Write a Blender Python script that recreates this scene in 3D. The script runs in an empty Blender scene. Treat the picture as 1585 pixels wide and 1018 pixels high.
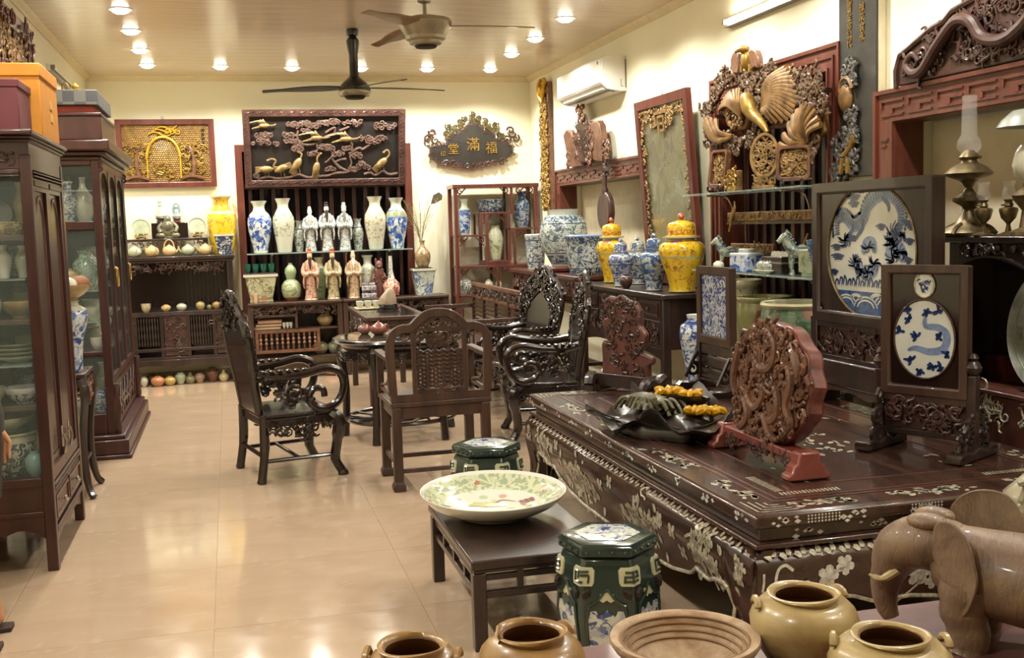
import bpy, bmesh, math, random
from mathutils import Vector, Matrix
pi = math.pi
R = math.radians
sc = bpy.context.scene
col = sc.collection
# ---------------------------------------------------------------- camera
F, YAW, PITCH, ROLL, CAMH = 1695.0, .24993, .0959, -.03024, 1.5
fwd = Vector((math.sin(YAW)*math.cos(PITCH), math.cos(YAW)*math.cos(PITCH), -math.sin(PITCH)))
rgt = Vector((math.cos(YAW), -math.sin(YAW), 0)); upv = rgt.cross(fwd)
rgt, upv = rgt*math.cos(ROLL)+upv*math.sin(ROLL), upv*math.cos(ROLL)-rgt*math.sin(ROLL)
CAM = Vector((0, 0, CAMH))
cd = bpy.data.cameras.new('camera'); cd.sensor_width = 36; cd.lens = F/1585*36; cd.clip_start = .05
cam = bpy.data.objects.new('camera', cd); col.objects.link(cam); sc.camera = cam
mw = Matrix((rgt, upv, -fwd)).transposed().to_4x4(); mw.translation = CAM; cam.matrix_world = mw
# ---------------------------------------------------------------- world, exposure
w = bpy.data.worlds.new('world'); sc.world = w; w.use_nodes = True
w.node_tree.nodes['Background'].inputs[0].default_value = (1, .86, .66, 1)
w.node_tree.nodes['Background'].inputs[1].default_value = .05
vs = sc.view_settings; vs.view_transform = 'Standard'; vs.look = 'None'; vs.exposure = 0; vs.gamma = 1
vs.use_curve_mapping = False
LAMP = 26.0          # watts of one recessed downlight
TUBE = 14.0           # emission of the wall fluorescent tubes
WARM = (1, .965, .86)
try:
    sc.cycles.use_denoising = True; sc.cycles.max_bounces = 8; sc.cycles.caustics_reflective = False; sc.cycles.caustics_refractive = False
    sc.cycles.sample_clamp_indirect = 4
except Exception: pass
def at(x, y, X=None, Y=None, Z=None):
    d = (x-792.5)/F*rgt-(y-509)/F*upv+fwd
    t = (X-CAM.x)/d.x if X is not None else (Y-CAM.y)/d.y if Y is not None else (Z-CAM.z)/d.z
    return CAM+t*d
def scl(p): return fwd.dot(Vector(p)-CAM)/F      # metres per pixel at a point
# ---------------------------------------------------------------- mesh builder
def V(*a): return Vector(a)
class MB:
    def __init__(s): s.v = []; s.f = []; s.m = []; s.T = None; s.mi = 0; s.cut = []
    def add(s, vs, fs):
        o = len(s.v); T = s.T; s.cut.append((o, len(s.f)))
        s.v += [tuple(T @ Vector(p)) if T else tuple(p) for p in vs]
        s.f += [tuple(i+o for i in f) for f in fs]; s.m += [s.mi]*len(fs)
        return s
    def at(s, x=0, y=0, z=0, rx=0, ry=0, rz=0, k=1):
        s.T = Matrix.Translation((x, y, z)) @ Matrix.Rotation(rz, 4, 'Z') @ Matrix.Rotation(ry, 4, 'Y') @ Matrix.Rotation(rx, 4, 'X') @ Matrix.Scale(k, 4)
        return s
    def bx(s, x0, x1, y0, y1, z0, z1):
        return s.add([(x0,y0,z0),(x1,y0,z0),(x1,y1,z0),(x0,y1,z0),(x0,y0,z1),(x1,y0,z1),(x1,y1,z1),(x0,y1,z1)],
                     [(0,3,2,1),(4,5,6,7),(0,1,5,4),(1,2,6,5),(2,3,7,6),(3,0,4,7)])
    def box(s, cx, cy, cz, sx, sy, sz): return s.bx(cx-sx/2, cx+sx/2, cy-sy/2, cy+sy/2, cz-sz/2, cz+sz/2)
    def loft(s, rings, closed=True, cap=True):
        n = len(rings[0]); vs = [p for r in rings for p in r]; fs = []
        for i in range(len(rings)-1):
            for j in range(n if closed else n-1):
                k = (j+1) % n
                fs.append((i*n+j, i*n+k, (i+1)*n+k, (i+1)*n+j))
        if cap and closed:
            fs.append(tuple(range(n-1, -1, -1))); o = (len(rings)-1)*n; fs.append(tuple(o+j for j in range(n)))
        return s.add(vs, fs)
    def lathe(s, prof, seg=24, sx=1, sy=1, c=(0, 0), rot=0):
        rs = []
        for r, z in prof:
            r = max(r, .0004)
            rs.append([(c[0]+sx*r*math.cos(rot+2*pi*k/seg), c[1]+sy*r*math.sin(rot+2*pi*k/seg), z) for k in range(seg)])
        return s.loft(rs)
    def tube(s, pts, r, seg=8, closed=False, flat=1):
        pts = [Vector(p) for p in pts]; n = len(pts)
        rr = r if isinstance(r, (list, tuple)) else [r]*n
        rs = []; up = None
        for i, p in enumerate(pts):
            a = pts[(i-1) % n] if closed or i else p; b = pts[(i+1) % n] if closed or i < n-1 else p
            t = (b-a)
            if t.length < 1e-9: t = Vector((0, 0, 1))
            t.normalize()
            if up is None:
                up = Vector((0, 0, 1)) if abs(t.z) < .9 else Vector((0, 1, 0))
            up = up-t*up.dot(t)
            if up.length < 1e-6: up = t.orthogonal()
            up.normalize(); sd = t.cross(up)
            rs.append([p+rr[i]*(math.cos(2*pi*k/seg)*up+flat*math.sin(2*pi*k/seg)*sd) for k in range(seg)])
        if closed: rs.append(rs[0]); return s.loft(rs, cap=False)
        return s.loft(rs)
    def sph(s, c, r, seg=10, rings=6):
        if not isinstance(r, (tuple, list)): r = (r, r, r)
        rs = [[(c[0]+r[0]*max(math.sin(pi*i/rings), .02)*math.cos(2*pi*k/seg), c[1]+r[1]*max(math.sin(pi*i/rings), .02)*math.sin(2*pi*k/seg), c[2]-r[2]*math.cos(pi*i/rings)) for k in range(seg)] for i in range(rings+1)]
        return s.loft(rs)
    def prism(s, poly, y0, y1, plane='xz'):
        m = {'xz': lambda a, b, c: (a, c, b), 'xy': lambda a, b, c: (a, b, c), 'yz': lambda a, b, c: (c, a, b)}[plane]
        return s.loft([[m(a, b, y0) for a, b in poly], [m(a, b, y1) for a, b in poly]])
    def ring(s, outer, inner, y0, y1, plane='xz'):
        m = {'xz': lambda a, b, c: (a, c, b), 'xy': lambda a, b, c: (a, b, c), 'yz': lambda a, b, c: (c, a, b)}[plane]
        rs = [[m(a, b, y) for a, b in q] for q, y in ((outer, y0), (outer, y1), (inner, y1), (inner, y0), (outer, y0))]
        return s.loft(rs, cap=False)
    def frame(s, x0, x1, z0, z1, t, y0, y1, plane='xz'):
        return s.ring([(x0, z0), (x1, z0), (x1, z1), (x0, z1)], [(x0+t, z0+t), (x1-t, z0+t), (x1-t, z1-t), (x0+t, z1-t)], y0, y1, plane)
def ell(a, b, n=32, cx=0, cz=0): return [(cx+a*math.cos(2*pi*k/n), cz+b*math.sin(2*pi*k/n)) for k in range(n)]
def mesh(name, mb, mats, smooth=35):
    me = bpy.data.meshes.new(name); me.from_pydata(mb.v, [], mb.f)
    for m in (mats if isinstance(mats, (list, tuple)) else [mats]): me.materials.append(m)
    if any(mb.m): me.polygons.foreach_set('material_index', mb.m)
    bm = bmesh.new(); bm.from_mesh(me); bmesh.ops.recalc_face_normals(bm, faces=bm.faces); bm.to_mesh(me); bm.free()
    if smooth:
        me.shade_smooth(); me.set_sharp_from_angle(angle=R(smooth))
    me.update(); return me
def tag(o, label=None, cat=None, group=None, kind=None):
    if label: o['label'] = label
    if cat: o['category'] = cat
    if group: o['group'] = group
    if kind: o['kind'] = kind
    return o
def link(name, data, parent=None, loc=(0, 0, 0), rot=(0, 0, 0)):
    o = bpy.data.objects.new(name, data); col.objects.link(o); o.parent = parent; o.location = loc
    o.rotation_euler = rot if isinstance(rot, (tuple, list)) else (0, 0, rot); return o
def thing(name, label, cat, loc=(0, 0, 0), rot=0, group=None): return tag(link(name, None, None, loc, rot), label, cat, group)
FINE = ('carving', 'relief', 'openwork', 'scroll', 'fret', 'fretwork', 'veins', 'ridges', 'studs', 'mane', 'clouds', 'crests', 'foliage', 'figures', 'scales', 'texture', 'motif', 'wash', 'petals', 'apron_carving', 'print', 'rings', 'frieze', 'bush', 'rock', 'cloud')
def pieces(name, mb, m, parent, bevel=0):
    o = None
    for (a, b), (c, d) in zip(mb.cut, mb.cut[1:]+[(len(mb.v), len(mb.f))]):
        q = MB(); q.v = mb.v[a:c]; q.f = [tuple(i-a for i in f) for f in mb.f[b:d]]; q.m = [0]*len(q.f); r = part(name, q, m, parent, bevel); o = o or r
    return o
def part(name, mb, m, parent, bevel=0, smooth=35, label=None, kind=None, loc=(0, 0, 0), rot=0):
    if parent and not kind and name.split('_')[-1] in FINE: kind = 'stuff'
    o = link(name, mesh(name, mb, m, smooth), parent, loc, rot)
    if bevel:
        b = o.modifiers.new('bevel', 'BEVEL'); b.width = bevel; b.segments = 2; b.limit_method = 'ANGLE'; b.angle_limit = R(50)
    return tag(o, label, None, None, kind)
def solo(name, mb, m, label, cat, loc=(0, 0, 0), rot=0, group=None, bevel=0, smooth=35):
    return tag(part(name, mb, m, None, bevel, smooth, loc=loc, rot=rot), label, cat, group)
def struct(name, mb, m, parent=None, bevel=0, smooth=35):
    return part(name, mb, m, parent, bevel, smooth, kind=None if parent else 'structure')
def dup(o, parent=None, loc=None, rot=None, label=None):
    c = o.copy(); col.objects.link(c); c.parent = parent
    if loc is not None: c.location = loc
    if rot is not None: c.rotation_euler = (0, 0, rot) if not isinstance(rot, (tuple, list)) else rot
    if label: c['label'] = label
    for ch in list(o.children): dup(ch, c)
    return c
# ---------------------------------------------------------------- materials
def lin(h):
    h = h.lstrip('#'); c = [int(h[i:i+2], 16)/255 for i in (0, 2, 4)]
    return tuple(x/12.92 if x <= .04045 else ((x+.055)/1.055)**2.4 for x in c)+(1,)
class NM:
    def __init__(s, name, rough=.5, coat=0, metal=0, spec=.5):
        s.m = bpy.data.materials.new(name); s.m.use_nodes = True; s.nt = s.m.node_tree; s.b = s.nt.nodes['Principled BSDF']
        s.b.inputs['Roughness'].default_value = rough; s.b.inputs['Coat Weight'].default_value = coat; s.b.inputs['Metallic'].default_value = metal
        s.b.inputs['Coat Roughness'].default_value = .08; s.b.inputs['Specular IOR Level'].default_value = spec; s._tc = None
    def n(s, t, **k):
        x = s.nt.nodes.new(t)
        for a, b in k.items():
            if a in x.bl_rna.properties: setattr(x, a, b)
            else: x.inputs[a.replace('_', ' ')].default_value = b
        return x
    def L(s, a, b): s.nt.links.new(a, b)
    def tc(s, out='Object'):
        if s._tc is None: s._tc = s.nt.nodes.new('ShaderNodeTexCoord')
        return s._tc.outputs[out]
    def map(s, scale=(1, 1, 1), out='Object', rot=(0, 0, 0)):
        m = s.nt.nodes.new('ShaderNodeMapping'); m.inputs['Scale'].default_value = scale; m.inputs['Rotation'].default_value = rot
        s.L(s.tc(out), m.inputs['Vector']); return m.outputs['Vector']
    def noise(s, vec, scale=5, detail=3, dist=0, rough=.5):
        x = s.nt.nodes.new('ShaderNodeTexNoise'); s.L(vec, x.inputs['Vector'])
        for a, b in (('Scale', scale), ('Detail', detail), ('Distortion', dist), ('Roughness', rough)): x.inputs[a].default_value = b
        return x.outputs['Fac']
    def vor(s, vec, scale=5, feature='F1', rnd=1):
        x = s.nt.nodes.new('ShaderNodeTexVoronoi'); s.L(vec, x.inputs['Vector']); x.feature = feature; x.inputs['Scale'].default_value = scale; x.inputs['Randomness'].default_value = rnd
        return x
    def ramp(s, fac, stops, interp='LINEAR'):
        x = s.nt.nodes.new('ShaderNodeValToRGB'); s.L(fac, x.inputs['Fac']); r = x.color_ramp; r.interpolation = interp
        while len(r.elements) < len(stops): r.elements.new(.5)
        for e, (p, c) in zip(r.elements, stops): e.position = p; e.color = c if isinstance(c, tuple) else (c, c, c, 1)
        return x.outputs['Color']
    def mix(s, fac, a, b, mode='MIX'):
        x = s.nt.nodes.new('ShaderNodeMix'); x.data_type = 'RGBA'; x.blend_type = mode
        for v, i in ((fac, 0), (a, 6), (b, 7)):
            if isinstance(v, (int, float, tuple)): x.inputs[i].default_value = v
            else: s.L(v, x.inputs[i])
        return x.outputs[2]
    def math(s, op, a, b=0):
        x = s.nt.nodes.new('ShaderNodeMath'); x.operation = op
        for v, i in ((a, 0), (b, 1)):
            if isinstance(v, (int, float)): x.inputs[i].default_value = v
            else: s.L(v, x.inputs[i])
        return x.outputs[0]
    def sep(s, vec):
        x = s.nt.nodes.new('ShaderNodeSeparateXYZ'); s.L(vec, x.inputs[0]); return x.outputs
    def col(s, c):
        if isinstance(c, tuple): s.b.inputs['Base Color'].default_value = c
        else: s.L(c, s.b.inputs['Base Color'])
        return s
    def bump(s, h, strength=.2, dist=.01):
        x = s.nt.nodes.new('ShaderNodeBump'); x.inputs['Strength'].default_value = strength; x.inputs['Distance'].default_value = dist
        s.L(h, x.inputs['Height']); s.L(x.outputs[0], s.b.inputs['Normal']); return s
def plain(name, c, rough=.5, coat=0, metal=0, var=.12, scale=9, bump=0):
    k = NM(name, rough, coat, metal); c = lin(c)
    n = k.noise(k.map(), scale, 4)
    d = tuple(x*(1-var*2.2) for x in c[:3])+(1,)
    k.col(k.ramp(n, [(.3, d), (.62, c)]))
    if bump: k.bump(n, bump)
    return k.m
def wood(name, c1, c2, rough=.4, coat=.25, stretch=(1, 1, .12), scale=14, bump=.06):
    k = NM(name, rough, coat)
    n = k.noise(k.map(stretch), scale, 5, .6); g = k.noise(k.map((stretch[0]*6, stretch[1]*6, stretch[2]*6)), scale, 2)
    f = k.math('ADD', k.math('MULTIPLY', n, .7), k.math('MULTIPLY', g, .3))
    k.col(k.ramp(f, [(.32, lin(c1)), (.66, lin(c2))])); k.bump(g, bump, .003)
    return k.m
def glaze(name, base, paint, wash=None, scale=14, thr=.53, bands=(), rough=.14, dist=1.6, soft=.03, speck=None, coat=.3):
    """hand painted porcelain; bands = [(z0,z1,mode)] in 0..1 of the height: 'solid','plain','frets'"""
    k = NM(name, rough, coat); o = k.map(); B, P = lin(base), lin(paint); W = lin(wash) if wash else tuple(.45*a+.55*b for a, b in zip(P, B))[:3]+(1,)
    f1 = k.noise(o, scale, 3, dist); f2 = k.noise(o, scale*2.3, 2, dist*.6)
    wash_m = k.ramp(k.noise(o, scale*.55, 2, 1), [(.5, 0), (.5+soft*3, 1)]); line = k.ramp(f1, [(thr, 0), (thr+soft, 1)]); fine = k.ramp(f2, [(.57, 0), (.60, 1)])
    c = k.mix(k.math('MULTIPLY', wash_m, .55), B, W); c = k.mix(line, c, k.mix(fine, P, W)); 
    c = k.mix(k.math('MULTIPLY', fine, .6), c, P)
    if speck:
        v = k.vor(o, scale*.5); m = k.ramp(v.outputs['Distance'], [(.30, 1), (.36, 0)])
        c = k.mix(m, c, k.ramp(k.sep(v.outputs['Color'])[0], [(i/len(speck), lin(q)) for i, q in enumerate(speck)], 'CONSTANT'))
    z = k.sep(k.tc('Generated'))[2]
    for z0, z1, mode in bands:
        m = k.math('MULTIPLY', k.math('GREATER_THAN', z, z0), k.math('LESS_THAN', z, z1))
        if mode == 'plain': q = B
        elif mode == 'solid': q = P
        elif mode.startswith('#'): q = lin(mode)
        else:
            fr = k.math('GREATER_THAN', k.math('SINE', k.math('MULTIPLY', z, 130)), .1)
            q = k.mix(k.math('MULTIPLY', k.ramp(f2, [(.45, 0), (.47, 1)]), 1), k.mix(.35, B, W), P) if mode == 'frets' else k.mix(fr, B, P)
        c = k.mix(m, c, q)
    k.col(c); return k.m
def emis(name, c, e):
    k = NM(name); k.b.inputs['Base Color'].default_value = c+(1,); k.b.inputs['Emission Color'].default_value = c+(1,); k.b.inputs['Emission Strength'].default_value = e; return k.m
def glassm(name, c=(.30, .36, .32, 1), rough=.02, alpha=.10):
    k = NM(name, rough, 0, 0, .6); k.b.inputs['Base Color'].default_value = c; k.b.inputs['Alpha'].default_value = alpha; return k.m
# ---------------------------------------------------------------- pots, carvings and other shared shapes
PROF = {
 'baluster': [(.55,0),(.6,.02),(.6,.08),(.78,.25),(.96,.45),(1,.58),(.96,.67),(.78,.75),(.52,.81),(.46,.87),(.5,.93),(.66,.985),(.68,1),(.6,.99),(.4,.9),(.4,.8)],
 'rouleau': [(.68,0),(.72,.02),(.9,.25),(1,.55),(.99,.66),(.9,.72),(.62,.765),(.52,.8),(.5,.86),(.54,.93),(.74,.985),(.74,1),(.66,.99),(.44,.9),(.44,.8)],
 'slim': [(.6,0),(.66,.02),(.72,.15),(.95,.42),(1,.55),(.93,.66),(.66,.76),(.5,.83),(.5,.9),(.66,.98),(.7,1),(.6,.99),(.42,.9)],
 'jar': [(.55,0),(.6,.02),(.62,.06),(.82,.28),(.98,.52),(1,.62),(.94,.75),(.76,.86),(.56,.905),(.54,.93),(.56,.99),(.6,1),(.5,.99),(.48,.9),(.6,.84)],
 'meiping': [(.6,0),(.63,.02),(.6,.1),(.7,.4),(.95,.68),(1,.78),(.92,.88),(.62,.93),(.58,.96),(.62,1),(.5,.99),(.48,.93)],
 'fishbowl': [(.6,0),(.64,.02),(.7,.12),(.9,.42),(1,.68),(.99,.84),(.95,.92),(1,.94),(1.03,.97),(1,1),(.92,.99),(.88,.92),(.92,.7),(.6,.2)],
 'cylpot': [(.78,0),(.8,.03),(.85,.2),(.97,.6),(.99,.88),(1.04,.92),(1.04,.98),(.98,1),(.9,.98),(.88,.5)],
 'bowl': [(.42,0),(.45,.06),(.45,.12),(.7,.35),(.92,.7),(1,.97),(1,1),(.95,.98),(.82,.66),(.5,.3),(0,.22)],
 'cup': [(.5,0),(.55,.06),(.8,.25),(.95,.6),(1,1),(.92,.98),(.85,.5),(.3,.2)],
 'bottle': [(.6,0),(.66,.03),(.9,.2),(1,.4),(.9,.56),(.5,.7),(.3,.78),(.26,.9),(.34,.97),(.36,1),(.26,.99),(.2,.85)],
 'gourd': [(.55,0),(.6,.03),(.85,.12),(1,.28),(.95,.42),(.7,.52),(.42,.57),(.5,.66),(.6,.76),(.52,.86),(.3,.93),(.18,.96),(.2,1),(.1,.99)],
 'round': [(.5,0),(.55,.04),(.9,.3),(1,.52),(.93,.75),(.6,.9),(.42,.93),(.45,1),(.36,.99),(.34,.9)],
 'wide': [(.5,0),(.55,.04),(.86,.3),(1,.56),(.96,.74),(.74,.88),(.58,.9),(.6,.96),(.64,1),(.55,.985),(.5,.9),(.7,.8),(.9,.55),(.5,.1)],
}
def pot(name, label, cat, loc, h, r, prof, m, group=None, seg=24, rot=0, sx=1, sy=1):
    return solo(name, MB().lathe([(a*r, b*h) for a, b in PROF[prof]], seg, sx, sy), m, label, cat, loc, rot, group, smooth=50)
def spot(xc, yt, wpx, z, Y=None, X=None, yb=None):
    """where a thing standing at height z shows at column xc with its top at row yt: base point, height, radius"""
    p = at(xc, yt, X, Y) ; ym = yb if yb else yt+40
    q = at(xc, (yt+ym)/2, X, Y)
    return Vector((q.x, q.y, z)), p.z-z, wpx/2*scl(q)
def pv(name, label, cat, xc, yt, wpx, z, prof, m, Y=None, X=None, group=None, rot=0, seg=24):
    l, h, r = spot(xc, yt, wpx, z, Y, X); return pot(name, label, cat, l, h, r, prof, m, group, seg, rot)
def scroll(m, x, z, r, turns=1.4, a0=0, d=1, t=.006, y=0, n=14, lift=0):
    pts = []; rr = []
    for i in range(n+1):
        u = i/n; a = a0+d*u*turns*2*pi; q = r*(1-.82*u)
        pts.append((x+q*math.cos(a), y-lift*u, z+q*math.sin(a))); rr.append(t*(1-.45*u))
    m.tube(pts, rr, 6)
def scurve(m, x, z, L, ang, amp, t, y=0, n=12, curl=True, lift=.0, ph=0):
    pts = []; rr = []; c, s_ = math.cos(ang), math.sin(ang)
    for i in range(n+1):
        u = i/n; a = u*L; b = amp*math.sin(2*pi*u+ph)
        pts.append((x+a*c-b*s_, y-lift*math.sin(pi*u), z+a*s_+b*c)); rr.append(t*(.55+.45*math.sin(pi*u)))
    m.tube(pts, rr, 6)
def relief(m, inside, bb, n, seed, size=.03, t=.006, y=0, depth=.012, beads=.4):
    rnd = random.Random(seed); x0, x1, z0, z1 = bb; c = 0; tries = 0
    while c < n and tries < n*20:
        tries += 1; x = rnd.uniform(x0, x1); z = rnd.uniform(z0, z1)
        if not inside(x, z): continue
        c += 1; s_ = size*rnd.uniform(.6, 1.3); yy = y-rnd.uniform(0, depth); q = rnd.random()
        if q < .5: scroll(m, x, z, s_, rnd.uniform(.8, 1.5), rnd.uniform(0, 6.3), rnd.choice((-1, 1)), t*rnd.uniform(.8, 1.3), yy, 9)
        elif q < 1-beads*.5: scurve(m, x, z, s_*2.2, rnd.uniform(0, 6.3), s_*.4, t*1.2, yy, 7)
        else: m.sph((x, yy, z), (t*2, t*1.4, t*2), 6, 4)
def petal(m, x, z, r, a, y=0, wdt=.55, th=.003):
    c, s_ = math.cos(a), math.sin(a)
    q = [(0, 0), (.4, -wdt*.5), (.8, -wdt*.42), (1, 0), (.8, wdt*.42), (.4, wdt*.5)]
    m.prism([(x+r*(p*c-w_*s_), z+r*(p*s_+w_*c)) for p, w_ in q], y-th, y)
def flower(m, x, z, r, n=5, a0=0, y=0, th=.003, wdt=.75):
    for i in range(n): petal(m, x, z, r, a0+2*pi*i/n, y, wdt, th)
    m.sph((x, y-th, z), (r*.22, th, r*.22), 6, 4)
def interp(tab, u):
    for (a, b), (c, d) in zip(tab, tab[1:]):
        if u <= c: return b+(d-b)*(u-a)/max(c-a, 1e-6)
    return tab[-1][1]
def catmull(pts, n=6, closed=False):
    P = [Vector(p) for p in pts]; out = []; N = len(P)
    for i in range(N if closed else N-1):
        a, b, c, d = (P[(i-1) % N] if closed or i else P[0]), P[i], P[(i+1) % N], (P[(i+2) % N] if closed or i+2 < N else P[-1])
        for j in range(n):
            t = j/n; out.append(.5*((2*b)+(c-a)*t+(2*a-5*b+4*c-d)*t*t+(3*b-a-3*c+d)*t**3))
    if not closed: out.append(P[-1])
    return out
_fontcache = {}
def glyphs(txt, size, depth, align='CENTER'):
    cu = bpy.data.curves.new('lettering', 'FONT'); cu.body = txt; cu.size = size; cu.extrude = depth; cu.align_x = align; cu.align_y = 'CENTER'
    o = bpy.data.objects.new('lettering', cu); col.objects.link(o); dg = bpy.context.evaluated_depsgraph_get(); dg.update()
    me = bpy.data.meshes.new_from_object(o.evaluated_get(dg)); bpy.data.objects.remove(o); bpy.data.curves.remove(cu)
    return me
def lettering(name, txt, size, depth, m, parent, loc, rot):
    me = glyphs(txt, size, depth); me.materials.clear(); me.materials.append(m); return link(name, me, parent, loc, rot)
def plate(name, label, loc, r, m, rim, stand, group=None, rot=0, tilt=R(12)):
    """a dish propped upright on a little easel, facing -y"""
    t = thing(name, label, 'plate', loc, rot, group)
    T = MB().at(0, .0, .02+r*math.cos(tilt), rx=pi/2-tilt)
    T.lathe([(.0, -.012), (r*.5, -.012), (r*.55, -.004), (r*.9, .008), (r, .016), (r*.99, .021), (r*.88, .013), (r*.6, .001), (0, -.002)][::1], 28); part('dish', T, m, t, smooth=50)
    T = MB().at(0, .0, .02+r*math.cos(tilt), rx=pi/2-tilt); T.lathe([(r*.9, .0125), (r*1.0, .0205), (r*.99, .0235), (r*.88, .0155)], 28); part('rim', T, rim, t)
    q = MB()
    for s_ in (-1, 1):
        q.tube(catmull([(s_*r*.5, -.03, .05), (s_*r*.5, -.045, .01), (s_*r*.45, 0, .008), (s_*r*.3, .06, .006)], 4), .006, 6)
        q.tube([(s_*r*.45, 0, .01), (s_*r*.2, .05, r*1.0)], .005, 6); scroll(q, s_*r*.5, .035, .022, 1.2, 0, s_, .005, -.04)
    q.tube([(-r*.5, -.02, .012), (r*.5, -.02, .012)], .006, 6); flower(q, 0, .03, .03, 6, 0, -.03, .006)
    part('easel', q, stand, t); return t
def lidjar(name, label, loc, h, r, body, lid, group=None, lidh=.24, wide=.6, foot=True, knob=None, seg=24):
    t = thing(name, label, 'lidded jar', loc, 0, group); hb = h*(1-lidh)
    part('body', MB().lathe([(a*r, b*hb) for a, b in [(.5,0),(.58,.02),(.54,.1),(.66,.32),(.9,.6),(1,.76),(.97,.86),(.8,.93),(.6,.955),(.58,1)]], seg), body, t, smooth=50)
    z = hb; e = h-hb
    l = part('lid', MB().lathe([(wide*.96*r, z), (wide*1.28*r, z+e*.02), (wide*1.28*r, z+e*.08), (wide*1.0*r, z+e*.12), (wide*r, z+e*.45), (wide*.88*r, z+e*.6), (wide*.3*r, z+e*.7), (.0, z+e*.72)], seg), lid, t, smooth=50)
    part('knob', MB().lathe([(.1*r, z+e*.68), (.08*r, z+e*.74), (.17*r, z+e*.84), (.13*r, z+e*.93), (.0, z+e*1.0)], 12), knob or lid, l, smooth=50)
    return t
def teapot(label, loc, h, r, m, rot=0, group=None, handle='top'):
    t = thing('teapot', label, 'teapot', loc, rot, group)
    part('body', MB().lathe([(a*r, b*h) for a, b in [(.5,0),(.6,.03),(.9,.25),(1,.5),(.85,.78),(.45,.92),(.4,.95),(0,.95)]], 20), m, t, smooth=50)
    part('lid', MB().lathe([(0, h*.93), (.42*r, h*.94), (.3*r, h*1.02), (.1*r, h*1.06), (.12*r, h*1.12), (0, h*1.16)], 14), m, t)
    part('spout', MB().tube(catmull([(r*.7, 0, h*.3), (r*1.15, 0, h*.5), (r*1.4, 0, h*.9)], 4), [r*.22]*3+[r*.15]*3+[r*.1]*3, 8), m, t)
    a = MB()
    if handle == 'top': a.tube([(r*.7*math.cos(q), 0, h*.8+h*.75*math.sin(q)) for q in [pi*i/10 for i in range(11)]], r*.1, 6)
    else: a.tube([(-r*.8-r*.5*math.sin(q), 0, h*.5-h*.32*math.cos(q)) for q in [pi*i/10 for i in range(11)]], r*.1, 6)
    part('handle', a, m, t); return t
def planter(label, loc, w, h, m, rot=0, group=None, name='square_planter', rimm=None):
    t = thing(name, label, 'planter', loc, rot, group)
    def sq(a, z, b=.12):
        a = a/2; c = a*(1-b); return [(-c, -a, z), (c, -a, z), (a, -c, z), (a, c, z), (c, a, z), (-c, a, z), (-a, c, z), (-a, -c, z)]
    part('body', MB().loft([sq(w*.66, 0), sq(w*.68, h*.06), sq(w*.64, h*.1), sq(w*.9, h*.88), sq(w*.82, h*.88), sq(w*.58, h*.2)]), m, t)
    part('rim', MB().loft([sq(w*.88, h*.88), sq(w, h*.92), sq(w, h), sq(w*.84, h), sq(w*.82, h*.86)], cap=False), rimm or M['white'], t)
    return t
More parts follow.
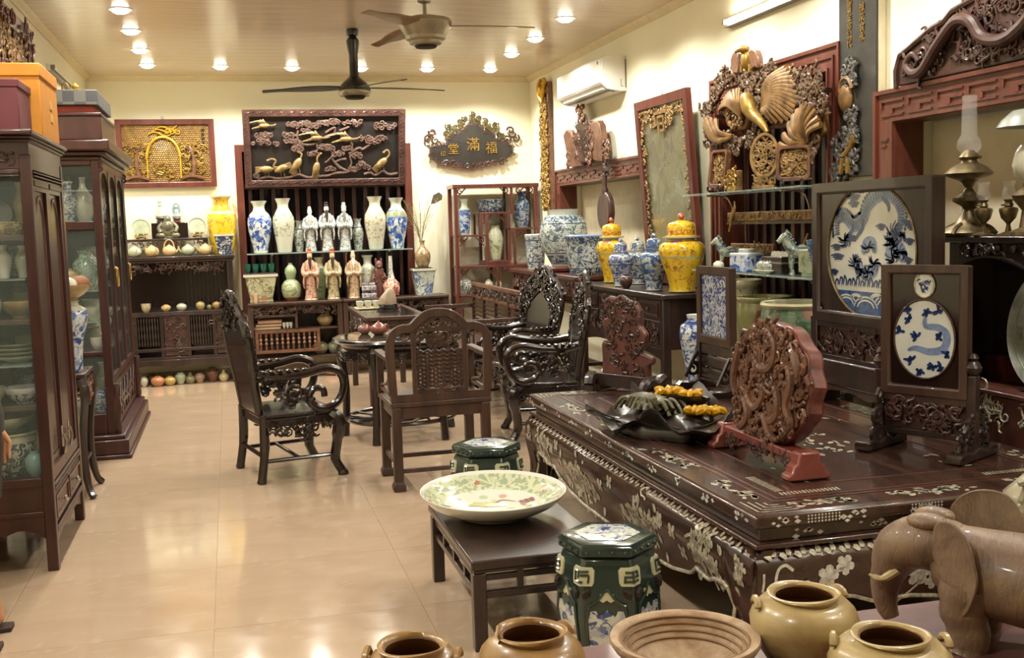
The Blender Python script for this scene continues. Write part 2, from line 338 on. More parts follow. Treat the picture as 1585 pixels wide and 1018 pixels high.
def sage(label, loc, h, robe, skin, beard, hat, rot=0, group=None, style=0, bald=False, name='sage_figurine'):
    """standing robed sage, facing -y"""
    t = thing(name, label, 'figurine', loc, rot, group); s_ = h; t.scale = (.8, .88, 1)
    part('base', MB().lathe([(.15*s_, 0), (.16*s_, .02*s_), (.14*s_, .04*s_)], 18, 1, .8), skin if style else robe, t)
    rs = []
    for z, a, b, oy in [(.035,.15,.115,0),(.1,.135,.10,0),(.25,.125,.095,.0),(.42,.13,.10,-.005),(.55,.135,.10,-.008),(.66,.14,.09,0),(.73,.125,.075,.005),(.77,.07,.055,.005),(.79,.04,.04,0)]:
        rs.append([(a*s_*math.cos(q)*(1+.06*math.sin(7*q+z*5)), (b*math.sin(q)*(1+.06*math.sin(7*q+z*5))+oy)*s_, z*s_) for q in [2*pi*k/28 for k in range(28)]])
    part('robe', MB().loft(rs), robe, t, smooth=60)
    for d in (-1, 1):
        m = MB().tube(catmull([(d*.12*s_, 0, .71*s_), (d*.165*s_, -.02*s_, .56*s_), (d*.13*s_, -.09*s_, .5*s_), (d*.03*s_, -.125*s_, .52*s_)], 4), [s_*x for x in (.045,.05,.055,.06,.062,.06,.058,.056,.052,.048,.045,.04,.035)], 10)
        m.tube(catmull([(d*.13*s_, -.08*s_, .5*s_), (d*.165*s_, -.07*s_, .36*s_), (d*.15*s_, -.06*s_, .22*s_)], 4), [s_*x for x in (.05,.05,.05,.048,.045,.04,.035,.03,.012)], 8, flat=.6)
        part('sleeve', m, robe, t, smooth=60)
    part('hands', MB().sph((0, -.135*s_, .53*s_), (.035*s_, .03*s_, .035*s_), 10, 6), skin, t)
    hd = MB().sph((0, -.01*s_, .855*s_), (.062*s_, .064*s_, .078*s_ if not bald else .082*s_), 14, 9)
    if bald: hd.sph((0, -.012*s_, .91*s_), (.048*s_, .052*s_, .06*s_), 12, 8)
    hd.sph((0, -.068*s_, .848*s_), (.01*s_, .012*s_, .02*s_), 6, 4)
    for d in (-1, 1): hd.sph((d*.053*s_, 0, .845*s_), (.01*s_, .014*s_, .028*s_), 6, 4)
    h_ = part('head', hd, skin, t, smooth=60)
    e = MB()
    for d in (-1, 1): e.sph((d*.02*s_, -.062*s_, .865*s_), (.009*s_, .006*s_, .004*s_), 6, 4)
    e.sph((0, -.064*s_, .818*s_), (.012*s_, .006*s_, .004*s_), 6, 4); part('face_marks', e, M['inside'], h_)
    part('beard', MB().loft([[(a*s_*math.cos(q), (-.055+oy+b*math.sin(q))*s_, z*s_) for q in [2*pi*k/10 for k in range(10)]] for z, a, b, oy in [(.825,.03,.015,0),(.79,.042,.022,-.01),(.72,.036,.022,-.03),(.64,.02,.016,-.045),(.58,.004,.004,-.05)]]), beard, t, smooth=60)
    if not bald:
        m = MB().lathe([(.056*s_, .885*s_), (.06*s_, .9*s_), (.056*s_, .935*s_), (.045*s_, .95*s_), (.05*s_, .985*s_), (.03*s_, s_), (0, s_)], 12, c=(0, 0))
        for d in (-1, 1): m.bx(d*.06*s_-.014*s_, d*.06*s_+.014*s_, -.01*s_, .01*s_, .9*s_, .915*s_)
        part('cap', m, hat, t)
    if style == 2:
        part('staff', MB().tube(catmull([(-.17*s_, -.08*s_, .02*s_), (-.165*s_, -.1*s_, .5*s_), (-.18*s_, -.09*s_, .86*s_), (-.15*s_, -.1*s_, .93*s_)], 4), .01*s_, 6), M['carve'], t)
    return t
M = {}
M['dark'] = wood('dark_rosewood', '#1d1411', '#3a2823', .34, .35)
M['black'] = wood('black_lacquer', '#150e0c', '#271a16', .22, .6, bump=.02)
M['brown'] = wood('brown_wood', '#2f1f18', '#4f372a', .42, .15)
M['mid'] = wood('reddish_brown_wood', '#3a1d18', '#5e352a', .38, .3)
M['red'] = wood('red_mahogany', '#431e18', '#683228', .36, .35)
M['cab'] = wood('cabinet_mahogany', '#28120f', '#43201b', .38, .2)
M['case'] = wood('window_frame_wood', '#4c2218', '#6e382a', .42, .2)
M['carve'] = wood('carved_brown_wood', '#40261c', '#7a5138', .45, .2, (1, 1, 1))
M['carvedark'] = wood('carved_dark_wood', '#2a1a17', '#53362e', .42, .25, (1, 1, 1))
M['carvered'] = wood('carved_red_wood', '#48261f', '#704337', .42, .25, (1, 1, 1))
M['gilt'] = plain('worn_gilding', '#a27f3c', .42, .1, .5, .25, 22)
M['gold'] = plain('bright_gilding', '#d3a332', .38, .1, .5, .2, 18)
M['oldgold'] = plain('brown_gilding', '#8d6a3e', .48, .05, .25, .3, 20)
M['paleg'] = plain('pale_gilded_wood', '#9a7a4a', .5, 0, .2, .3, 22)
M['pearl'] = plain('mother_of_pearl', '#d0c6ae', .28, .4, .15, .3, 60)
M['pearlw'] = plain('bright_mother_of_pearl', '#e8e6e0', .2, .6, .2, .18, 60)
M['white'] = plain('white_porcelain', '#cac8b8', .15, .4, 0, .05, 6)
M['cream'] = plain('cream_stoneware', '#d6bd8c', .38, .2, 0, .14, 9, .05)
M['celadon'] = plain('celadon_glaze', '#a3ab8f', .2, .4, 0, .14, 12)
M['metal'] = plain('brushed_metal', '#8f8a80', .35, 0, .8, .1)
M['chrome'] = plain('polished_metal', '#c8c0b0', .2, 0, .9, .08)
M['brass'] = plain('aged_brass', '#7a6a4c', .4, 0, .7, .25, 30)
M['plastic'] = plain('white_plastic', '#e9e6dc', .35, .1, 0, .03)
M['greyp'] = plain('grey_plastic', '#77726a', .5, 0, 0, .1)
M['glass'] = glassm('cabinet_glass')
M['shelfglass'] = glassm('shelf_glass', (.55, .68, .62, 1), .03, .35)
M['lampglass'] = glassm('lamp_glass', (.8, .8, .78, 1), .03, .14)
M['dirt'] = plain('terracotta', '#8a5a3c', .7, 0, 0, .2)
M['inside'] = plain('dark_inside', '#2c1a10', .8)
BW = [glaze('blue_white_a', '#c3c6c0', '#2f4578', '#8294b4', 22, .52, [(0, .03, 'plain'), (.90, .93, 'solid'), (.97, 1, 'plain')]),
      glaze('blue_white_b', '#bec0b4', '#3d4a66', '#8d98a4', 30, .50, [(0, .04, 'plain'), (.18, .21, 'solid'), (.80, .83, 'solid'), (.97, 1, 'plain')]),
      glaze('blue_white_c', '#c4c8c6', '#2d4f96', '#7d97c8', 12, .53, [(0, .04, 'plain'), (.66, 1, 'plain')]),
      glaze('blue_white_d', '#bcc0be', '#44507c', '#7f8ab0', 26, .49, [(0, .05, 'plain'), (.12, .2, 'frets'), (.62, .66, 'solid'), (.70, .78, 'frets')]),
      glaze('blue_white_e', '#b2b8b6', '#3a5580', '#7890ae', 20, .47, [(0, .04, 'plain'), (.84, .88, 'solid')])]
WH = [glaze('painted_white_a', '#c4c3b0', '#7c8468', '#b7b79a', 16, .58, [(0, .3, 'plain'), (.72, 1, 'plain')]),
      glaze('painted_white_b', '#c0beaa', '#8b7a58', '#bdb394', 14, .60, [(0, .15, 'plain'), (.7, 1, 'plain')]),
      glaze('painted_white_c', '#bcbdb0', '#55605e', '#9aa39c', 26, .54, [(0, .04, 'plain'), (.7, .74, 'solid')])]
GREENP = glaze('green_painted', '#c4c8b0', '#5f7e62', '#98a888', 20, .52, [(.88, 1, 'plain')], speck=('#b0524a', '#7f9a70', '#c8b48c'))
YEL = glaze('yellow_floral', '#dcb52a', '#9a6a2c', '#d2ac34', 15, .60, [(0, .035, '#9fae7c'), (.64, .67, '#a8a67c'), (.97, 1, '#b8b490')], speck=('#d8b43a', '#7d8f6a', '#b0707a', '#d8b43a', '#c8a0a0', '#dcb52a'))
YELLID = glaze('yellow_lid_glaze', '#dcb52a', '#a8642c', '#d2ac34', 26, .60, [(.0, .12, '#b9b58e'), (.2, .45, 'frets')])
FAM = glaze('polychrome_white', '#d9d6c4', '#9a8a62', '#b9bba0', 12, .60, speck=('#c26a5a', '#8fa57c', '#d9d6c4', '#c9b183', '#d9d6c4', '#b7a0a4'))
POLY = [glaze('robe_pink', '#c8a48c', '#8f5644', '#b28a74', 24, .55), glaze('robe_olive', '#b7a988', '#77643e', '#a09470', 24, .55), glaze('robe_rose', '#c4ab8c', '#8a6a4a', '#a8967a', 24, .55)]
ROBEW = glaze('robe_white', '#c8c8bc', '#4a5568', '#a9aeb0', 40, .54)
SKIN = plain('glazed_skin', '#d8b494', .25, .3, 0, .06)
SKINW = plain('pale_glazed_skin', '#dedac8', .2, .3, 0, .06)
# ---------------------------------------------------------------- room shell
XL, XR, YB, YF, ZC = -1.28, 3.25, 11.65, -2.2, 3.07
k = NM('cream_wall_paint', .75); n = k.noise(k.map(), 2.2, 4); n2 = k.noise(k.map(), 60, 3)
k.col(k.ramp(n, [(.3, lin('#e9e4c6')), (.7, lin('#eeead0'))])); k.bump(n2, .05, .002); M['wall'] = k.m
k = NM('polished_floor_tile', .1, .0, 0, .55); o = k.map((1, 1, 1), rot=(0, 0, .5)); st = k.map((.6, 1.5, 1), rot=(0, 0, -.6))
n = k.noise(st, 1.6, 6, 1.2); v = k.noise(st, 4, 5, 2.5)
c = k.ramp(n, [(.3, lin('#a89078')), (.5, lin('#af9880')), (.72, lin('#b7a189'))]); c = k.mix(k.ramp(v, [(.60, 0), (.66, .35), (.69, 0)]), c, lin('#c2ae94'))
k.col(c); k.L(k.ramp(k.noise(o, 6, 3), [(.3, .07), (.7, .16)]), k.b.inputs['Roughness']); M['tile'] = k.m
k = NM('glossy_wood_grain_ceiling', .22, .1, 0, .5); n = k.noise(k.map((.5, 9, 1)), 4, 6, .5)
k.col(k.ramp(n, [(.3, lin('#d2bfaa')), (.5, lin('#dbcab6')), (.7, lin('#e4d6c4'))])); M['ceil'] = k.m
M['grout'] = plain('floor_joint', '#a28a70', .3, 0, 0, .02); M['trimw'] = plain('painted_trim', '#dccba0', .5, .1, 0, .05)
M['board'] = plain('cream_board', '#d9cdae', .6, 0, 0, .06); M['void'] = plain('dark_opening', '#1a1010', .8)
fl = struct('floor', MB().bx(XL-.12, XR+.12, YF-.1, YB+.12, -.1, -.003), M['grout'])
ts = .8
tm = MB().bx(.0008, ts-.0008, .0008, ts-.0008, -.003, 0); tme = mesh('floor_tile', tm, M['tile'], 0)
i = 0
x = -.93-ts
while x < XR:
    y = YF
    while y < YB:
        x0, x1, y0, y1 = max(x, XL), min(x+ts, XR), max(y, YF), min(y+ts, YB)
        if x0 == x and x1 == x+ts and y1 == y+ts: link('floor_tile', tme, fl, (x, y, 0))
        else: part('floor_tile', MB().bx(x0+.0008, x1-.0008, y0+.0008, y1-.0008, -.003, 0), M['tile'], fl, smooth=0)
        y += ts
    x += ts
ce = struct('ceiling', MB().bx(XL-.12, XR+.12, YF-.1, YB+.12, ZC+.008, ZC+.1), M['grout'])
pw = .2; pm = MB().bx(XL, XR, .0008, pw-.0008, ZC, ZC+.008); pme = mesh('ceiling_plank', pm, M['ceil'], 0)
y = YB-pw
while y > YF: link('ceiling_plank', pme, ce, (0, y, 0)); y -= pw
def wall_y(name, y0, y1, holes, z1=ZC):                # a wall across x with rectangular openings (x0,x1,z0,z1)
    m = MB(); x = XL-.12
    for a, b, c, d in sorted(holes):
        m.bx(x, a, y0, y1, 0, z1); m.bx(a, b, y0, y1, 0, c); m.bx(a, b, y0, y1, d, z1); x = b
    m.bx(x, XR+.12, y0, y1, 0, z1); return struct(name, m, M['wall'])
def wall_x(name, x0, x1, holes, z1=ZC):
    m = MB(); y = YF
    for a, b, c, d in sorted(holes):
        m.bx(x0, x1, y, a, 0, z1); m.bx(x0, x1, a, b, 0, c); m.bx(x0, x1, a, b, d, z1); y = b
    m.bx(x0, x1, y, YB, 0, z1); return struct(name, m, M['wall'])
wall_y('wall_back', YB, YB+.2, [(.17, 1.85, .72, 2.32)])
wall_y('wall_front', YF-.15, YF, [])
wall_x('wall_left', XL-.12, XL, [])
RW = [(3.05, 4.83, .85, 1.96), (5.43, 6.79, .75, 2.28), (8.0, 10.44, .85, 1.86)]
wall_x('wall_right', XR, XR+.25, RW)
# crown trim
def crown(name, a, b, nx, ny):
    m = MB(); pr = [(0, 0), (.045, 0), (.04, -.015), (.02, -.03), (.012, -.05), (0, -.05)]
    rs = [[(p[0]+nx*o, p[1]+ny*o, ZC+z) for o, z in pr] for p in (a, b)]
    m.loft(rs); return struct(name, m, M['trimw'])
crown('trim_1', (XL, YB), (XR, YB), 0, -1); crown('trim_2', (XL, YF), (XL, YB), 1, 0); crown('trim_3', (XR, YF), (XR, YB), -1, 0)
# skirting
for nm, a in (('baseboard_back', (XL, XR, YB-.012, YB, 0, .1)), ('baseboard_left', (XL, XL+.012, YF, YB-.012, 0, .1)), ('baseboard_right', (XR-.012, XR, YF, YB-.012, 0, .1))):
    struct(nm, MB().bx(*a), M['tile'], bevel=.002)
# windows in the right wall: carved wooden casing, recessed board or dark bars
def fretband(m, y0, y1, z0, z1, x):        # raised Greek-key strips on the casing face
    L = y1-y0; n = max(2, int(L/.22)); h = (z1-z0)
    for i in range(n):
        a = y0+L*i/n+.02; b = y0+L*(i+1)/n-.02; c = (a+b)/2
        m.bx(x-.008, x, a, b, z0+h*.16, z0+h*.24); m.bx(x-.008, x, a, c, z0+h*.46, z0+h*.54); m.bx(x-.008, x, c-.006, c+.006, z0+h*.2, z0+h*.5)
        m.bx(x-.008, x, a, b, z0+h*.76, z0+h*.84); m.bx(x-.008, x, b-.006, b+.006, z0+h*.5, z0+h*.8)
def case_right(name, y0, y1, z0, z1, t, bars=0):
    w_ = struct(name, MB().frame(y0, y1, z0, z1, t, XR-.05, XR+.12, 'yz'), M['case'], bevel=.006)
    m = MB().frame(y0-.012, y1+.012, z0-.012, z1+.012, .022, XR-.065, XR-.0, 'yz'); m.frame(y0+t-.02, y1-t+.02, z0+t-.02, z1-t+.02, .018, XR-.06, XR-.02, 'yz')
    struct('casing_bead', m, M['case'], w_, bevel=.003)
    m = MB(); bars or fretband(m, y0+.03, y1-.03, z1-t+.012, z1-.02, XR-.05); bars or struct('fret_carving', m, M['case'], w_)
    m = MB()
    for s in range(0 if bars else int((z1-z0-t)/.2)):
        for yy in (y0+t/2, y1-t/2):
            z = z1-t-.08-s*.2; m.bx(XR-.058, XR-.05, yy-.03, yy+.03, z-.006, z+.006); m.bx(XR-.058, XR-.05, yy-.012, yy+.03, z-.036, z-.026)
    if bars: struct('inner_bead', MB().frame(y0+.05, y1-.05, z0+.05, z1-.05, .016, XR-.062, XR-.03, 'yz'), M['case'], w_, bevel=.003)
    else: struct('key_carving', m, M['case'], w_)
    struct('window_panel', MB().bx(XR+.17, XR+.19, y0+t, y1-t, z0+t, z1-t), M['void'] if bars else M['board'], w_)
    if bars:
        n = bars
        for i in range(n):
            y = y0+t+(y1-y0-2*t)*(i+.5)/n
            struct('window_bar', MB().at(XR+.12, y, 0).bx(-.014, .014, -.022, .022, z0+t, z1-t), M['cab'], w_, bevel=.004)
    return w_
case_right('window_2', 7.94, 10.58, .72, 2.0, .15)
case_right('window_3', 5.31, 6.91, .62, 2.40, .13, bars=11)
case_right('window_4', 2.9, 4.965, .72, 2.09, .15)
# window in the back wall
w1 = struct('window_1', MB().frame(.105, 1.915, .66, 2.38, .075, YB-.05, YB+.1), M['case'], bevel=.005)
struct('window_panel', MB().bx(.17, 1.85, YB+.14, YB+.16, .72, 2.32), M['void'], w1)
for i in range(14):
    x = .18+(1.66)*(i+.5)/14; struct('window_bar', MB().bx(x-.02, x+.02, YB+.03, YB+.07, .73, 2.31), M['cab'], w1, bevel=.004)
struct('window_rail', MB().bx(.18, 1.84, YB+.0, YB+.05, 1.93, 1.98), M['cab'], w1, bevel=.004)
# ---------------------------------------------------------------- lamps
M['led'] = emis('lit_lamp_disc', (1, .9, .72), 26)
M['tubeglow'] = emis('lit_fluorescent_tube', (1, .93, .78), TUBE*4)
lr = mesh('lamp_rim', MB().loft([[(r*math.cos(2*pi*q/28), r*math.sin(2*pi*q/28), ZC+z) for q in range(28)] for r, z in ((.064, -.006), (.08, -.006), (.084, -.0005), (.064, -.0005), (.064, -.006))], cap=False), M['plastic'])
ld = mesh('lamp_disc', MB().lathe([(0, ZC-.034), (.03, ZC-.031), (.05, ZC-.022), (.062, ZC-.008), (.064, ZC-.001), (0, ZC-.0005)], 28), M['led'])
sp = bpy.data.lights.new('downlight_beam', 'SPOT'); sp.energy = LAMP*pi; sp.color = WARM; sp.spot_size = R(150); sp.spot_blend = .6; sp.shadow_soft_size = .05
lampn = 0
def downlight(x, y, label):
    t = thing('recessed_downlight', label, 'ceiling light', (x, y, 0), 0, 'recessed ceiling downlights')
    link('lamp_rim', lr, t); link('lamp_disc', ld, t)
    b = bpy.data.objects.new('downlight_beam', sp); col.objects.link(b); b.parent = t; b.location = (0, 0, ZC-.09)
left = [(-.645, 10.87, 'recessed downlight in the back left corner of the ceiling'), (-.645, 10.0, 'second recessed downlight from the back in the left ceiling row'),
        (-.645, 9.08, 'third recessed downlight from the back in the left ceiling row'), (-.645, 8.24, 'fourth recessed downlight from the back in the left ceiling row')]
back = [(.012, 10.93, 'recessed downlight above the crane relief, left end'), (.684, 10.98, 'recessed downlight left of the dark ceiling fan hub'), (1.35, 11.0, 'recessed downlight right behind the dark ceiling fan hub'),
        (2.015, 11.01, 'recessed downlight at the right blade tip of the dark fan'), (2.67, 11.03, 'recessed downlight in the back right corner of the ceiling')]
right = [(2.635, 10.03, 'second recessed downlight from the back in the right ceiling row'), (2.63, 9.19, 'third recessed downlight from the back in the right ceiling row'), (2.615, 8.28, 'fourth recessed downlight from the back in the right ceiling row')]
for a in left+back+right: downlight(*a)
for i, y in enumerate([7.4, 6.4, 5.4, 4.2, 2.8, 1.2]):  # unseen lamps added along both rows to light the near half
    for x in (-.645, 2.62): downlight(x, y, '%s recessed downlight from the back in the %s ceiling row, unseen, added for light' % (('fifth', 'sixth', 'seventh', 'eighth', 'ninth', 'tenth', 'eleventh', 'twelfth')[i], 'left' if x < 0 else 'right'))
def tube_lamp(name, loc, L, rz, label, lit):
    t = thing(name, label, 'tube light', loc, rz)
    part('fitting', MB().bx(-.0, .03, -L/2, L/2, -.028, .028), M['plastic'], t, .004)
    m = MB(); m.bx(.03, .062, -L/2, -L/2+.02, -.016, .016); m.bx(.03, .062, L/2-.02, L/2, -.016, .016); pieces('end_cap', m, M['greyp'], t)
    part('tube', MB().tube([(.048, -L/2+.02, 0), (.048, L/2-.02, 0)], .013, 12), M['tubeglow'] if lit else M['plastic'], t)
    part('lower_lip', MB().bx(0, .05, -L/2, L/2, -.034, -.029), M['greyp'], t)
tube_lamp('tube_light', (XR, 6.1, 2.76), 1.22, pi, 'lit fluorescent tube high on the right wall above the eagle carving', True)
tube_lamp('tube_light', (XL, 9.75, 2.80), 1.22, 0, 'fluorescent tube fitting high on the left wall behind the cabinets', False)
tube_lamp('tube_light', (XR, 1.6, 2.76), 1.22, pi, 'unseen lit fluorescent tube on the right wall beside the viewer', True)  # unseen tube, lights the near end from outside the view
# ---------------------------------------------------------------- ceiling fans
def fan(label, loc, zr, hubm, trim, blade, L, angs, bw, pale):
    t = thing('ceiling_fan', label, 'ceiling fan', loc)
    m = MB().lathe([(.0, 0), (.045, 0), (.05, -.02), (.045, -.05), (.02, -.06), (0, -.06)], 20); part('canopy', m, hubm, t)
    m = MB().lathe([(.012, -.05), (.03, -.06), (.052, -.09), (.05, -.12), (.036, -.2), (.036, -zr+.14), (.05, -zr+.11), (.012, -zr+.1)], 20) if not pale else MB().lathe([(.014, -.05), (.014, -zr+.1)], 12)
    part('downrod_cover', m, hubm, t)
    m = MB().lathe([(.02, -zr+.13), (.05, -zr+.12), (.10, -zr+.075), (.125, -zr+.04), (.125, -zr+.02), (.02, -zr+.02)], 32) if not pale else MB().lathe([(.02, -zr+.11), (.09, -zr+.105), (.17, -zr+.085), (.185, -zr+.06), (.175, -zr+.03), (.14, -zr-.03), (.02, -zr-.03)], 32)
    part('motor_housing', m, hubm if not pale else trim, t)
    m = MB().lathe([(.1, -zr+.02), (.128, -zr+.018), (.13, -zr), (.118, -zr-.022), (.09, -zr-.022)], 32) if not pale else MB().lathe([(.14, -zr-.028), (.135, -zr-.05), (.11, -zr-.06), (.11, -zr-.08), (.08, -zr-.09), (.02, -zr-.09)], 32)
    part('trim_ring', m, trim, t)
    part('cap', MB().lathe([(0, -zr-.02-.07*pale), (.088-.01*pale, -zr-.02-.07*pale), (.07, -zr-.045-.06*pale), (0, -zr-.05-.06*pale)], 28), M['inside'], t)
    for a in angs:
        b = link('blade', None, t, (0, 0, -zr+.04), (0, 0, a))
        me = MB(); rs = []
        for i in range(9):
            u = i/8; r0 = .1+(L-.1)*u; hw = bw*(.45+.55*math.sin(pi*min(u*1.15+.12, 1)))*.5; tw = R(11)
            q = [(-hw, -.003), (0, -.006), (hw, -.003), (hw, .003), (0, .004), (-hw, .003)]
            rs.append([(r0, y*math.cos(tw)-z*math.sin(tw), y*math.sin(tw)+z*math.cos(tw)-.02*u*u) for y, z in q])
        me.loft(rs); bpy.data.objects.remove(b); part('blade', me, blade, t, rot=a, loc=(0, 0, -zr+.04))
M['fanblk'] = plain('black_enamel', '#1c1a18', .35, .3); M['fanbr'] = plain('dark_brown_blade', '#2c211a', .4, .2); M['fansil'] = plain('champagne_enamel', '#a89c84', .35, .3, .3)
M['fanbl2'] = plain('brown_blade', '#8a6a48', .4, .2)
fan('dark ceiling fan with black downrod and slim brown blades', (1.036, 8.885, ZC), .5, M['fanblk'], M['fansil'], M['fanbr'], .72, (R(-66), R(174), R(-2)), .13, 0)
fan('champagne coloured ceiling fan with bowl shaped motor nearer the viewer', (1.38, 7.55, ZC), .25, M['fansil'], M['fansil'], M['fanbl2'], .75, (R(-10), R(110), R(230)), .14, 1)
# ---------------------------------------------------------------- left side: display cabinets and what is in and on them
def scallop(x0, x1, z0, z1, n=10, d=.03):
    pts = [(x0, z1), (x1, z1), (x1, z0)]
    for i in range(1, n): u = i/n; pts.append((x1-(x1-x0)*u, z0+d*(abs(math.sin(pi*2*u))*.6+.4*math.sin(pi*u))))
    return pts+[(x0, z0)]
def knob(m, x, y, z, r=.012): m.T = Matrix.Translation((x, y, z)) @ Matrix.Rotation(pi/2, 4, 'Y'); m.lathe([(.005, 0), (.005, .008), (r, .014), (r*.8, .022), (0, .024)], 10); m.T = None
def cabinet1(loc, D, W, H):
    """local: x = depth (front at +D), y = width 0..W"""
    t = thing('display_cabinet', 'tall dark red display cabinet with arched wooden doors nearest the viewer', 'cabinet', loc); c = M['cab']
    p = .048
    for x in (0, D-p):
        for y in (0, W-p): part('corner_post', MB().bx(x, x+p, y, y+p, 0, H-.1), c, t, .005)
    part('top_box', MB().bx(.004, D-.004, .004, W-.004, H-.165, H-.045), c, t, .003)
    m = MB(); m.bx(-.0, D+.028, -.09, W+.03, H-.022, H); m.bx(0, D+.018, -.06, W+.018, H-.034, H-.022); m.bx(0, D+.008, -.02, W+.008, H-.048, H-.034); pieces('cornice', m, c, t, .006)
    m = MB()
    for zz in (H-.175, H-.19): m.bx(D-.004, D+.01, p, W-p, zz-.006, zz); m.bx(p, D-p, -.008, .004, zz-.006, zz)
    pieces('frieze_moulding', m, c, t, .002)
    m = MB(); m.at(D*.55, .004, H-.105); relief(m, lambda x, z: abs(x) < .13 and abs(z) < .03, (-.13, .13, -.03, .03), 18, 3, .025, .004); part('frieze_carving', m, c, t)
    part('back_panel', MB().bx(.004, .012, p, W-p, .3, H-.17), M['dark'], t)
    part('floor_panel', MB().bx(.004, D-.02, .004, W-.004, .405, .425), c, t, .002)
    for zz in (.735, 1.12): part('shelf', MB().bx(.012, D-.05, .02, W-.02, zz, zz+.022), M['brown'], t, .002)
    part('shelf', MB().bx(.012, D-.05, .02, W-.02, 1.49, 1.515), M['brown'], t, .002); part('glass_shelf', MB().bx(.014, D-.06, .03, W-.03, 1.315, 1.323), M['shelfglass'], t)
    part('glass_shelf', MB().bx(.014, D-.06, .03, W-.03, .93, .938), M['shelfglass'], t)
    part('side_glass', MB().bx(p, D-p, .012, .017, .42, H-.19), M['glass'], t); part('far_side_panel', MB().bx(p, D-p, W-.02, W-.01, .42, H-.19), c, t)
    for y0, y1 in ((0, .03), (W-.03, W)):
        m = MB(); m.bx(p, D-p, y0, y1, .39, .43); m.bx(p, D-p, y0, y1, .255, .275); m.bx(p, D-p, y0, y1, H-.195, H-.165); pieces('side_rail', m, c, t, .003)
        part('side_panel', MB().bx(p, D-p, y0+.008, y1-.008, .27, .395), c, t)
        part('side_apron', MB().prism(scallop(p, D-p, .15, .258, 12, .05), y0+.004, y1-.004), c, t, .003)
    # front: two narrow doors, two drawers
    n = 2; w_ = (W-2*p)/n
    for i in range(n):
        y0 = p+i*w_+.002; y1 = p+(i+1)*w_-.002; d = link('door', mesh('door', MB().frame(y0, y1, .40, H-.2, .055, D-.034, D-.006, 'yz'), c), t)
        yc = (y0+y1)/2; hw = (y1-y0)/2-.055
        part('door_panel', MB().bx(D-.03, D-.02, y0+.05, y1-.05, .45, H-.25), M['cab'], d)
        pts = [(yc-hw*.7, .50), (yc+hw*.7, .50), (yc+hw*.7, H-.42)]+[(yc+hw*.7*math.cos(a), H-.42+hw*.9*math.sin(a)) for a in [pi*j/8 for j in range(1, 8)]]+[(yc-hw*.7, H-.42)]
        cl = [(D-.02, a, b) for a, b in pts]; part('arch_moulding', MB().tube(cl, .007, 6, True), M['mid'], d)
        part('panel_rail', MB().bx(D-.008, D+.002, y0+.02, y1-.02, H-.235, H-.21), M['brown'], d, .002)
        m = MB(); m.bx(D-.006, D-.001, yc+(.10 if i == 0 else -.12), yc+(.12 if i == 0 else -.10), .5, .6); m.tube([(D+.004, yc+(.11 if i == 0 else -.11), .56), (D+.012, yc+(.11 if i == 0 else -.11), .52), (D+.004, yc+(.11 if i == 0 else -.11), .47)], .007, 6)
        part('lock_plate', m, M['chrome'], d)
        dr = part('drawer', MB().bx(D-.03, D-.006, y0+.004, y1-.004, .205, .345), c, t, .004); part('drawer_moulding', MB().frame(y0+.02, y1-.02, .222, .328, .012, D-.006, D, 'yz'), M['mid'], dr)
        m = MB(); knob(m, D-.006, yc, .275); m.tube([(D+.012, yc-.022, .272), (D+.02, yc, .266), (D+.012, yc+.022, .272)], .004, 6); part('pull', m, M['chrome'], dr)
    m = MB()
    for zz in (.39, .372, .192, .18): m.bx(D-.03, D+.002, p, W-p, zz-.012, zz)
    pieces('front_rail', m, M['brown'], t, .002)
    part('front_apron', MB().prism(scallop(p, W-p, .085, .18, 14, .05), D-.026, D-.01, 'yz'), M['cab'], t, .003)
    return t
C1 = (-1.262, 5.2, 0); cabinet1(C1, .442, .95, 1.965)
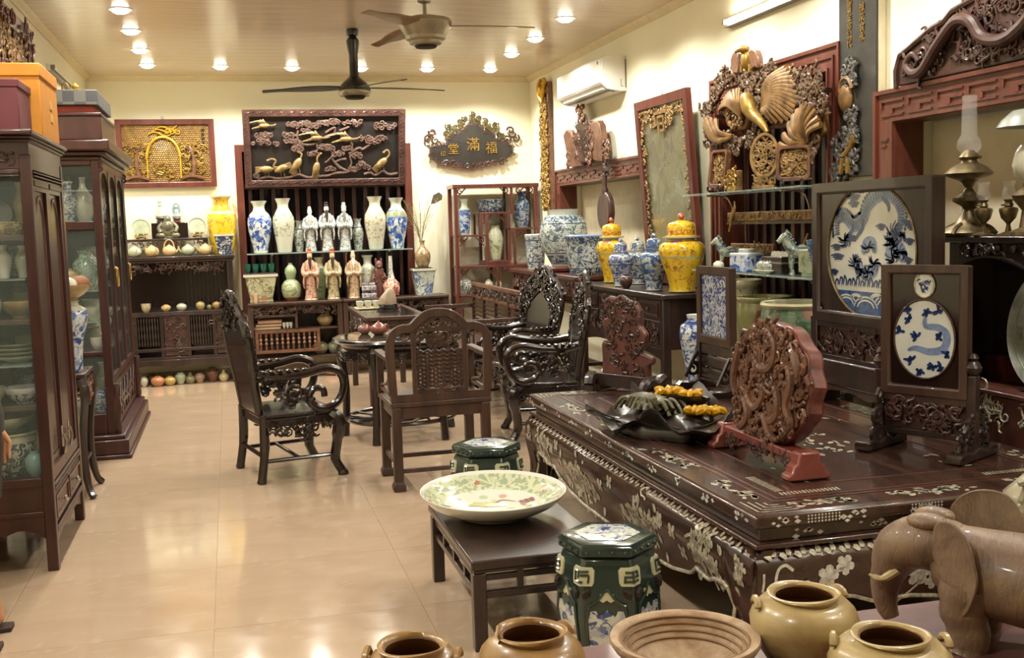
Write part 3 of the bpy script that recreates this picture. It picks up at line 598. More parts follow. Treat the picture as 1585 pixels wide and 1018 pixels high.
def cabinet2(loc, D, W, H):
    t = thing('display_cabinet', 'tall glass fronted mahogany display cabinet with ring handles by the back sideboard', 'cabinet', loc); c = M['cab']; p = .055
    for nm, a in (('plinth', (-.0, D+.1, -.1, W+.02, .0, .03)), ('plinth', (0, D+.085, -.085, W+.01, .03, .13)), ('plinth_moulding', (0, D+.06, -.06, W, .13, .16))): part(nm, MB().bx(*a), c, t, .008)
    for x in (0, D-p):
        for y in (0, W-p): part('corner_post', MB().bx(x, x+p, y, y+p, .16, H-.11), c, t, .006)
    for a in ((0, D+.015, -.015, W+.01, H-.13, H-.1), (0, D+.05, -.05, W+.02, H-.1, H-.07), (0, D+.08, -.10, W+.03, H-.07, H-.0)): part('cornice', MB().bx(*a), c, t, .01)
    part('back_panel', MB().bx(.004, .012, p, W-p, .17, H-.12), M['dark'], t)
    part('floor_panel', MB().bx(.004, D-.004, .004, W-.004, .27, .295), c, t)
    for zz in (.70, 1.56): part('shelf', MB().bx(.012, D-.03, .01, W-.01, zz, zz+.03), c, t, .002)
    for zz in (1.13, .92, 1.80): part('glass_shelf', MB().bx(.02, D-.05, .03, W-.03, zz, zz+.008), M['shelfglass'], t)
    part('side_glass', MB().bx(p, D-p, .012, .017, .3, H-.13), M['glass'], t); part('far_side_panel', MB().bx(p, D-p, W-.02, W-.01, .3, H-.13), c, t)
    for y0 in (0, W-.03):
        m = MB(); m.bx(p, D-p, y0, y0+.03, .16, .3); m.bx(p, D-p, y0, y0+.03, .70, .725); m.bx(p, D-p, y0, y0+.03, 1.545, 1.60); m.bx(p, D-p, y0, y0+.03, H-.16, H-.12); pieces('side_rail', m, c, t, .004)
    n = 3; w_ = (W-2*p)/n
    for i in range(n):
        y0 = p+i*w_+.002; y1 = y0+w_-.004; yc = (y0+y1)/2; hw = (y1-y0)/2-.045
        d = link('door', mesh('door', MB().frame(y0, y1, .5, H-.13, .045, D-.03, D-.004, 'yz'), c), t)
        m = MB(); zt = H-.175; arc = [(yc+hw*math.cos(a), zt-.14+.12*math.sin(a)) for a in [pi*j/10 for j in range(11)]]
        m.prism([(yc-hw, zt+.01), (yc+hw, zt+.01)][::-1][:1]+arc+[(yc-hw, zt+.01)], D-.026, D-.008, 'yz'); part('arch_head', m, c, d)
        part('pane', MB().bx(D-.02, D-.016, y0+.04, y1-.04, .54, H-.17), M['glass'], d)
        m = MB(); q = yc+hw+.022 if i != 1 else yc-hw-.022; m.tube([(D+.016, q+.05*math.cos(a), 1.2+.065*math.sin(a)) for a in [2*pi*j/16 for j in range(16)]], .006, 6, True); m.sph((D+.004, q, 1.262), (.012, .016, .016)); part('ring_handle', m, M['gilt'], d)
        lo = link('lower_panel', mesh('lower_panel', MB().frame(y0, y1, .17, .49, .04, D-.03, D-.004, 'yz'), c), t)
        part('panel', MB().bx(D-.026, D-.018, y0+.03, y1-.03, .2, .46), M['brown'], lo)
        m = MB()
        for j in range(4):
            a, b = y0+.04+(y1-y0-.08)*j/4, y0+.04+(y1-y0-.08)*(j+1)/4; m.tube([(D-.012, a, .21 if j % 2 else .45), (D-.012, b, .45 if j % 2 else .21)], .008, 6)
        m.tube([(D-.012, y0+.04, .33), (D-.012, y1-.04, .33)], .008, 6); part('lattice', m, c, lo)
    m = MB(); m.at(D, -.004, H-.14)
    for y in (0., W): m.tube(catmull([(.0, y, 0), (.014, y, -.01), (.008, y, -.03), (.016, y, -.045), (.0, y, -.065)], 4), .009, 6)
    pieces('corner_bracket', m, c, t)
    for y in (.02, W-.02):
        m = MB().lathe([(.02, .16), (.028, .2), (.02, .25), (.034, .32), (.02, .4), (.016, .46), (.03, .5)], 12, c=(D+.012, y)); part('turned_post', m, c, t)
    return t
C2 = (-1.262, 7.8, 0); cabinet2(C2, .455, 1.75, 2.13)
# contents of the near cabinet (shelves at .425, .757, 1.142, 1.515)
GP = ['celadon ware seen through the side glass of the near cabinet']
cx = C1[0]; 
def inc(name, label, cat, x, y, z, h, r, prof, m): return pot(name, label, cat, (cx+x, y, z), h, r, prof, m, None, 20)
M['bluegr'] = plain('turquoise_glaze', '#7fa39c', .2, .4, 0, .14); M['greyw'] = plain('grey_white_glaze', '#b9b9a4', .25, .3, 0, .12, 14); M['olive'] = plain('olive_glaze', '#8a8560', .3, .3, 0, .2, 14)
M['ochre'] = plain('ochre_glaze', '#b29a6a', .35, .3, 0, .2, 14); M['greyblue'] = plain('grey_blue_glaze', '#98a6a6', .2, .4, 0, .15, 14)
DKB = glaze('dark_fret_jar', '#b8bcae', '#22303c', '#45535a', 34, .47, [(.78, 1, '#a7a78a')])
inc('storage_jar', 'dark blue jar with white scroll band on lowest shelf of near cabinet', 'jar', .24, 5.36, .425, .20, .12, 'fishbowl', DKB)
inc('bottle_vase', 'small turquoise bottle on lowest shelf of near cabinet', 'vase', .355, 5.29, .425, .11, .042, 'round', M['bluegr'])
inc('bud_vase', 'slim mottled olive vase behind the turquoise bottle in near cabinet', 'vase', .37, 5.38, .425, .2, .035, 'slim', M['olive'])
inc('bowl', 'wide green bowl resting on the dark scroll jar in near cabinet', 'bowl', .235, 5.36, .626, .07, .115, 'bowl', M['celadon'])
inc('bowl', 'white bowl with blue flower on second shelf of near cabinet', 'bowl', .33, 5.32, .757, .075, .09, 'bowl', BW[2])
inc('bowl', 'plain grey green bowl beside the blue flower bowl in near cabinet', 'bowl', .18, 5.30, .757, .08, .085, 'bowl', M['greyw'])
for i in range(4): inc('dish', 'grey green dish, %s of the stack on the glass shelf of near cabinet' % ('lowest', 'second from below', 'third from below', 'topmost')[i], 'plate', .29, 5.42, .938+i*.019, .03, .11, 'bowl', M['celadon'] if i % 2 else M['greyw'])['group'] = 'stacked dishes in the near cabinet'
inc('bowl', 'large ochre bowl at glass edge on third shelf of near cabinet', 'bowl', .33, 5.36, 1.142, .08, .095, 'bowl', M['ochre'])
inc('vase', 'clear pale grey bottle vase on third shelf of near cabinet', 'vase', .22, 5.28, 1.142, .17, .05, 'bottle', M['greyblue'])
inc('vase', 'cream cylinder vase on upper glass shelf of near cabinet', 'vase', .36, 5.36, 1.323, .145, .04, 'slim', M['greyw'])
inc('vase', 'tall pale vase beside cream cylinder vase in near cabinet', 'vase', .28, 5.33, 1.323, .15, .038, 'baluster', M['white'])
inc('bowl', 'mottled brown and cream bowl on fourth shelf of near cabinet', 'bowl', .31, 5.34, 1.515, .06, .10, 'cylpot', glaze('brown_mottled', '#b4a67e', '#6e5c3c', '#93835c', 24, .5))
t = plate('display_plate', 'dark round plate propped up on top shelf of near cabinet', (cx+.25, 5.44, 1.515), .075, M['olive'], M['dark'], M['dark'])
inc('vase', 'tall ochre sleeve vase on top shelf of near cabinet', 'vase', .355, 5.45, 1.515, .24, .04, 'slim', M['ochre'])
# contents of the second cabinet
cx = C2[0]
inc('bottle_vase', 'pale long necked bottle on top shelf of glass fronted cabinet', 'vase', .32, 7.98, 1.60, .30, .07, 'bottle', M['greyw'])
inc('vase', 'blue and white baluster vase on top shelf of glass fronted cabinet', 'vase', .23, 7.92, 1.60, .27, .06, 'baluster', BW[1])
inc('bowl', 'blue and white deep bowl near side glass of glass fronted cabinet', 'bowl', .36, 8.25, 1.60, .12, .08, 'bowl', BW[3])
inc('jar', 'grey green carved jar on middle shelf of glass fronted cabinet', 'jar', .31, 7.95, 1.138, .27, .085, 'baluster', glaze('celadon_carved', '#93a595', '#5f7466', '#7f9282', 24, .5))
inc('jar', 'ochre round jar beside grey green carved jar behind glass', 'jar', .2, 7.9, 1.138, .15, .07, 'round', M['ochre'])
inc('bowl', 'light bowl on lower glass shelf of glass fronted cabinet', 'bowl', .34, 7.95, .928, .09, .08, 'bowl', M['greyw'])
inc('teacup', 'small white cup on lower wooden shelf of glass fronted cabinet', 'cup', .36, 7.92, .73, .08, .05, 'cup', M['white'])
inc('jar', 'blue painted jar standing on bottom of glass fronted cabinet', 'jar', .35, 7.95, .295, .16, .06, 'jar', BW[3])
inc('bottle_vase', 'celadon bottle standing on bottom of glass fronted cabinet', 'vase', .36, 8.15, .295, .32, .06, 'slim', M['celadon'])
for i, y in enumerate((8.55, 8.95, 9.3)):
    inc('vase', ['dark olive vase', 'grey white vase', 'blue and white vase'][i]+' at the far end behind glass cabinet doors', 'vase', .25, y, 1.138, .28, .08, 'baluster', [M['olive'], M['greyw'], BW[1]][i])
    inc('jar', ['green jar', 'ochre jar', 'grey blue jar'][i]+' low down behind the glass cabinet doors', 'jar', .25, y, .73, .16, .07, 'jar', [M['celadon'], M['ochre'], M['greyblue']][i])
RW_ = [('grey green bowl', 'bowl', M['celadon']), ('pale crackled jar', 'round', M['greyw']), ('blue sprig bowl', 'bowl', BW[3]), ('ochre pot', 'round', M['ochre']), ('white cup', 'cup', M['white']), ('olive vase', 'slim', M['olive'])]
for i, (zz, zn) in enumerate(((.425, 'lowest shelf'), (.757, 'second shelf'), (.938, 'lower glass shelf'), (1.142, 'third shelf'), (1.323, 'upper glass shelf'), (1.515, 'top shelf'))):
    for j_, y in enumerate((5.54, 5.72)):
        nm, pr_, mm = RW_[(i*2+j_*3) % 6]; pot(pr_ if pr_ != 'round' else 'pot', '%s %s in the %s row on the %s of near cabinet' % (('small', 'plain')[j_], nm, ('second', 'third')[j_], zn), nm.split()[-1], (C1[0]+.33-.05*j_, y, zz), .11+.03*j_, .07, pr_, mm, None, 18)
for i, (zz, zn) in enumerate(((.295, 'bottom'), (.73, 'lower wooden shelf'), (.928, 'lower glass shelf'), (1.138, 'middle glass shelf'), (1.59, 'upper wooden shelf'))):
    for j_, (x_, y) in enumerate(((.2, 8.0), (.3, 8.22))):
        if (i, j_) in ((3, 0), (4, 0), (0, 1), (2, 0)): continue
        nm, pr_, mm = RW_[(i+j_*3+1) % 6]; pot('pot' if pr_ == 'round' else pr_, '%s %s standing on the %s of glass fronted cabinet' % (('inner', 'farther')[j_], nm, zn), nm.split()[-1], (C2[0]+x_, y, zz), .13, .07, pr_, mm, None, 18)
# boxes on top of the cabinets
M['maroon'] = plain('maroon_card', '#6b3038', .6, 0, 0, .08); M['orange'] = plain('orange_card', '#d08a2a', .55, 0, 0, .06); M['redfab'] = plain('red_fabric', '#9a3a2a', .6)
t = thing('gift_box', 'maroon card box with a white squiggle on the near cabinet', 'box', (-1.06, 5.34, 1.966)); 
part('carton', MB().bx(-.17, .205, -.12, .2, 0, .19), M['maroon'], t, .004); part('lid', MB().bx(-.175, .21, -.125, .205, .19, .225), M['maroon'], t, .004)
part('painted_squiggle', MB().tube(catmull([(.06, -.122, .20), (.075, -.122, .17), (.065, -.122, .11), (.07, -.122, .06), (.095, -.122, .05)], 4), .004, 6, flat=.4), M['white'], t)
t = thing('gift_box', 'tall bright orange box behind the maroon box on the cabinet', 'box', (-1.05, 5.86, 1.966))
part('carton', MB().bx(-.18, .235, -.28, .24, 0, .285), M['orange'], t, .004); part('lid', MB().bx(-.185, .24, -.285, .245, .285, .345), M['orange'], t, .004)
m = MB(); m.bx(.2355, .2375, -.02, .06, .16, .2); m.bx(.2355, .2375, -.01, .05, .1, .14); part('faded_print', m, plain('faded_print', '#d8a860', .6), t)
t = thing('wooden_chest', 'flat dark red wooden chest on top of the glass fronted cabinet', 'box', (-.99, 8.15, 2.131)); part('body', MB().bx(-.26, .22, -.42, .5, 0, .155), M['cab'], t, .006); part('lid', MB().bx(-.265, .226, -.427, .507, .155, .175), M['cab'], t, .004)
t = thing('fabric_box', 'thin red box lying on the dark red chest', 'box', (-1.0, 8.15, 2.307)); part('body', MB().bx(-.24, .19, -.36, .4, 0, .05), M['redfab'], t, .004)
k = NM('checked_fabric', .6); x = k.nt.nodes.new('ShaderNodeTexChecker'); k.L(k.map(), x.inputs[0]); x.inputs['Scale'].default_value = 14; x.inputs[1].default_value = lin('#3a3a3c'); x.inputs[2].default_value = lin('#57544f'); k.col(x.outputs[0])
part('carton', MB().bx(-.255, .215, -.4, .46, .051, .15), k.m, t, .005)
t = thing('gilt_ornament', 'small gilded clasp shaped ornament on the checked box', 'ornament', (-1.0, 8.2, 2.458)); part('base', MB().bx(-.06, .06, -.03, .03, 0, .02), M['dark'], t, .003)
m = MB(); m.tube([(-.035+.02*math.cos(a), 0, .055+.045*math.sin(a)) for a in [2*pi*j/14 for j in range(14)]], .007, 6, True); part('ring', m, M['gilt'], t); part('figure', MB().lathe([(.022, .018), (.03, .03), (.016, .05), (.026, .075), (.012, .09), (0, .1)], 10, c=(.028, 0)), M['gold'], t)
# stand with the big blue and white vase between the cabinets
t = thing('vase_stand', 'tall carved wooden stand with curved legs between the cabinets', 'stand', (-1.03, 6.78, 0))
part('top', MB().bx(-.2, .2, -.2, .2, .70, .725), M['brown'], t, .006); part('frieze', MB().frame(-.185, .185, -.185, .185, .03, .62, .70, 'xy'), M['brown'], t, .004)
m = MB(); m.at(0, -.186, .60); relief(m, lambda x, z: True, (-.17, .17, -.03, .06), 30, 5, .03, .006); m.at(.186, 0, .6, rz=pi/2); relief(m, lambda x, z: True, (-.17, .17, -.03, .06), 30, 6, .03, .006); part('carved_apron', m, M['carve'], t)
part('shelf', MB().bx(-.17, .17, -.17, .17, .2, .218), M['brown'], t, .003)
for sx in (-1, 1):
    for sy in (-1, 1): part('leg', MB().tube(catmull([(sx*.175, sy*.175, .69), (sx*.19, sy*.19, .6), (sx*.165, sy*.165, .4), (sx*.16, sy*.16, .2), (sx*.18, sy*.18, .06), (sx*.205, sy*.205, .012)], 4), [.028]*5+[.024]*10+[.02]*3+[.022]*3, 8), M['dark'], t)
pot('floor_vase', 'large blue and white flower vase on stand between the cabinets', 'vase', (-.93, 6.74, .726), .41, .12, 'meiping', glaze('blue_flower_vase', '#cfd3d2', '#34508e', '#7f96c0', 13, .53, [(.86, 1, '#b6b7a2'), (.8, .86, 'frets')]))
t = thing('storage_bowl', 'wide ochre bowl with white eggs balanced on the big vase between cabinets', 'bowl', (-.93, 6.74, 1.137)); part('bowl', MB().lathe([(a*.15, b*.09) for a, b in PROF['bowl']], 24), M['ochre'], t, smooth=50); part('egg', MB().sph((.03, -.06, .09), (.05, .05, .045), 14, 9), M['white'], t); part('lump', MB().sph((.08, .04, .09), (.06, .06, .05), 12, 8), M['dirt'], t)
# carved frame on the left wall
t = thing('carved_wall_panel', 'reddish carved frame with gilt openwork high on the left wall', 'wall panel', (XL, 7.55, 2.47), (0, R(5), 0))
part('frame', MB().frame(-.65, .62, 0, .43, .1, .0, .03, 'yz'), M['carvered'], t, .006); part('backing', MB().bx(0, .012, -.56, .53, .08, .35), M['black'], t)
m = MB().at(.03, 0, 0, rz=pi/2); relief(m, lambda x, z: abs(x) > .57 or z < .1 or z > .33, (-.62, .62, .02, .41), 60, 8, .035, .007); part('frame_carving', m, M['carvered'], t)
m = MB().at(.018, 0, 0, rz=pi/2); relief(m, lambda x, z: True, (-.5, .5, .11, .32), 110, 9, .045, .008); part('gilt_carving', m, M['oldgold'], t)
# the person at the left edge: facing the left wall, only a hand and a heel reach into the picture
def person(loc, rot):
    t = thing('person', 'person in grey shirt and sandals standing at the left edge with a hand hanging down', 'person', loc, rot)
    me = bpy.data.meshes.new('body'); J = {}; vs = []; es = []; rad = []
    def j(n, p, r, par=None):
        J[n] = len(vs); vs.append(p); rad.append(r)
        if par: es.append((J[par], J[n]))
    j('pel', (0, 0, .90), (.15, .11)); j('wa', (0, 0, 1.05), (.13, .10), 'pel'); j('ch', (0, .0, 1.25), (.15, .11), 'wa'); j('nk', (0, .01, 1.39), (.06, .06), 'ch'); j('n2', (0, -.005, 1.45), (.05, .052), 'nk'); j('hd', (0, -.02, 1.54), (.075, .09), 'n2'); j('ht', (0, -.015, 1.63), (.06, .07), 'hd')
    for s_, q in ((1, 'l'), (-1, 'r')):
        j(q+'sh', (s_*.17, .01, 1.34), (.055, .055), 'ch'); hb = .1 if s_ < 0 else 0; j(q+'el', (s_*.215, .03, 1.06), (.04, .042), q+'sh'); j(q+'wr', (s_*.225, hb*.45, .82), (.027, .03), q+'el'); j(q+'pa', (s_*.225, hb*.8-.01, .76), (.018, .036), q+'wr')
        for f, (dy, L) in enumerate(((-.03, .075), (-.011, .088), (.009, .084), (.027, .066))):
            j(q+'a%d' % f, (s_*.223, hb-.012+dy, .712), (.0085, .0085), q+'pa'); j(q+'b%d' % f, (s_*.216, hb-.016+dy, .712-L*.55), (.008, .008), q+'a%d' % f); j(q+'c%d' % f, (s_*.204, hb-.014+dy, .712-L), (.0065, .0065), q+'b%d' % f)
        j(q+'t1', (s_*.215, hb-.05, .765), (.01, .01), q+'pa'); j(q+'t2', (s_*.208, hb-.068, .725), (.008, .008), q+'t1')
        j(q+'hp', (s_*.09, 0, .84), (.085, .09), 'pel'); j(q+'kn', (s_*.1, -.01, .48), (.055, .058), q+'hp'); j(q+'ca', (s_*.1, .02, .32), (.048, .055), q+'kn'); j(q+'an', (s_*.1, .035, .085), (.033, .036), q+'ca'); j(q+'he', (s_*.1, .06, .045), (.032, .028), q+'an'); j(q+'bl', (s_*.105, -.09, .04), (.042, .02), q+'he'); j(q+'to', (s_*.108, -.15, .034), (.038, .013), q+'bl')
    me.from_pydata(vs, es, []); o = link('body', me, t); me.materials.append(plain('skin', '#c08a66', .5, 0, 0, .06))
    sk = o.modifiers.new('skin', 'SKIN'); o.modifiers.new('sub', 'SUBSURF').levels = 2; o.modifiers['sub'].render_levels = 2
    if not me.skin_vertices: me.attributes.new
    bpy.context.view_layer.objects.active = o; sv = me.skin_vertices[0].data if me.skin_vertices else None
    if sv is None:
        with bpy.context.temp_override(object=o, active_object=o): bpy.ops.mesh.customdata_skin_add()
        sv = me.skin_vertices[0].data
    for d, r_ in zip(sv, rad): d.radius = r_; d.use_root = False
    sv[0].use_root = True
    def ring(z, a, b, oy=0, cx=0, n=24): return [(cx+a*math.cos(2*pi*k/n), oy+b*math.sin(2*pi*k/n), z) for k in range(n)]
    m = MB().loft([ring(.84, .185, .135), ring(.95, .18, .13), ring(1.08, .165, .125), ring(1.25, .185, .135), ring(1.34, .175, .115), ring(1.395, .10, .085, .01), ring(1.41, .07, .07, .01)], cap=False)
    for s_ in (-1, 1): m.tube([(s_*.15, .01, 1.34), (s_*.185, .012, 1.27), (s_*.205, .02, 1.13)], [.075, .066, .062], 14)
    part('shirt', m, plain('grey_cotton', '#77726c', .85), t, smooth=60)
    m = MB().loft([ring(.93, .175, .128), ring(.85, .19, .14), ring(.79, .185, .14)], cap=False)
    for s_ in (-1, 1): m.loft([ring(.86, .1, .12, 0, s_*.092), ring(.7, .098, .11, 0, s_*.098), ring(.52, .088, .095, 0, s_*.1)], cap=False)
    part('shorts', m, plain('dark_cotton', '#33302e', .85), t, smooth=60)
    m = MB().sph((0, .01, 1.585), (.092, .112, .108), 18, 12); part('hair', m, plain('black_hair', '#15110f', .5), t, smooth=60)
    f = MB()
    f.sph((0, -.125, 1.545), (.014, .02, .022), 8, 6)
    for s_ in (-1, 1): f.sph((s_*.088, .0, 1.545), (.012, .022, .034), 8, 6)
    part('face_features', f, plain('skin_nose', '#b98260', .5), t, smooth=60)
    f = MB()
    for s_ in (-1, 1): f.sph((s_*.034, -.104, 1.565), (.013, .008, .006), 8, 6)
    f.sph((0, -.112, 1.505), (.022, .008, .006), 8, 6); part('eyes_and_mouth', f, plain('dark_feature', '#3a2018', .5), t)
    for s_ in (-1, 1):
        m = MB().loft([[(s_*.105+x, y, z) for x, y in ((-.034, .1), (.034, .1), (.045, .02), (.05, -.1), (.03, -.18), (-.02, -.185), (-.045, -.1), (-.04, .02))] for z in (.0, .02)]); part('sandal_sole', m, plain('brown_rubber', '#3a2820', .7), t, .004)
        m = MB().tube(catmull([(s_*.105-.045, -.06, .02), (s_*.105-.03, -.07, .065), (s_*.105+.03, -.07, .065), (s_*.105+.048, -.06, .02)], 4), .008, 6, flat=2.2); part('sandal_strap', m, plain('brown_strap', '#4a3428', .7), t)
person((-.985, 4.36, 0), -pi/2)
# ---------------------------------------------------------------- back wall
def hook(m, x, y, z): m.tube([(x+.012*math.cos(a), y, z+.012*math.sin(a)) for a in [2*pi*i/10 for i in range(10)]], .003, 5, True)
# gilded picture
t = thing('gilded_relief_picture', 'framed gold relief with arch and two trees on back wall', 'wall art', (-.555, YB-.03, 1.965), (R(2), 0, 0)); W_, H_ = .945, .675
part('frame', MB().frame(-W_/2, W_/2, 0, H_, .055, -.03, .02), M['red'], t, .008); part('ground', MB().bx(-.43, .43, 0, .012, .04, .64), M['oldgold'], t)
m = MB()
for i in range(38):
    for j in range(27):
        x = -.405+i*.0215+(j % 2)*.0107; z = .07+j*.0205
        m.sph((x, 0, z), (.0095, .008, .008), 6, 4)
part('woven_ground', m, M['gilt'], t, kind='stuff')
m = MB(); m.tube([(-.03+.16*math.cos(a), -.02, .30+.20*math.sin(a)) for a in [pi*i/16 for i in range(17)]], .014, 8); m.tube([(-.19, -.02, .30), (-.19, -.02, .09)], .01, 8); m.tube([(.13, -.02, .30), (.13, -.02, .09)], .01, 8); part('arch', m, M['gold'], t)
m = MB(); 
for q in range(3): scurve(m, -.16+q*.03, .53+q*.02, .22, .1*q, .02, .01, -.02); scroll(m, .02+q*.05, .55, .03, 1.3, q, 1, .009, -.02)
part('cloud', m, M['gold'], t)
for x, f in ((-.28, 1), (.25, -1)):
    m = MB(); m.tube(catmull([(x, -.02, .1), (x-.01*f, -.025, .25), (x+.01*f, -.025, .36), (x+.03*f, -.02, .4)], 4), [.02]*5+[.016]*8, 8); m.tube(catmull([(x, -.02, .34), (x-.07, -.02, .4), (x-.1, -.02, .39)], 3), .01, 6); m.tube(catmull([(x, -.02, .34), (x+.07, -.02, .4), (x+.12, -.02, .38)], 3), .01, 6)
    m.tube(catmull([(x-.11, -.02, .09), (x-.02, -.03, .11), (x+.1, -.02, .085)], 4), .018, 6); part('tree_trunk', m, M['carve'], t)
    m = MB().at(x, -.012, .38); relief(m, lambda a, b: a*a/.02+b*b/.008 < 1, (-.14, .14, -.1, .1), 46, int(x*100)+50, .026, .006, 0, .02); part('tree_foliage', m, M['gilt'], t)
    m = MB().at(x+.0, -.012, .2); relief(m, lambda a, b: abs(a) > .03, (-.1, .1, -.08, .1), 30, int(x*100)+80, .03, .006, 0, .015); part('figures', m, M['gilt'], t)
m = MB().at(-.03, -.012, .2); relief(m, lambda a, b: True, (-.1, .1, -.09, .05), 30, 77, .028, .006, 0, .015); part('gate_figures', m, M['gilt'], t)
m = MB(); hook(m, -.02, .0, .69); part('hanging_ring', m, M['metal'], t)
for i in range(4): lettering('painted_character', '福壽康寧'[i], .035, .002, M['inside'], t, (.36, -.012, .565-i*.042), (pi/2, 0, 0))
# crane board
LEAN = R(14); BW_, BH_ = 1.64, .78
t = thing('carved_crane_panel', 'dark carved panel of gilded cranes and pines above back window', 'wall art', (1.015, YB-.075, 1.955), (LEAN, 0, 0))
part('frame', MB().frame(-BW_/2, BW_/2, 0, BH_, .07, -.045, .01), M['carvedark'], t, .012); part('ground', MB().bx(-BW_/2+.05, BW_/2-.05, 0, .012, .05, BH_-.05), plain('black_ground', '#231e1c', .45, .2), t)
m = MB()
for i in range(46): 
    x = -.78+i*1.56/45; scurve(m, x-.015, .035, .035, .5*(i % 3), .008, .006, -.045, 5); scurve(m, x-.015, BH_-.035, .035, .7*(i % 3), .008, .006, -.045, 5)
for i in range(18):
    for s_ in (-1, 1): scurve(m, s_*(BW_/2-.035), .06+i*.038, .03, pi/2+.3, .01, .006, -.045, 5)
part('frame_carving', m, M['carvedark'], t)
def bb(cx, cy):     # crop reading of the relief -> panel coordinates
    return ((cx-790)/1160*1.50, .075+(575-cy)/480*.635)
M['crane'] = plain('tawny_gilding', '#917649', .5, .05, .15, .25, 30)
def crane(n, cx, cy, s_, pose, flip=1):
    x, z = bb(cx, cy); m = MB(); y = -.03
    if pose == 'fly':
        m.sph((x, y, z), (.085*s_, .03, .04*s_), 12, 8); m.tube(catmull([(x+.07*s_*flip, y, z), (x+.13*s_*flip, y, z+.0), (x+.19*s_*flip, y, z+.02*s_)], 4), .013*s_, 6); m.tube([(x-.06*s_*flip, y, z-.01), (x-.2*s_*flip, y, z-.05*s_)], [.02*s_, .008*s_], 6)
        for q in range(6): m.tube(catmull([(x-.02*q*s_*flip+.04*s_*flip, y, z+.02*s_), (x-.02*q*s_*flip, y-.015, z+.07*s_), (x-.045*q*s_*flip-.02*s_*flip, y, z+.10*s_-.012*q*s_)], 3), .012*s_, 6)
    else:
        h_ = {'low': (-.02, .02), 'up': (.04, .17), 'tall': (.05, .15), 'back': (.0, .14), 'preen': (.03, .12)}[pose]
        tilt = {'low': 0, 'up': -.4, 'tall': 1.0, 'back': 1.35, 'preen': .75}[pose]
        m.at(x, y, z, ry=-tilt*flip if flip > 0 else tilt); m.sph((0, 0, 0), (.10*s_, .032, .05*s_), 12, 8)
        for q in range(5): m.tube([(-.05*s_*flip, 0, .012*q*s_-.02*s_), (-.15*s_*flip, .0, (.02*q-.05)*s_)], [.014*s_, .006*s_], 6)
        m.T = None; a = tilt; hx, hz = x+.085*s_*flip*math.cos(a), z+.085*s_*math.sin(a)
        neck = {'low': [(hx, hz), (hx+.06*flip*s_, hz+.03*s_), (hx+.05*flip*s_, hz-.03*s_)], 'up': [(hx, hz), (hx+.03*flip*s_, hz+.07*s_), (hx-.0*flip*s_, hz+.14*s_), (hx+.05*flip*s_, hz+.17*s_), (hx+.11*flip*s_, hz+.15*s_)], 'tall': [(hx, hz), (hx+.02*s_*flip, hz+.06*s_), (hx-.02*s_*flip, hz+.09*s_)],
                'back': [(hx, hz), (hx+.0*flip*s_, hz+.07*s_), (hx+.05*s_*flip, hz+.13*s_)], 'preen': [(hx, hz), (hx+.05*s_*flip, hz+.06*s_), (hx+.02*s_*flip, hz+.12*s_), (hx-.03*s_*flip, hz+.09*s_)]}[pose]
        m.tube(catmull([(a_, y, b_) for a_, b_ in neck], 4), .014*s_, 6); m.sph((neck[-1][0], y, neck[-1][1]), (.02*s_, .016, .016*s_), 8, 5)
        for q in (-.012, .02): m.tube([(x+q, y+.01, z-.03*s_), (x+q+.01, y+.01, z-.12*s_)], .005, 5)
    part('crane', m, M['crane'], t)
crane(0, 320, 160, .62, 'fly'); crane(1, 320, 495, .72, 'low'); crane(2, 440, 490, .72, 'up', -1); crane(3, 560, 460, .78, 'tall'); crane(4, 710, 495, .72, 'back'); crane(5, 1230, 460, .75, 'preen'); crane(6, 720, 258, .72, 'fly', 1); crane(7, 950, 268, .75, 'fly', 1)
M['relief'] = plain('grey_brown_relief', '#6a5248', .45, .1, 0, .25, 30)
def blob(name, pts, r, mm=None):
    m = MB(); m.tube(catmull([(bb(a, b)[0], -.02, bb(a, b)[1]) for a, b in pts], 5), r, 7); part(name, m, mm or M['relief'], t)
for pts in ([(900, 500), (850, 440), (840, 400), (880, 385), (940, 380)], [(860, 450), (900, 430), (950, 425)], [(960, 520), (900, 490), (850, 440)], [(580, 200), (570, 250), (600, 300), (680, 310), (760, 280)], [(460, 215), (520, 235), (575, 240)], [(460, 275), (520, 270), (575, 270)], [(760, 270), (820, 240), (900, 225), (960, 250), (1000, 320)], [(790, 220), (840, 190), (870, 180)], [(900, 205), (980, 175)], [(970, 385), (1050, 340), (1080, 350), (1140, 315)], [(700, 385), (740, 330), (770, 320)]): blob('pine_branch', pts, .012)
def cluster(name, cx, cy, w_, h_, seed, n=16, mm=None, up=True):
    m = MB(); rnd = random.Random(seed)
    for i in range(n):
        a = rnd.uniform(0, pi if up else 2*pi); q = rnd.uniform(.2, 1); x, z = bb(cx+w_*q*math.cos(a), cy-h_*q*math.sin(a)); scroll(m, x, z, .028, 1.1, rnd.uniform(0, 6), 1, .008, -.02-.012*rnd.random(), 8); m.sph((x, -.016, z), (.022, .014, .016), 7, 5)
    part(name, m, mm or M['relief'], t)
M['relpink'] = plain('dull_pink_relief', '#70554d', .45, .1, 0, .25, 30)
for q, a in enumerate([(845, 150, 70, 35), (1010, 155, 75, 38), (1165, 300, 60, 40), (1040, 405, 55, 25), (600, 170, 90, 28), (800, 345, 60, 25), (560, 345, 50, 18)]): cluster('pine_foliage', *a, q+20, 16, M['relpink'] if q in (2, 0) else None)
for q, a in enumerate([(530, 160), (640, 150), (700, 172), (500, 240), (620, 205), (570, 305), (770, 330), (880, 388), (830, 505), (1000, 515), (950, 345), (1110, 268), (1230, 270), (520, 285), (760, 150), (690, 385)]): cluster('pine_foliage', a[0], a[1], 38, 14, q+60, 9)
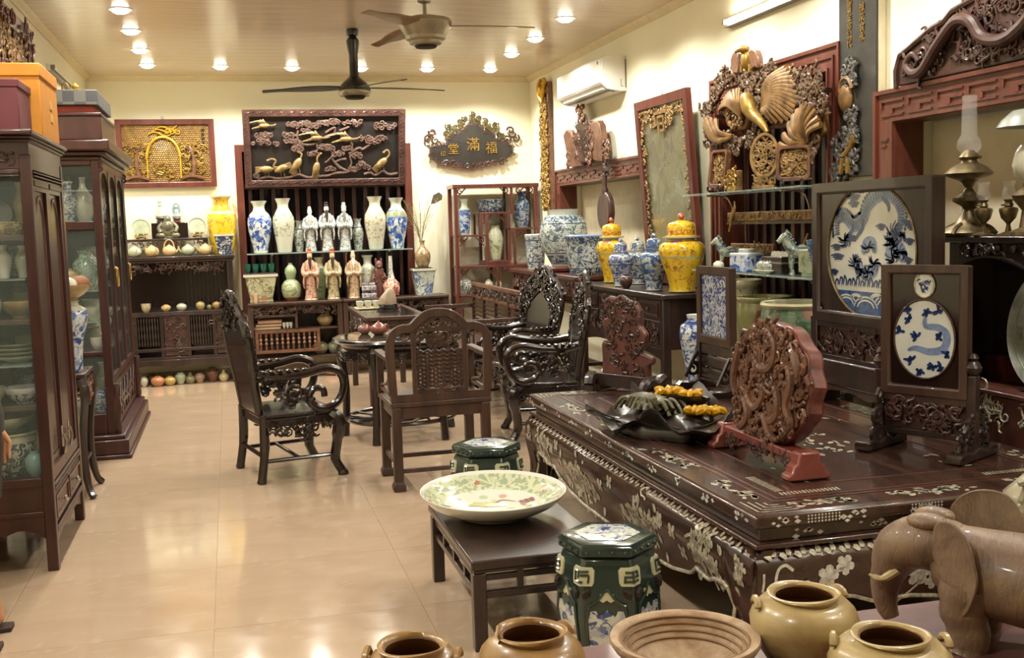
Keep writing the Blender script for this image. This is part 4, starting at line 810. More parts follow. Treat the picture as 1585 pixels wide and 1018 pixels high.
for pts in ([(840, 400), (800, 440), (780, 450)], [(1000, 320), (980, 400), (990, 460), (960, 520)], [(620, 300), (600, 345), (560, 350)], [(870, 180), (860, 220)], [(480, 260), (520, 270)]): blob('pine_branch', pts, .009)
cluster('cloud', 1270, 185, 90, 50, 31, 18); cluster('rock', 320, 300, 95, 80, 32, 26); cluster('flower_bush', 1080, 500, 50, 60, 33, 16); cluster('rock', 240, 550, 20, 14, 34, 4)
for pts in ([(250, 575), (330, 555), (400, 568), (500, 560), (570, 540), (640, 565), (720, 560), (820, 550)], [(780, 560), (860, 535), (940, 530), (1000, 510)], [(1090, 548), (1140, 535), (1180, 556), (1240, 525), (1290, 552), (1360, 545)]): blob('ground_line', pts, .013)
# plaque with characters
PX = at(731, 220, Y=YB-.04); ps = scl(PX)
t = thing('name_plaque', 'dark carved plaque with three gold characters on back wall', 'sign', (PX.x, YB-.03, 2.1), (R(3), 0, 0))
def pl(cx, cy): return ((cx-790)*180/1527*ps, (848-cy)*120/1018*ps)
top = [(230, 700), (215, 560), (300, 540), (430, 520), (520, 400), (640, 370), (740, 270), (860, 270), (960, 370), (1060, 390), (1120, 480), (1250, 520), (1330, 560), (1330, 660), (1230, 740), (1000, 770), (900, 810), (760, 840), (640, 830), (500, 790), (330, 760)]
part('board', MB().prism([pl(*p) for p in top], -.03, .02), plain('black_lacquer_board', '#2a2622', .35, .3), t, .006)
m = MB(); x0, z0 = pl(790, 690); ou = [pl(*p) for p in top]
for (a, b), (c, d) in zip(ou, ou[1:]+ou[:1]):
    L = math.hypot(c-a, d-b)
    for q in range(max(1, int(L/.035))): u = q*.035/L; scroll(m, a+(c-a)*u, b+(d-b)*u, .022, 1.2, q, 1 if q % 2 else -1, .007, -.03, 8)
part('rim_carving', m, M['carvedark'], t)
m = MB()
for s_, cxs in ((1, (250, 200, 300, 260, 330)), (-1, (1330, 1380, 1270, 1310, 1240))):
    for i, cx in enumerate(cxs): x, z = pl(cx, (400, 460, 480, 360, 520)[i]); scroll(m, x, z, .045, 1.2, i, s_, .012, 0, 10)
part('end_scroll', m, M['carvedark'], t)
m = MB()
for cx, cy, r_ in ((480, 300, .04), (560, 330, .035), (620, 240, .035), (650, 300, .03), (970, 240, .035), (930, 300, .03), (1000, 300, .035), (1100, 280, .04), (1050, 340, .035), (440, 400, .035), (1150, 400, .035), (700, 200, .035), (800, 160, .035), (890, 200, .035), (800, 230, .04), (500, 400, .03), (1200, 420, .035)):
    x, z = pl(cx, cy); scroll(m, x, z, r_*1.1, 1.2, cx, 1 if cx < 790 else -1, .009, 0, 10); flower(m, x, z, r_*.8, 5, cx, -.004, .006)
part('flower_carving', m, plain('dark_gilt_foliage', '#5e5128', .45, .1, .3, .35, 20), t)
m = MB(); 
for i in range(9): x, z = pl(420+i*95, 770+35*math.sin(pi*i/8)); scroll(m, x, z, .035, 1.2, i, 1, .01, -.03)
part('lower_scroll', m, M['carvedark'], t)
for ch, cx, cy, s_ in (('福', 1035, 590, .135), ('滿', 790, 545, .15), ('堂', 525, 600, .125)): x, z = pl(cx, cy); lettering('gold_character', ch, s_, .004, M['gilt'], t, (x, -.036, z), (pi/2, 0, 0))
x, z = pl(390, 655); lettering('gold_character', '印', .06, .003, M['gilt'], t, (x, -.036, z), (pi/2, 0, 0))
# --- black sideboard on the left of the back wall
SX0, SX1, SY0, SY1, SH = -1.25, .05, 11.27, 11.62, 1.28
t = thing('sideboard', 'tall black carved sideboard with open niches against back wall', 'sideboard', (SX0, SY0, 0)); W_ = SX1-SX0; D_ = SY1-SY0; c = M['dark']
for x in (0.02, W_-.08):
    for y in (0, D_-.05): part('leg', MB().bx(x, x+.06, y, y+.05, 0, SH-.05), c, t, .006)
for a in ((-.0, W_, -.03, D_, SH-.035, SH), (0.01, W_-.01, -.015, D_, SH-.06, SH-.035)): part('top_board', MB().bx(*a), c, t, .006)
part('back_board', MB().bx(.05, W_-.05, D_-.02, D_, .18, SH-.06), M['black'], t)
m = MB().at(W_/2, .012, SH-.11); relief(m, lambda x, z: abs(z-(.015)) < .045*(1-.4*math.cos(x*9)), (-.56, .56, -.05, .045), 110, 12, .03, .006); part('carved_frieze', m, M['carvedark'], t)
part('shelf', MB().bx(.05, W_-.05, .0, D_-.02, .715, .735), c, t, .003); part('lower_board', MB().bx(.05, W_-.05, .01, D_-.02, .26, .29), c, t, .003)
for x in (.06, .3, .55, .80, 1.05, W_-.1): part('stile', MB().bx(x, x+.035, .005, .035, .29, .715), c, t, .003)
for x0, x1 in ((.3, .55), (.80, 1.05)):
    for i in range(8):
        x = x0+.05+i*.026; part('baluster', MB().at(x, .022, 0).lathe([(.006, .40), (.01, .42), (.006, .46), (.011, .5), (.006, .54), (.011, .58), (.006, .62), (.01, .66), (.006, .68)], 8), c, t)
for i, (x0, x1) in enumerate(((.1, .3), (.59, .8), (1.09, 1.2))): m = MB(); m.bx(x0, x1, .014, .03, .30, .70); m.at((x0+x1)/2, .012, .5); relief(m, lambda x, z: True, (-.08, .08, -.17, .17), 40, 13+i, .03, .006); part('carved_panel', m, M['carvedark'], t)
m = MB(); m.bx(.05, W_-.05, .0, .03, .345, .375); m.bx(.05, W_-.05, .0, .03, .69, .715); pieces('rail', m, c, t, .003)
part('apron', MB().prism(scallop(.08, W_-.08, .16, .26, 16, .05), .006, .03), c, t, .003)
for i in range(9):
    x = .82+i*.04; part('baluster', MB().bx(x-.005, x+.005, D_-.04, D_-.03, .76, 1.15), c, t)
RS = thing('display_riser', 'low dark riser shelf standing on the black sideboard', 'riser', (SX0+.1, 11.42, SH)); part('top', MB().bx(0, .95, -.03, .18, .15, .175), c, RS, .004)
for x in (.0, .9): part('foot', MB().bx(x, x+.05, -.02, .17, 0, .15), c, RS, .004)
m = MB().at(.475, -.018, .125); relief(m, lambda x, z: True, (-.42, .42, -.01, .02), 50, 17, .02, .005); part('apron_carving', m, M['carvedark'], RS)
zr = SH+.176
PLT = glaze('green_dish', '#b9bfa6', '#7c8c74', '#9fa88e', 26, .52)
for x, lab in ((172, 'celadon plate on gilt easel half hidden behind glass cabinet'), (218, 'celadon plate on gilt easel at the left of the riser shelf'), (305, 'celadon plate on gilt easel at the right of the riser shelf')):
    p = at(x, 352, Y=11.48); plate('display_plate', lab, (p.x, 11.47, zr), .088, PLT, M['celadon'], M['gilt'])
p = at(262, 352, Y=11.55); t = thing('display_block', 'black lacquer block on the riser holding two small statuettes', 'box', (p.x, 11.555, zr)); part('block', MB().bx(-.17, .18, -.03, .03, 0, .155), M['black'], t, .004)
zb = zr+.156
def statuette(label, xpx, ytop, stand, body, halo):
    p = at(xpx, 330, Y=11.55); h = at(xpx, ytop, Y=11.55).z-zb; t = thing('small_statuette', label, 'statuette', (p.x, 11.55, zb))
    s_ = h; st = MB().lathe([(.12*s_, 0), (.2*s_, .03*s_), (.15*s_, .08*s_), (.15*s_, .14*s_), (.21*s_, .18*s_), (.19*s_, .22*s_)], 12); part('wooden_stand', st, stand, t)
    m = MB().lathe([(.16*s_, .22*s_), (.19*s_, .28*s_), (.15*s_, .34*s_), (.12*s_, .45*s_), (.1*s_, .58*s_), (.05*s_, .64*s_)], 14); 
    for i in range(8): m.sph((.16*s_*math.cos(i*pi/4), .12*s_*math.sin(i*pi/4), .29*s_), (.06*s_, .06*s_, .05*s_), 6, 5)
    part('seated_body', m, body, t, smooth=60); part('head', MB().sph((0, 0, .72*s_), (.08*s_, .08*s_, .1*s_), 10, 8), body, t)
    if halo: part('halo', MB().prism(ell(.2*s_, .3*s_, 20, 0, .62*s_), .03*s_, .06*s_), body, t)
    else: part('topknot', MB().lathe([(.06*s_, .78*s_), (.09*s_, .84*s_), (.05*s_, .9*s_), (.02*s_, 1.0*s_)], 10), body, t)
statuette('grey porcelain statuette with pointed crown on the black block', 248, 306, M['dark'], M['greyw'], False)
statuette('round haloed porcelain statuette on a red wooden stand', 273, 311, M['red'], M['greyblue'], True)
# seated buddha
p = at(260, 350, Y=11.46); t = thing('laughing_buddha', 'bronze green laughing buddha figure in front of the black block', 'figurine', (p.x, 11.445, zr)); bz = plain('bronze_green_glaze', '#77735a', .35, .3, .2, .3, 30)
m = MB().sph((0, 0, .07), (.085, .05, .07), 14, 9); m.sph((0, -.02, .12), (.06, .045, .06), 14, 9)
for s_ in (-1, 1): m.tube(catmull([(s_*.05, 0, .15), (s_*.085, -.02, .11), (s_*.07, -.04, .06)], 4), .02, 8); m.sph((s_*.07, -.03, .03), (.045, .035, .03), 10, 7)
part('body', m, bz, t, smooth=60); part('head', MB().sph((0, -.01, .19), (.034, .034, .038), 12, 8), bz, t); part('plinth', MB().lathe([(.085, 0), (.09, .015), (.08, .02)], 16, 1, .55), bz, t)
pv('floral_vase', 'yellow vase with blossom branches on the black sideboard', 'vase', 342, 303, 44, SH+.001, 'rouleau', glaze('yellow_blossom', '#d9b52c', '#a06a3a', '#dcb93c', 12, .60, [(.69, .74, '#b9b290'), (.97, 1, '#c4c0a0')], speck=('#d9b52c', '#c08a70', '#d9b52c', '#d9b52c', '#8a7a4a')), Y=11.52)
p = at(347, 375, Y=11.36); planter('small square planter with white scrolls on dark blue beside yellow vase', (p.x, 11.345, SH+.001), .2, .2, glaze('ink_blue_planter', '#c8ccc8', '#2c3c5c', '#5a6a88', 26, .44), 0)
for i, (x, mm, hd) in enumerate(((176, 'cream', 'top'), (208, 'greyw', 'side'), (235, 'cream', 'side'), (262, 'cream', 'top'), (291, 'celadon', 'side'), (318, 'cream', 'side'))):
    p = at(x, 385, Y=11.33); teapot(['cream teapot seen through glass cabinet door on the sideboard', 'grey teapot beside the cabinet post on the sideboard', 'plain ochre teapot second along the sideboard front', 'cream teapot with overhead handle on the sideboard', 'ribbed green teapot on the sideboard front', 'squat cream teapot next to blue planter'][i], (p.x, 11.325, SH+.001), .105, .068, M[mm] if mm != 'cream' else plain('tea_cream', '#c9ab7c', .3, .3, 0, .12), pi/2+i*.4 if hd != 'top' else 0, None, hd)
JL = ['white lotus jar at left end of the sideboard niche', 'jar with orange flower in the sideboard niche', 'jar with brown lid band in the sideboard niche', 'pale ribbed jar in the sideboard niche', 'small green cup between jars in the sideboard niche', 'tan ribbed jar at right end of sideboard niche']
JM = [glaze('niche_jar', '#c2b89a', '#8a7a4c', '#b09c6c', 30, .56), glaze('niche_jar_b', '#bfae8a', '#a4742c', '#a8905c', 30, .54), M['greyw'], M['ochre'], M['olive'], plain('tan_glaze', '#9a7c4c', .3, .3)]
for i, x in enumerate((227, 258, 282, 311, 325, 336)): pv('small_jar', JL[i], 'jar', x, (470, 471, 469, 466, 471, 466)[i], (15, 15, 16, 14, 8, 14)[i], .736, 'round' if i else 'cup', JM[i], Y=11.34)
FL = ['grey striped ball jar half hidden by the glass cabinet foot', 'round salmon jar on the floor under the sideboard', 'yellowish squat jar on the floor under the sideboard', 'grey green bottle jar on the floor under the sideboard', 'olive bottle jar on the floor under the sideboard', 'small pinkish jar on the floor under the sideboard', 'tall brown jar on the floor under the sideboard', 'cream bottle with narrow neck on the floor by the chair', 'dark brown jar at the back on the floor under the sideboard']
FM = [M['greyw'], plain('salmon_glaze', '#b07a52', .35, .3), plain('yellow_glaze', '#b3985a', .35, .3), M['celadon'], M['olive'], plain('pink_grey_glaze', '#a08270', .35, .3), plain('brown_glaze', '#6e4a36', .4, .2), plain('cream_glaze', '#c6b98c', .3, .3), plain('dark_brown_glaze', '#4f3426', .4, .2)]
for i, (x, yt, w_, pr, yy) in enumerate(((224, 583, 12, 'round', 11.32), (245, 582, 21, 'round', 11.30), (264, 582, 18, 'round', 11.32), (280, 576, 16, 'jar', 11.36), (295, 576, 16, 'bottle', 11.38), (310, 577, 15, 'jar', 11.38), (330, 569, 20, 'jar', 11.42), (347, 572, 15, 'bottle', 11.38), (236, 578, 16, 'jar', 11.48))): pv('floor_jar', FL[i], 'jar', x, yt, w_, .001, pr, FM[i], Y=yy)
# --- glass shelf in front of the barred window with vases and white sages
g = solo('glass_shelf', MB().bx(.17, 1.86, 11.37, 11.63, 1.262, 1.275), M['shelfglass'], 'long glass shelf across the back window holding tall vases', 'shelf', bevel=.002)
for x in (.42, 1.62): t = thing('shelf_bracket', 'slim metal bracket under the %s of the long glass shelf' % ('left end' if x < 1 else 'right end'), 'bracket', (x, 11.5, 0)); part('arm', MB().bx(-.012, .012, -.09, .14, 1.245, 1.261), M['metal'], t, .003); part('upright', MB().bx(-.012, .012, .12, .14, 1.0, 1.245), M['metal'], t, .003)
zs = 1.276; BWT = glaze('blue_dragon_vase', '#cfd3cc', '#2f4f98', '#7a93c4', 11, .5, [(0, .05, 'plain'), (.72, 1, '#c6c9bc')])
for a in (('tall_vase', 'tall white vase with blue waves at left end of glass shelf', 401, 311, 37, 'baluster', BWT), ('tall_vase', 'tall cream vase with faint landscape and little handles on glass shelf', 438, 307, 34, 'slim', WH[0]), ('small_vase', 'short patterned vase behind the white sages, left', 463, 341, 18, 'slim', WH[2]), ('small_vase', 'short patterned vase behind the white sages, right', 554, 338, 18, 'slim', WH[2]), ('tall_vase', 'tall cream vase with brown landscape on the right of glass shelf', 580, 304, 34, 'slim', WH[1]), ('tall_vase', 'tall blue and green painted vase at right end of glass shelf', 613, 306, 34, 'baluster', glaze('blue_green_vase', '#c9cec8', '#3458a0', '#7c98b8', 11, .48, [(.62, .74, '#8a8f70'), (.76, 1, '#b9bdae')]))):
    nm, lab, x, yt, w_, pr, mm = a; pv(nm, lab, 'vase', x, yt, w_, zs, pr, mm, Y=11.54 if nm == 'small_vase' else 11.5)
for i, (x, yt, lab, ht, bd, bald) in enumerate(((480, 317, 'white porcelain bald sage holding a peach on glass shelf', None, M['white'], True), (506, 312, 'white porcelain sage with black hat and beard, middle of the shelf trio', M['inside'], M['inside'], False), (533, 313, 'white porcelain sage with pale hat and dark beard on glass shelf', M['white'], M['greyp'], False))):
    p = at(x, 350, Y=11.47); sage(lab, (p.x, 11.46, zs), at(x, yt, Y=11.46).z-zs, ROBEW, SKINW, bd, ht, 0, 'white porcelain sages on the glass shelf', 0, bald)
# --- the two brown consoles below the window
def console(label, x0, x1, extra):
    t = thing('console_table', label, 'console', (x0, 11.25, 0)); W_ = x1-x0; D_ = .36; c = M['brown']
    part('top_board', MB().bx(0, W_, -.02, D_, .755, .78), c, t, .005)
    for x in (.0, W_-.05):
        for y in (0, D_-.05): part('leg', MB().bx(x, x+.05, y, y+.05, 0, .755), c, t, .004)
    part('frieze_rail', MB().bx(.05, W_-.05, .01, .03, .735, .755), c, t)
    m = MB().at(W_/2, .016, .69); n = int(W_/.02)*2; relief(m, lambda x, z: abs(z) < .045*(.5+.5*abs(x)/(W_/2)), (-W_/2+.06, W_/2-.06, -.05, .045), n, int(x0*100)+3, .028, .006); part('carved_frieze', m, c, t)
    part('shelf', MB().bx(.05, W_-.05, .02, D_-.02, .49, .51), c, t, .003); part('lower_shelf', MB().bx(.05, W_-.05, .02, D_-.02, .20, .22), c, t, .003)
    part('back_board', MB().bx(.04, W_-.04, D_-.02, D_-.01, .22, .75), M['dark'], t)
    if extra:
        lo = part('rail_frame', MB().frame(.06, .70, .27, .50, .03, -.012, .012), M['carve'], t, .003)
        for i in range(11):
            x = .11+i*.054; part('spindle', MB().at(x, 0, 0).lathe([(.008, .30), (.014, .32), (.008, .345), (.018, .365), (.008, .385), (.018, .405), (.008, .425), (.014, .45), (.008, .47)], 8), M['carve'], lo)
        part('inner_rail', MB().bx(.06, .48, .0, .02, .63, .655), c, t, .002); part('inner_post', MB().bx(.46, .485, .0, .02, .51, .64), c, t, .002)
    return t
console('brown carved console with spindle rail below the back window', .15, 1.09, True); console('brown carved console below right half of the back window', 1.10, 2.2, False)
zc = .781
for i, (z, w_, cc) in enumerate(((.511, .27, '#8a5a48'), (.541, .26, '#5c3028'), (.571, .24, '#c08a78'))): t = thing('storybook', ['lowest brown flat box of the stack on the console shelf', 'dark red flat box, middle of the stack on the console shelf', 'pink flat box, topmost of the stack on the console shelf'][i], 'box', (.2+.02*i, 11.3, z)); t.name = 'flat_box'; part('lid', MB().bx(0, w_, 0, .2, .018, .029), plain('card_%d' % i, cc, .5), t, .002); part('tray', MB().bx(.004, w_-.004, .004, .196, 0, .018), plain('card_side_%d' % i, '#c9b08a', .6), t)
for i, x in enumerate((.50, .535, .57)): pot('small_cup', 'small white cup on the console shelf, %s of three' % ('left', 'middle', 'right')[i], 'cup', (x, 11.31, .511), .06, .017, 'cup', M['white'])
pot('storage_bowl', 'wide tan bowl at right end of the console shelf', 'bowl', (.92, 11.4, .511), .12, .085, 'wide', M['ochre'], None)
pot('storage_jar', 'grey green round pot on lower shelf of spindle console', 'jar', (.86, 11.4, .221), .13, .085, 'round', M['olive']); pot('storage_jar', 'brownish round pot beside grey green pot on lower console shelf', 'jar', (1.0, 11.42, .221), .12, .07, 'round', M['celadon'])
pot('floor_bowl', 'salmon coloured bowl on the floor under the spindle console', 'bowl', (.98, 11.34, .001), .08, .09, 'round', FM[1]); pot('floor_jar', 'small dark jar on the floor under the spindle console', 'jar', (.80, 11.36, .001), .09, .05, 'round', M['greyp'])
p = at(404, 445, Y=11.36); PLm = glaze('painted_planter', '#c2c2a4', '#7a7a54', '#a8a47c', 18, .54, speck=('#c2c2a4', '#b08a6a', '#c2c2a4', '#6a7a58'))
planter('large cream square planter with painted flowers at left of console', (p.x, 11.42, zc), .34, at(404, 424, Y=11.4).z-zc, PLm)
zp = at(404, 424, Y=11.4).z+.001
m_g = plain('green_glass', '#1f5a48', .12, .5)
t = thing('plank_tray', 'wooden board laid across the large planter under green cups', 'board', (p.x, 11.42, zp)); part('plank', MB().bx(-.16, .15, -.06, .06, 0, .01), M['brown'], t, .002)
for i in range(4): pot('green_cup', 'dark green cup on the large planter, %s from the left' % ('first', 'second', 'third', 'fourth')[i], 'cup', (p.x-.12+i*.078, 11.42, zp+.0105), .09, .034, 'cup', m_g, 'green cups on the planter')
p = at(396, 465, Y=11.27); solo('price_card', MB().bx(-.016, .016, 0, .006, 0, .105), plain('tan_card', '#c9a27c', .6), 'narrow tan card leaning on the large planter', 'card', (p.x, 11.262, zc))
pv('gourd_vase', 'celadon double gourd vase with painted lower bulb on console', 'vase', 450, 407, 31, zc, 'gourd', glaze('gourd_paint', '#a9b08c', '#7d8560', '#98a07c', 14, .55, [(.5, 1, '#8f9c76'), (0, .1, '#7a4a34'), (.1, .14, 'plain')]), Y=11.4)
pv('bottle_vase', 'tall green bottle vase behind the pink robed sage', 'vase', 494, 398, 24, zc, 'baluster', glaze('green_bottle', '#8b9a72', '#5f7450', '#7d8c66', 10, .6, [(.74, 1, '#bdb999')]), Y=11.5)
pv('square_vase', 'cream square shouldered vase with green leaves behind bald sage', 'vase', 569, 395, 24, zc, 'rouleau', WH[0], Y=11.5)
for i, (x, yt, lab, mm, bd, bald, st) in enumerate(((480, 384, 'coloured sage figurine in a pink robe with tall hat on console', POLY[0], M['inside'], False, 1), (515, 384, 'coloured sage figurine in olive robe with orange hat, middle of the console trio', POLY[1], M['inside'], False, 1), (547, 385, 'bald coloured sage with white beard and staff on console', POLY[2], M['white'], True, 2))):
    p = at(x, 420, Y=11.34); sage(lab, (p.x, 11.34, zc), at(x, yt, Y=11.34).z-zc, mm, SKIN, bd, plain('orange_hat', '#a8623a', .4), 0, 'coloured sages on the console', st, bald)
for i in range(2):
    p = at(571, 450, Y=11.3); t = thing('cup_box', 'patterned white cup box on the console, %s of two' % ('lower', 'upper')[i], 'box', (p.x, 11.3, zc+i*.078)); mm = glaze('cup_box_%d' % i, '#c8c4bc', '#6a6270', '#9a929c', 40, .5); part('box', MB().bx(-.075, .075, -.05, .05, 0, .05), mm, t, .006)
    for q in (-.038, .038): part('cup', MB().lathe([(.02, .05), (.03, .06), (.03, .072), (.024, .077)], 12, c=(q, 0)), mm, t)
# red carved guardian beast
p = at(588, 440, Y=11.36); t = thing('guardian_figurine', 'red brown carved beast figurine beside spotted gourd bottle', 'figurine', (p.x, 11.4, zc)); h = at(588, 399, Y=11.4).z-zc
m = MB().loft([[(a*math.cos(q), b*math.sin(q), z*h) for q in [2*pi*k/12 for k in range(12)]] for z, a, b in ((0, .07, .05), (.1, .075, .05), (.35, .06, .045), (.55, .05, .04), (.7, .055, .045), (.78, .03, .03))]); m.sph((0, -.02, .82*h), (.04, .045, .05), 12, 8); m.sph((0, -.06, .78*h), (.02, .03, .02), 8, 6)
for s_ in (-1, 1): m.tube(catmull([(s_*.045, 0, .6*h), (s_*.07, -.03, .4*h), (s_*.05, -.05, .2*h), (s_*.05, -.06, 0.02)], 4), .02, 8); m.sph((s_*.028, 0, .93*h), (.014, .012, .03), 6, 5); scroll(m, s_*.05, .45*h, .035, 1.3, 0, s_, .008, -.045)
part('body', m, M['carvered'], t, smooth=60); m = MB(); scroll(m, -.06, .2*h, .06, 1.5, 0, 1, .014, .03); part('tail', m, M['carvered'], t)
p = at(604, 430, Y=11.36); h = at(603, 396, Y=11.36).z-zc; t = thing('gourd_bottle', 'long necked bottle with black dotted neck and red floral body', 'vase', (p.x+.01, 11.37, zc)); part('body', MB().lathe([(.05, 0), (.08, .04*h), (.09, .2*h), (.085, .32*h), (.06, .4*h), (.03, .45*h)], 20), glaze('red_floral_bottle', '#c4b09c', '#9a4a40', '#b88474', 18, .5), t, smooth=50); part('neck', MB().lathe([(.05, .40*h), (.032, .5*h), (.022, .65*h), (.018, 1*h), (.012, .99*h)], 16), glaze('dotted_neck', '#c9c6ba', '#2a2624', '#c9c6ba', 30, .55), t, smooth=50)
# right end of the console: planter, handled vase with dried flowers
p = at(656, 440, Y=11.4); PB = planter('cream square planter with blue birds under the dried flower vase', (p.x, 11.42, zc), .25, at(656, 415, Y=11.4).z-zc, glaze('bird_planter', '#c3c6b6', '#5a6c8c', '#98a4ac', 15, .53)); zt = at(656, 415, Y=11.4).z+.001
solo('planter_soil_board', MB().at(p.x, 11.42, zt).lathe([(.0, 0), (.09, 0), (.09, .008), (0, .008)], 20), M['inside'], 'dark round board laid on the bird planter under a vase', 'board')
pv('handled_vase', 'cream vase with gilt ring handles holding dried stems', 'vase', 654, 372, 25, zt+.0085, 'bottle', plain('brown_gold_glaze', '#a38a64', .25, .4, .1, .3, 20), Y=11.42)
t = thing('dried_stems', 'dried grasses and a brown peacock feather in the handled vase', 'dried flowers', (p.x-.01, 11.42, zt+.01)); rnd = random.Random(4); h0 = at(654, 372, Y=11.42).z-zt
for i in range(13):
    a = rnd.uniform(-1, 1); L = rnd.uniform(.25, .52); tip = Vector((a*.2, rnd.uniform(-.08, .06), h0+L)); b = Vector((0, 0, h0*.7)); m = MB().tube(catmull([b, (a*.02, 0, h0+.02), (a*.09, tip.y*.5, h0+L*.55), tip], 4), .0022, 5)
    for q in range(7): u = .35+.09*q; e = b.lerp(tip, u); m.tube([e, e+Vector((rnd.uniform(-.06, .06), rnd.uniform(-.03, .03), rnd.uniform(.02, .07)))], [.0018, .0006], 4)
    part('stem', m, plain('dry_stem_%d' % i, ('#8a7a4c', '#a8965e', '#6e6440')[i % 3], .8), t)
m = MB().tube(catmull([(0, 0, h0*.7), (.03, 0, h0+.1), (.10, 0, h0+.32), (.17, 0, h0+.43)], 4), .003, 5); e = part('feather_shaft', m, M['olive'], t)
m = MB().prism([(.12, h0+.37), (.16, h0+.37), (.24, h0+.41), (.245, h0+.46), (.21, h0+.49), (.15, h0+.46)], -.006, .004); part('feather_eye', m, plain('feather_brown', '#4c4230', .7), t)
# --- red étagère in the right corner
EX0, EX1, EY0, EY1, EZ = 2.29, 3.2, 11.25, 11.6, 1.91
t = thing('display_rack', 'reddish open display rack with stepped shelves in the back right corner', 'rack', (EX0, EY0, 0)); c = M['red']; W_ = EX1-EX0; D_ = EY1-EY0
for x in (0, W_-.04):
    for y in (0, D_-.04): part('corner_post', MB().bx(x, x+.04, y, y+.04, 0, EZ), c, t, .004)
def ebx(nm, x0, x1, z0, z1, y0=0, y1=D_): part(nm, MB().bx(x0-EX0, x1-EX0, y0, y1, z0, z1), c, t, .003)
part('top_board', MB().bx(-.01, W_+.01, -.01, D_, EZ-.03, EZ+.01), c, t, .004)
ebx('shelf', EX0+.02, 2.62, 1.375, 1.395); ebx('shelf', 2.56, 2.95, 1.605, 1.625); ebx('shelf', 2.86, EX1-.02, 1.435, 1.455); ebx('shelf', EX0+.02, EX1-.02, 1.045, 1.07); ebx('shelf', EX0+.02, EX1-.02, .74, .765); ebx('shelf', EX0+.02, EX1-.02, .3, .325); ebx('tower_base', 2.62, 2.88, 1.07, 1.115)
for x in (2.62, 2.86):
    for y in (0, D_-.03): ebx('tower_post', x, x+.03, 1.115, 1.605, y, y+.03)
for y in (0, D_-.03): ebx('divider', 2.90, 2.925, 1.625, EZ-.03, y, y+.03); ebx('divider', 2.56, 2.585, 1.395, 1.605, y, y+.03); ebx('divider', 2.92, 2.945, 1.07, 1.435, y, y+.03); ebx('divider', 2.73, 2.755, .765, 1.045, y, y+.03)
m = MB()
for x, z, s_ in ((2.33, 1.88, 1), (2.88, 1.88, -1), (2.96, 1.88, 1), (3.15, 1.88, -1), (2.34, 1.37, 1), (2.60, 1.37, -1), (2.60, 1.6, 1), (2.84, 1.6, -1), (2.96, 1.43, 1), (2.34, 1.04, 1), (2.71, 1.04, -1), (2.78, 1.04, 1), (3.15, 1.04, -1)):
    m.at(x-EX0, .014, z); scroll(m, s_*.03, -.035, .03, 1.2, pi/2, s_, .008); m.tube([(0, 0, -.09), (s_*.03, 0, -.06), (s_*.09, 0, 0)], .007, 6)
pieces('corner_bracket', m, c, t)
pv('blue_vase', 'blue and white sleeve vase on the left step of red rack', 'vase', 719, 308, 18, 1.396, 'rouleau', glaze('deep_blue', '#b9c3cc', '#3a5a94', '#7a94bc', 14, .47, [(.7, 1, '#b4baa8'), (0, .05, 'plain')]), Y=11.4)
pv('blue_bowl', 'wide dark blue bowl on the middle step of red rack', 'bowl', 759, 309, 44, 1.626, 'cylpot', glaze('dark_bowl', '#a9b0ac', '#2f3f58', '#6a7888', 26, .45), Y=11.42)
pv('blue_vase', 'grey blue vase with dragons on the right step of red rack', 'vase', 808, 296, 24, 1.456, 'rouleau', BW[4], Y=11.42)
pv('cabbage_vase', 'white vase with green cabbage leaves in the red rack tower', 'vase', 767, 349, 24, 1.116, 'jar', glaze('cabbage', '#cfcfb4', '#8f9a70', '#b5b990', 9, .56), Y=11.42)
for i, (x, w_) in enumerate(((721, 22), (757, 14), (772, 10))): pv('small_jar', ('crackled white jar behind the bench in the red rack', 'small cream jar left of the lower rack divider', 'small cream cup right of the lower rack divider')[i], 'jar', x, (431, 432, 432)[i], w_, .766, 'round', (WH[2], FAM, M['white'])[i], Y=11.35)
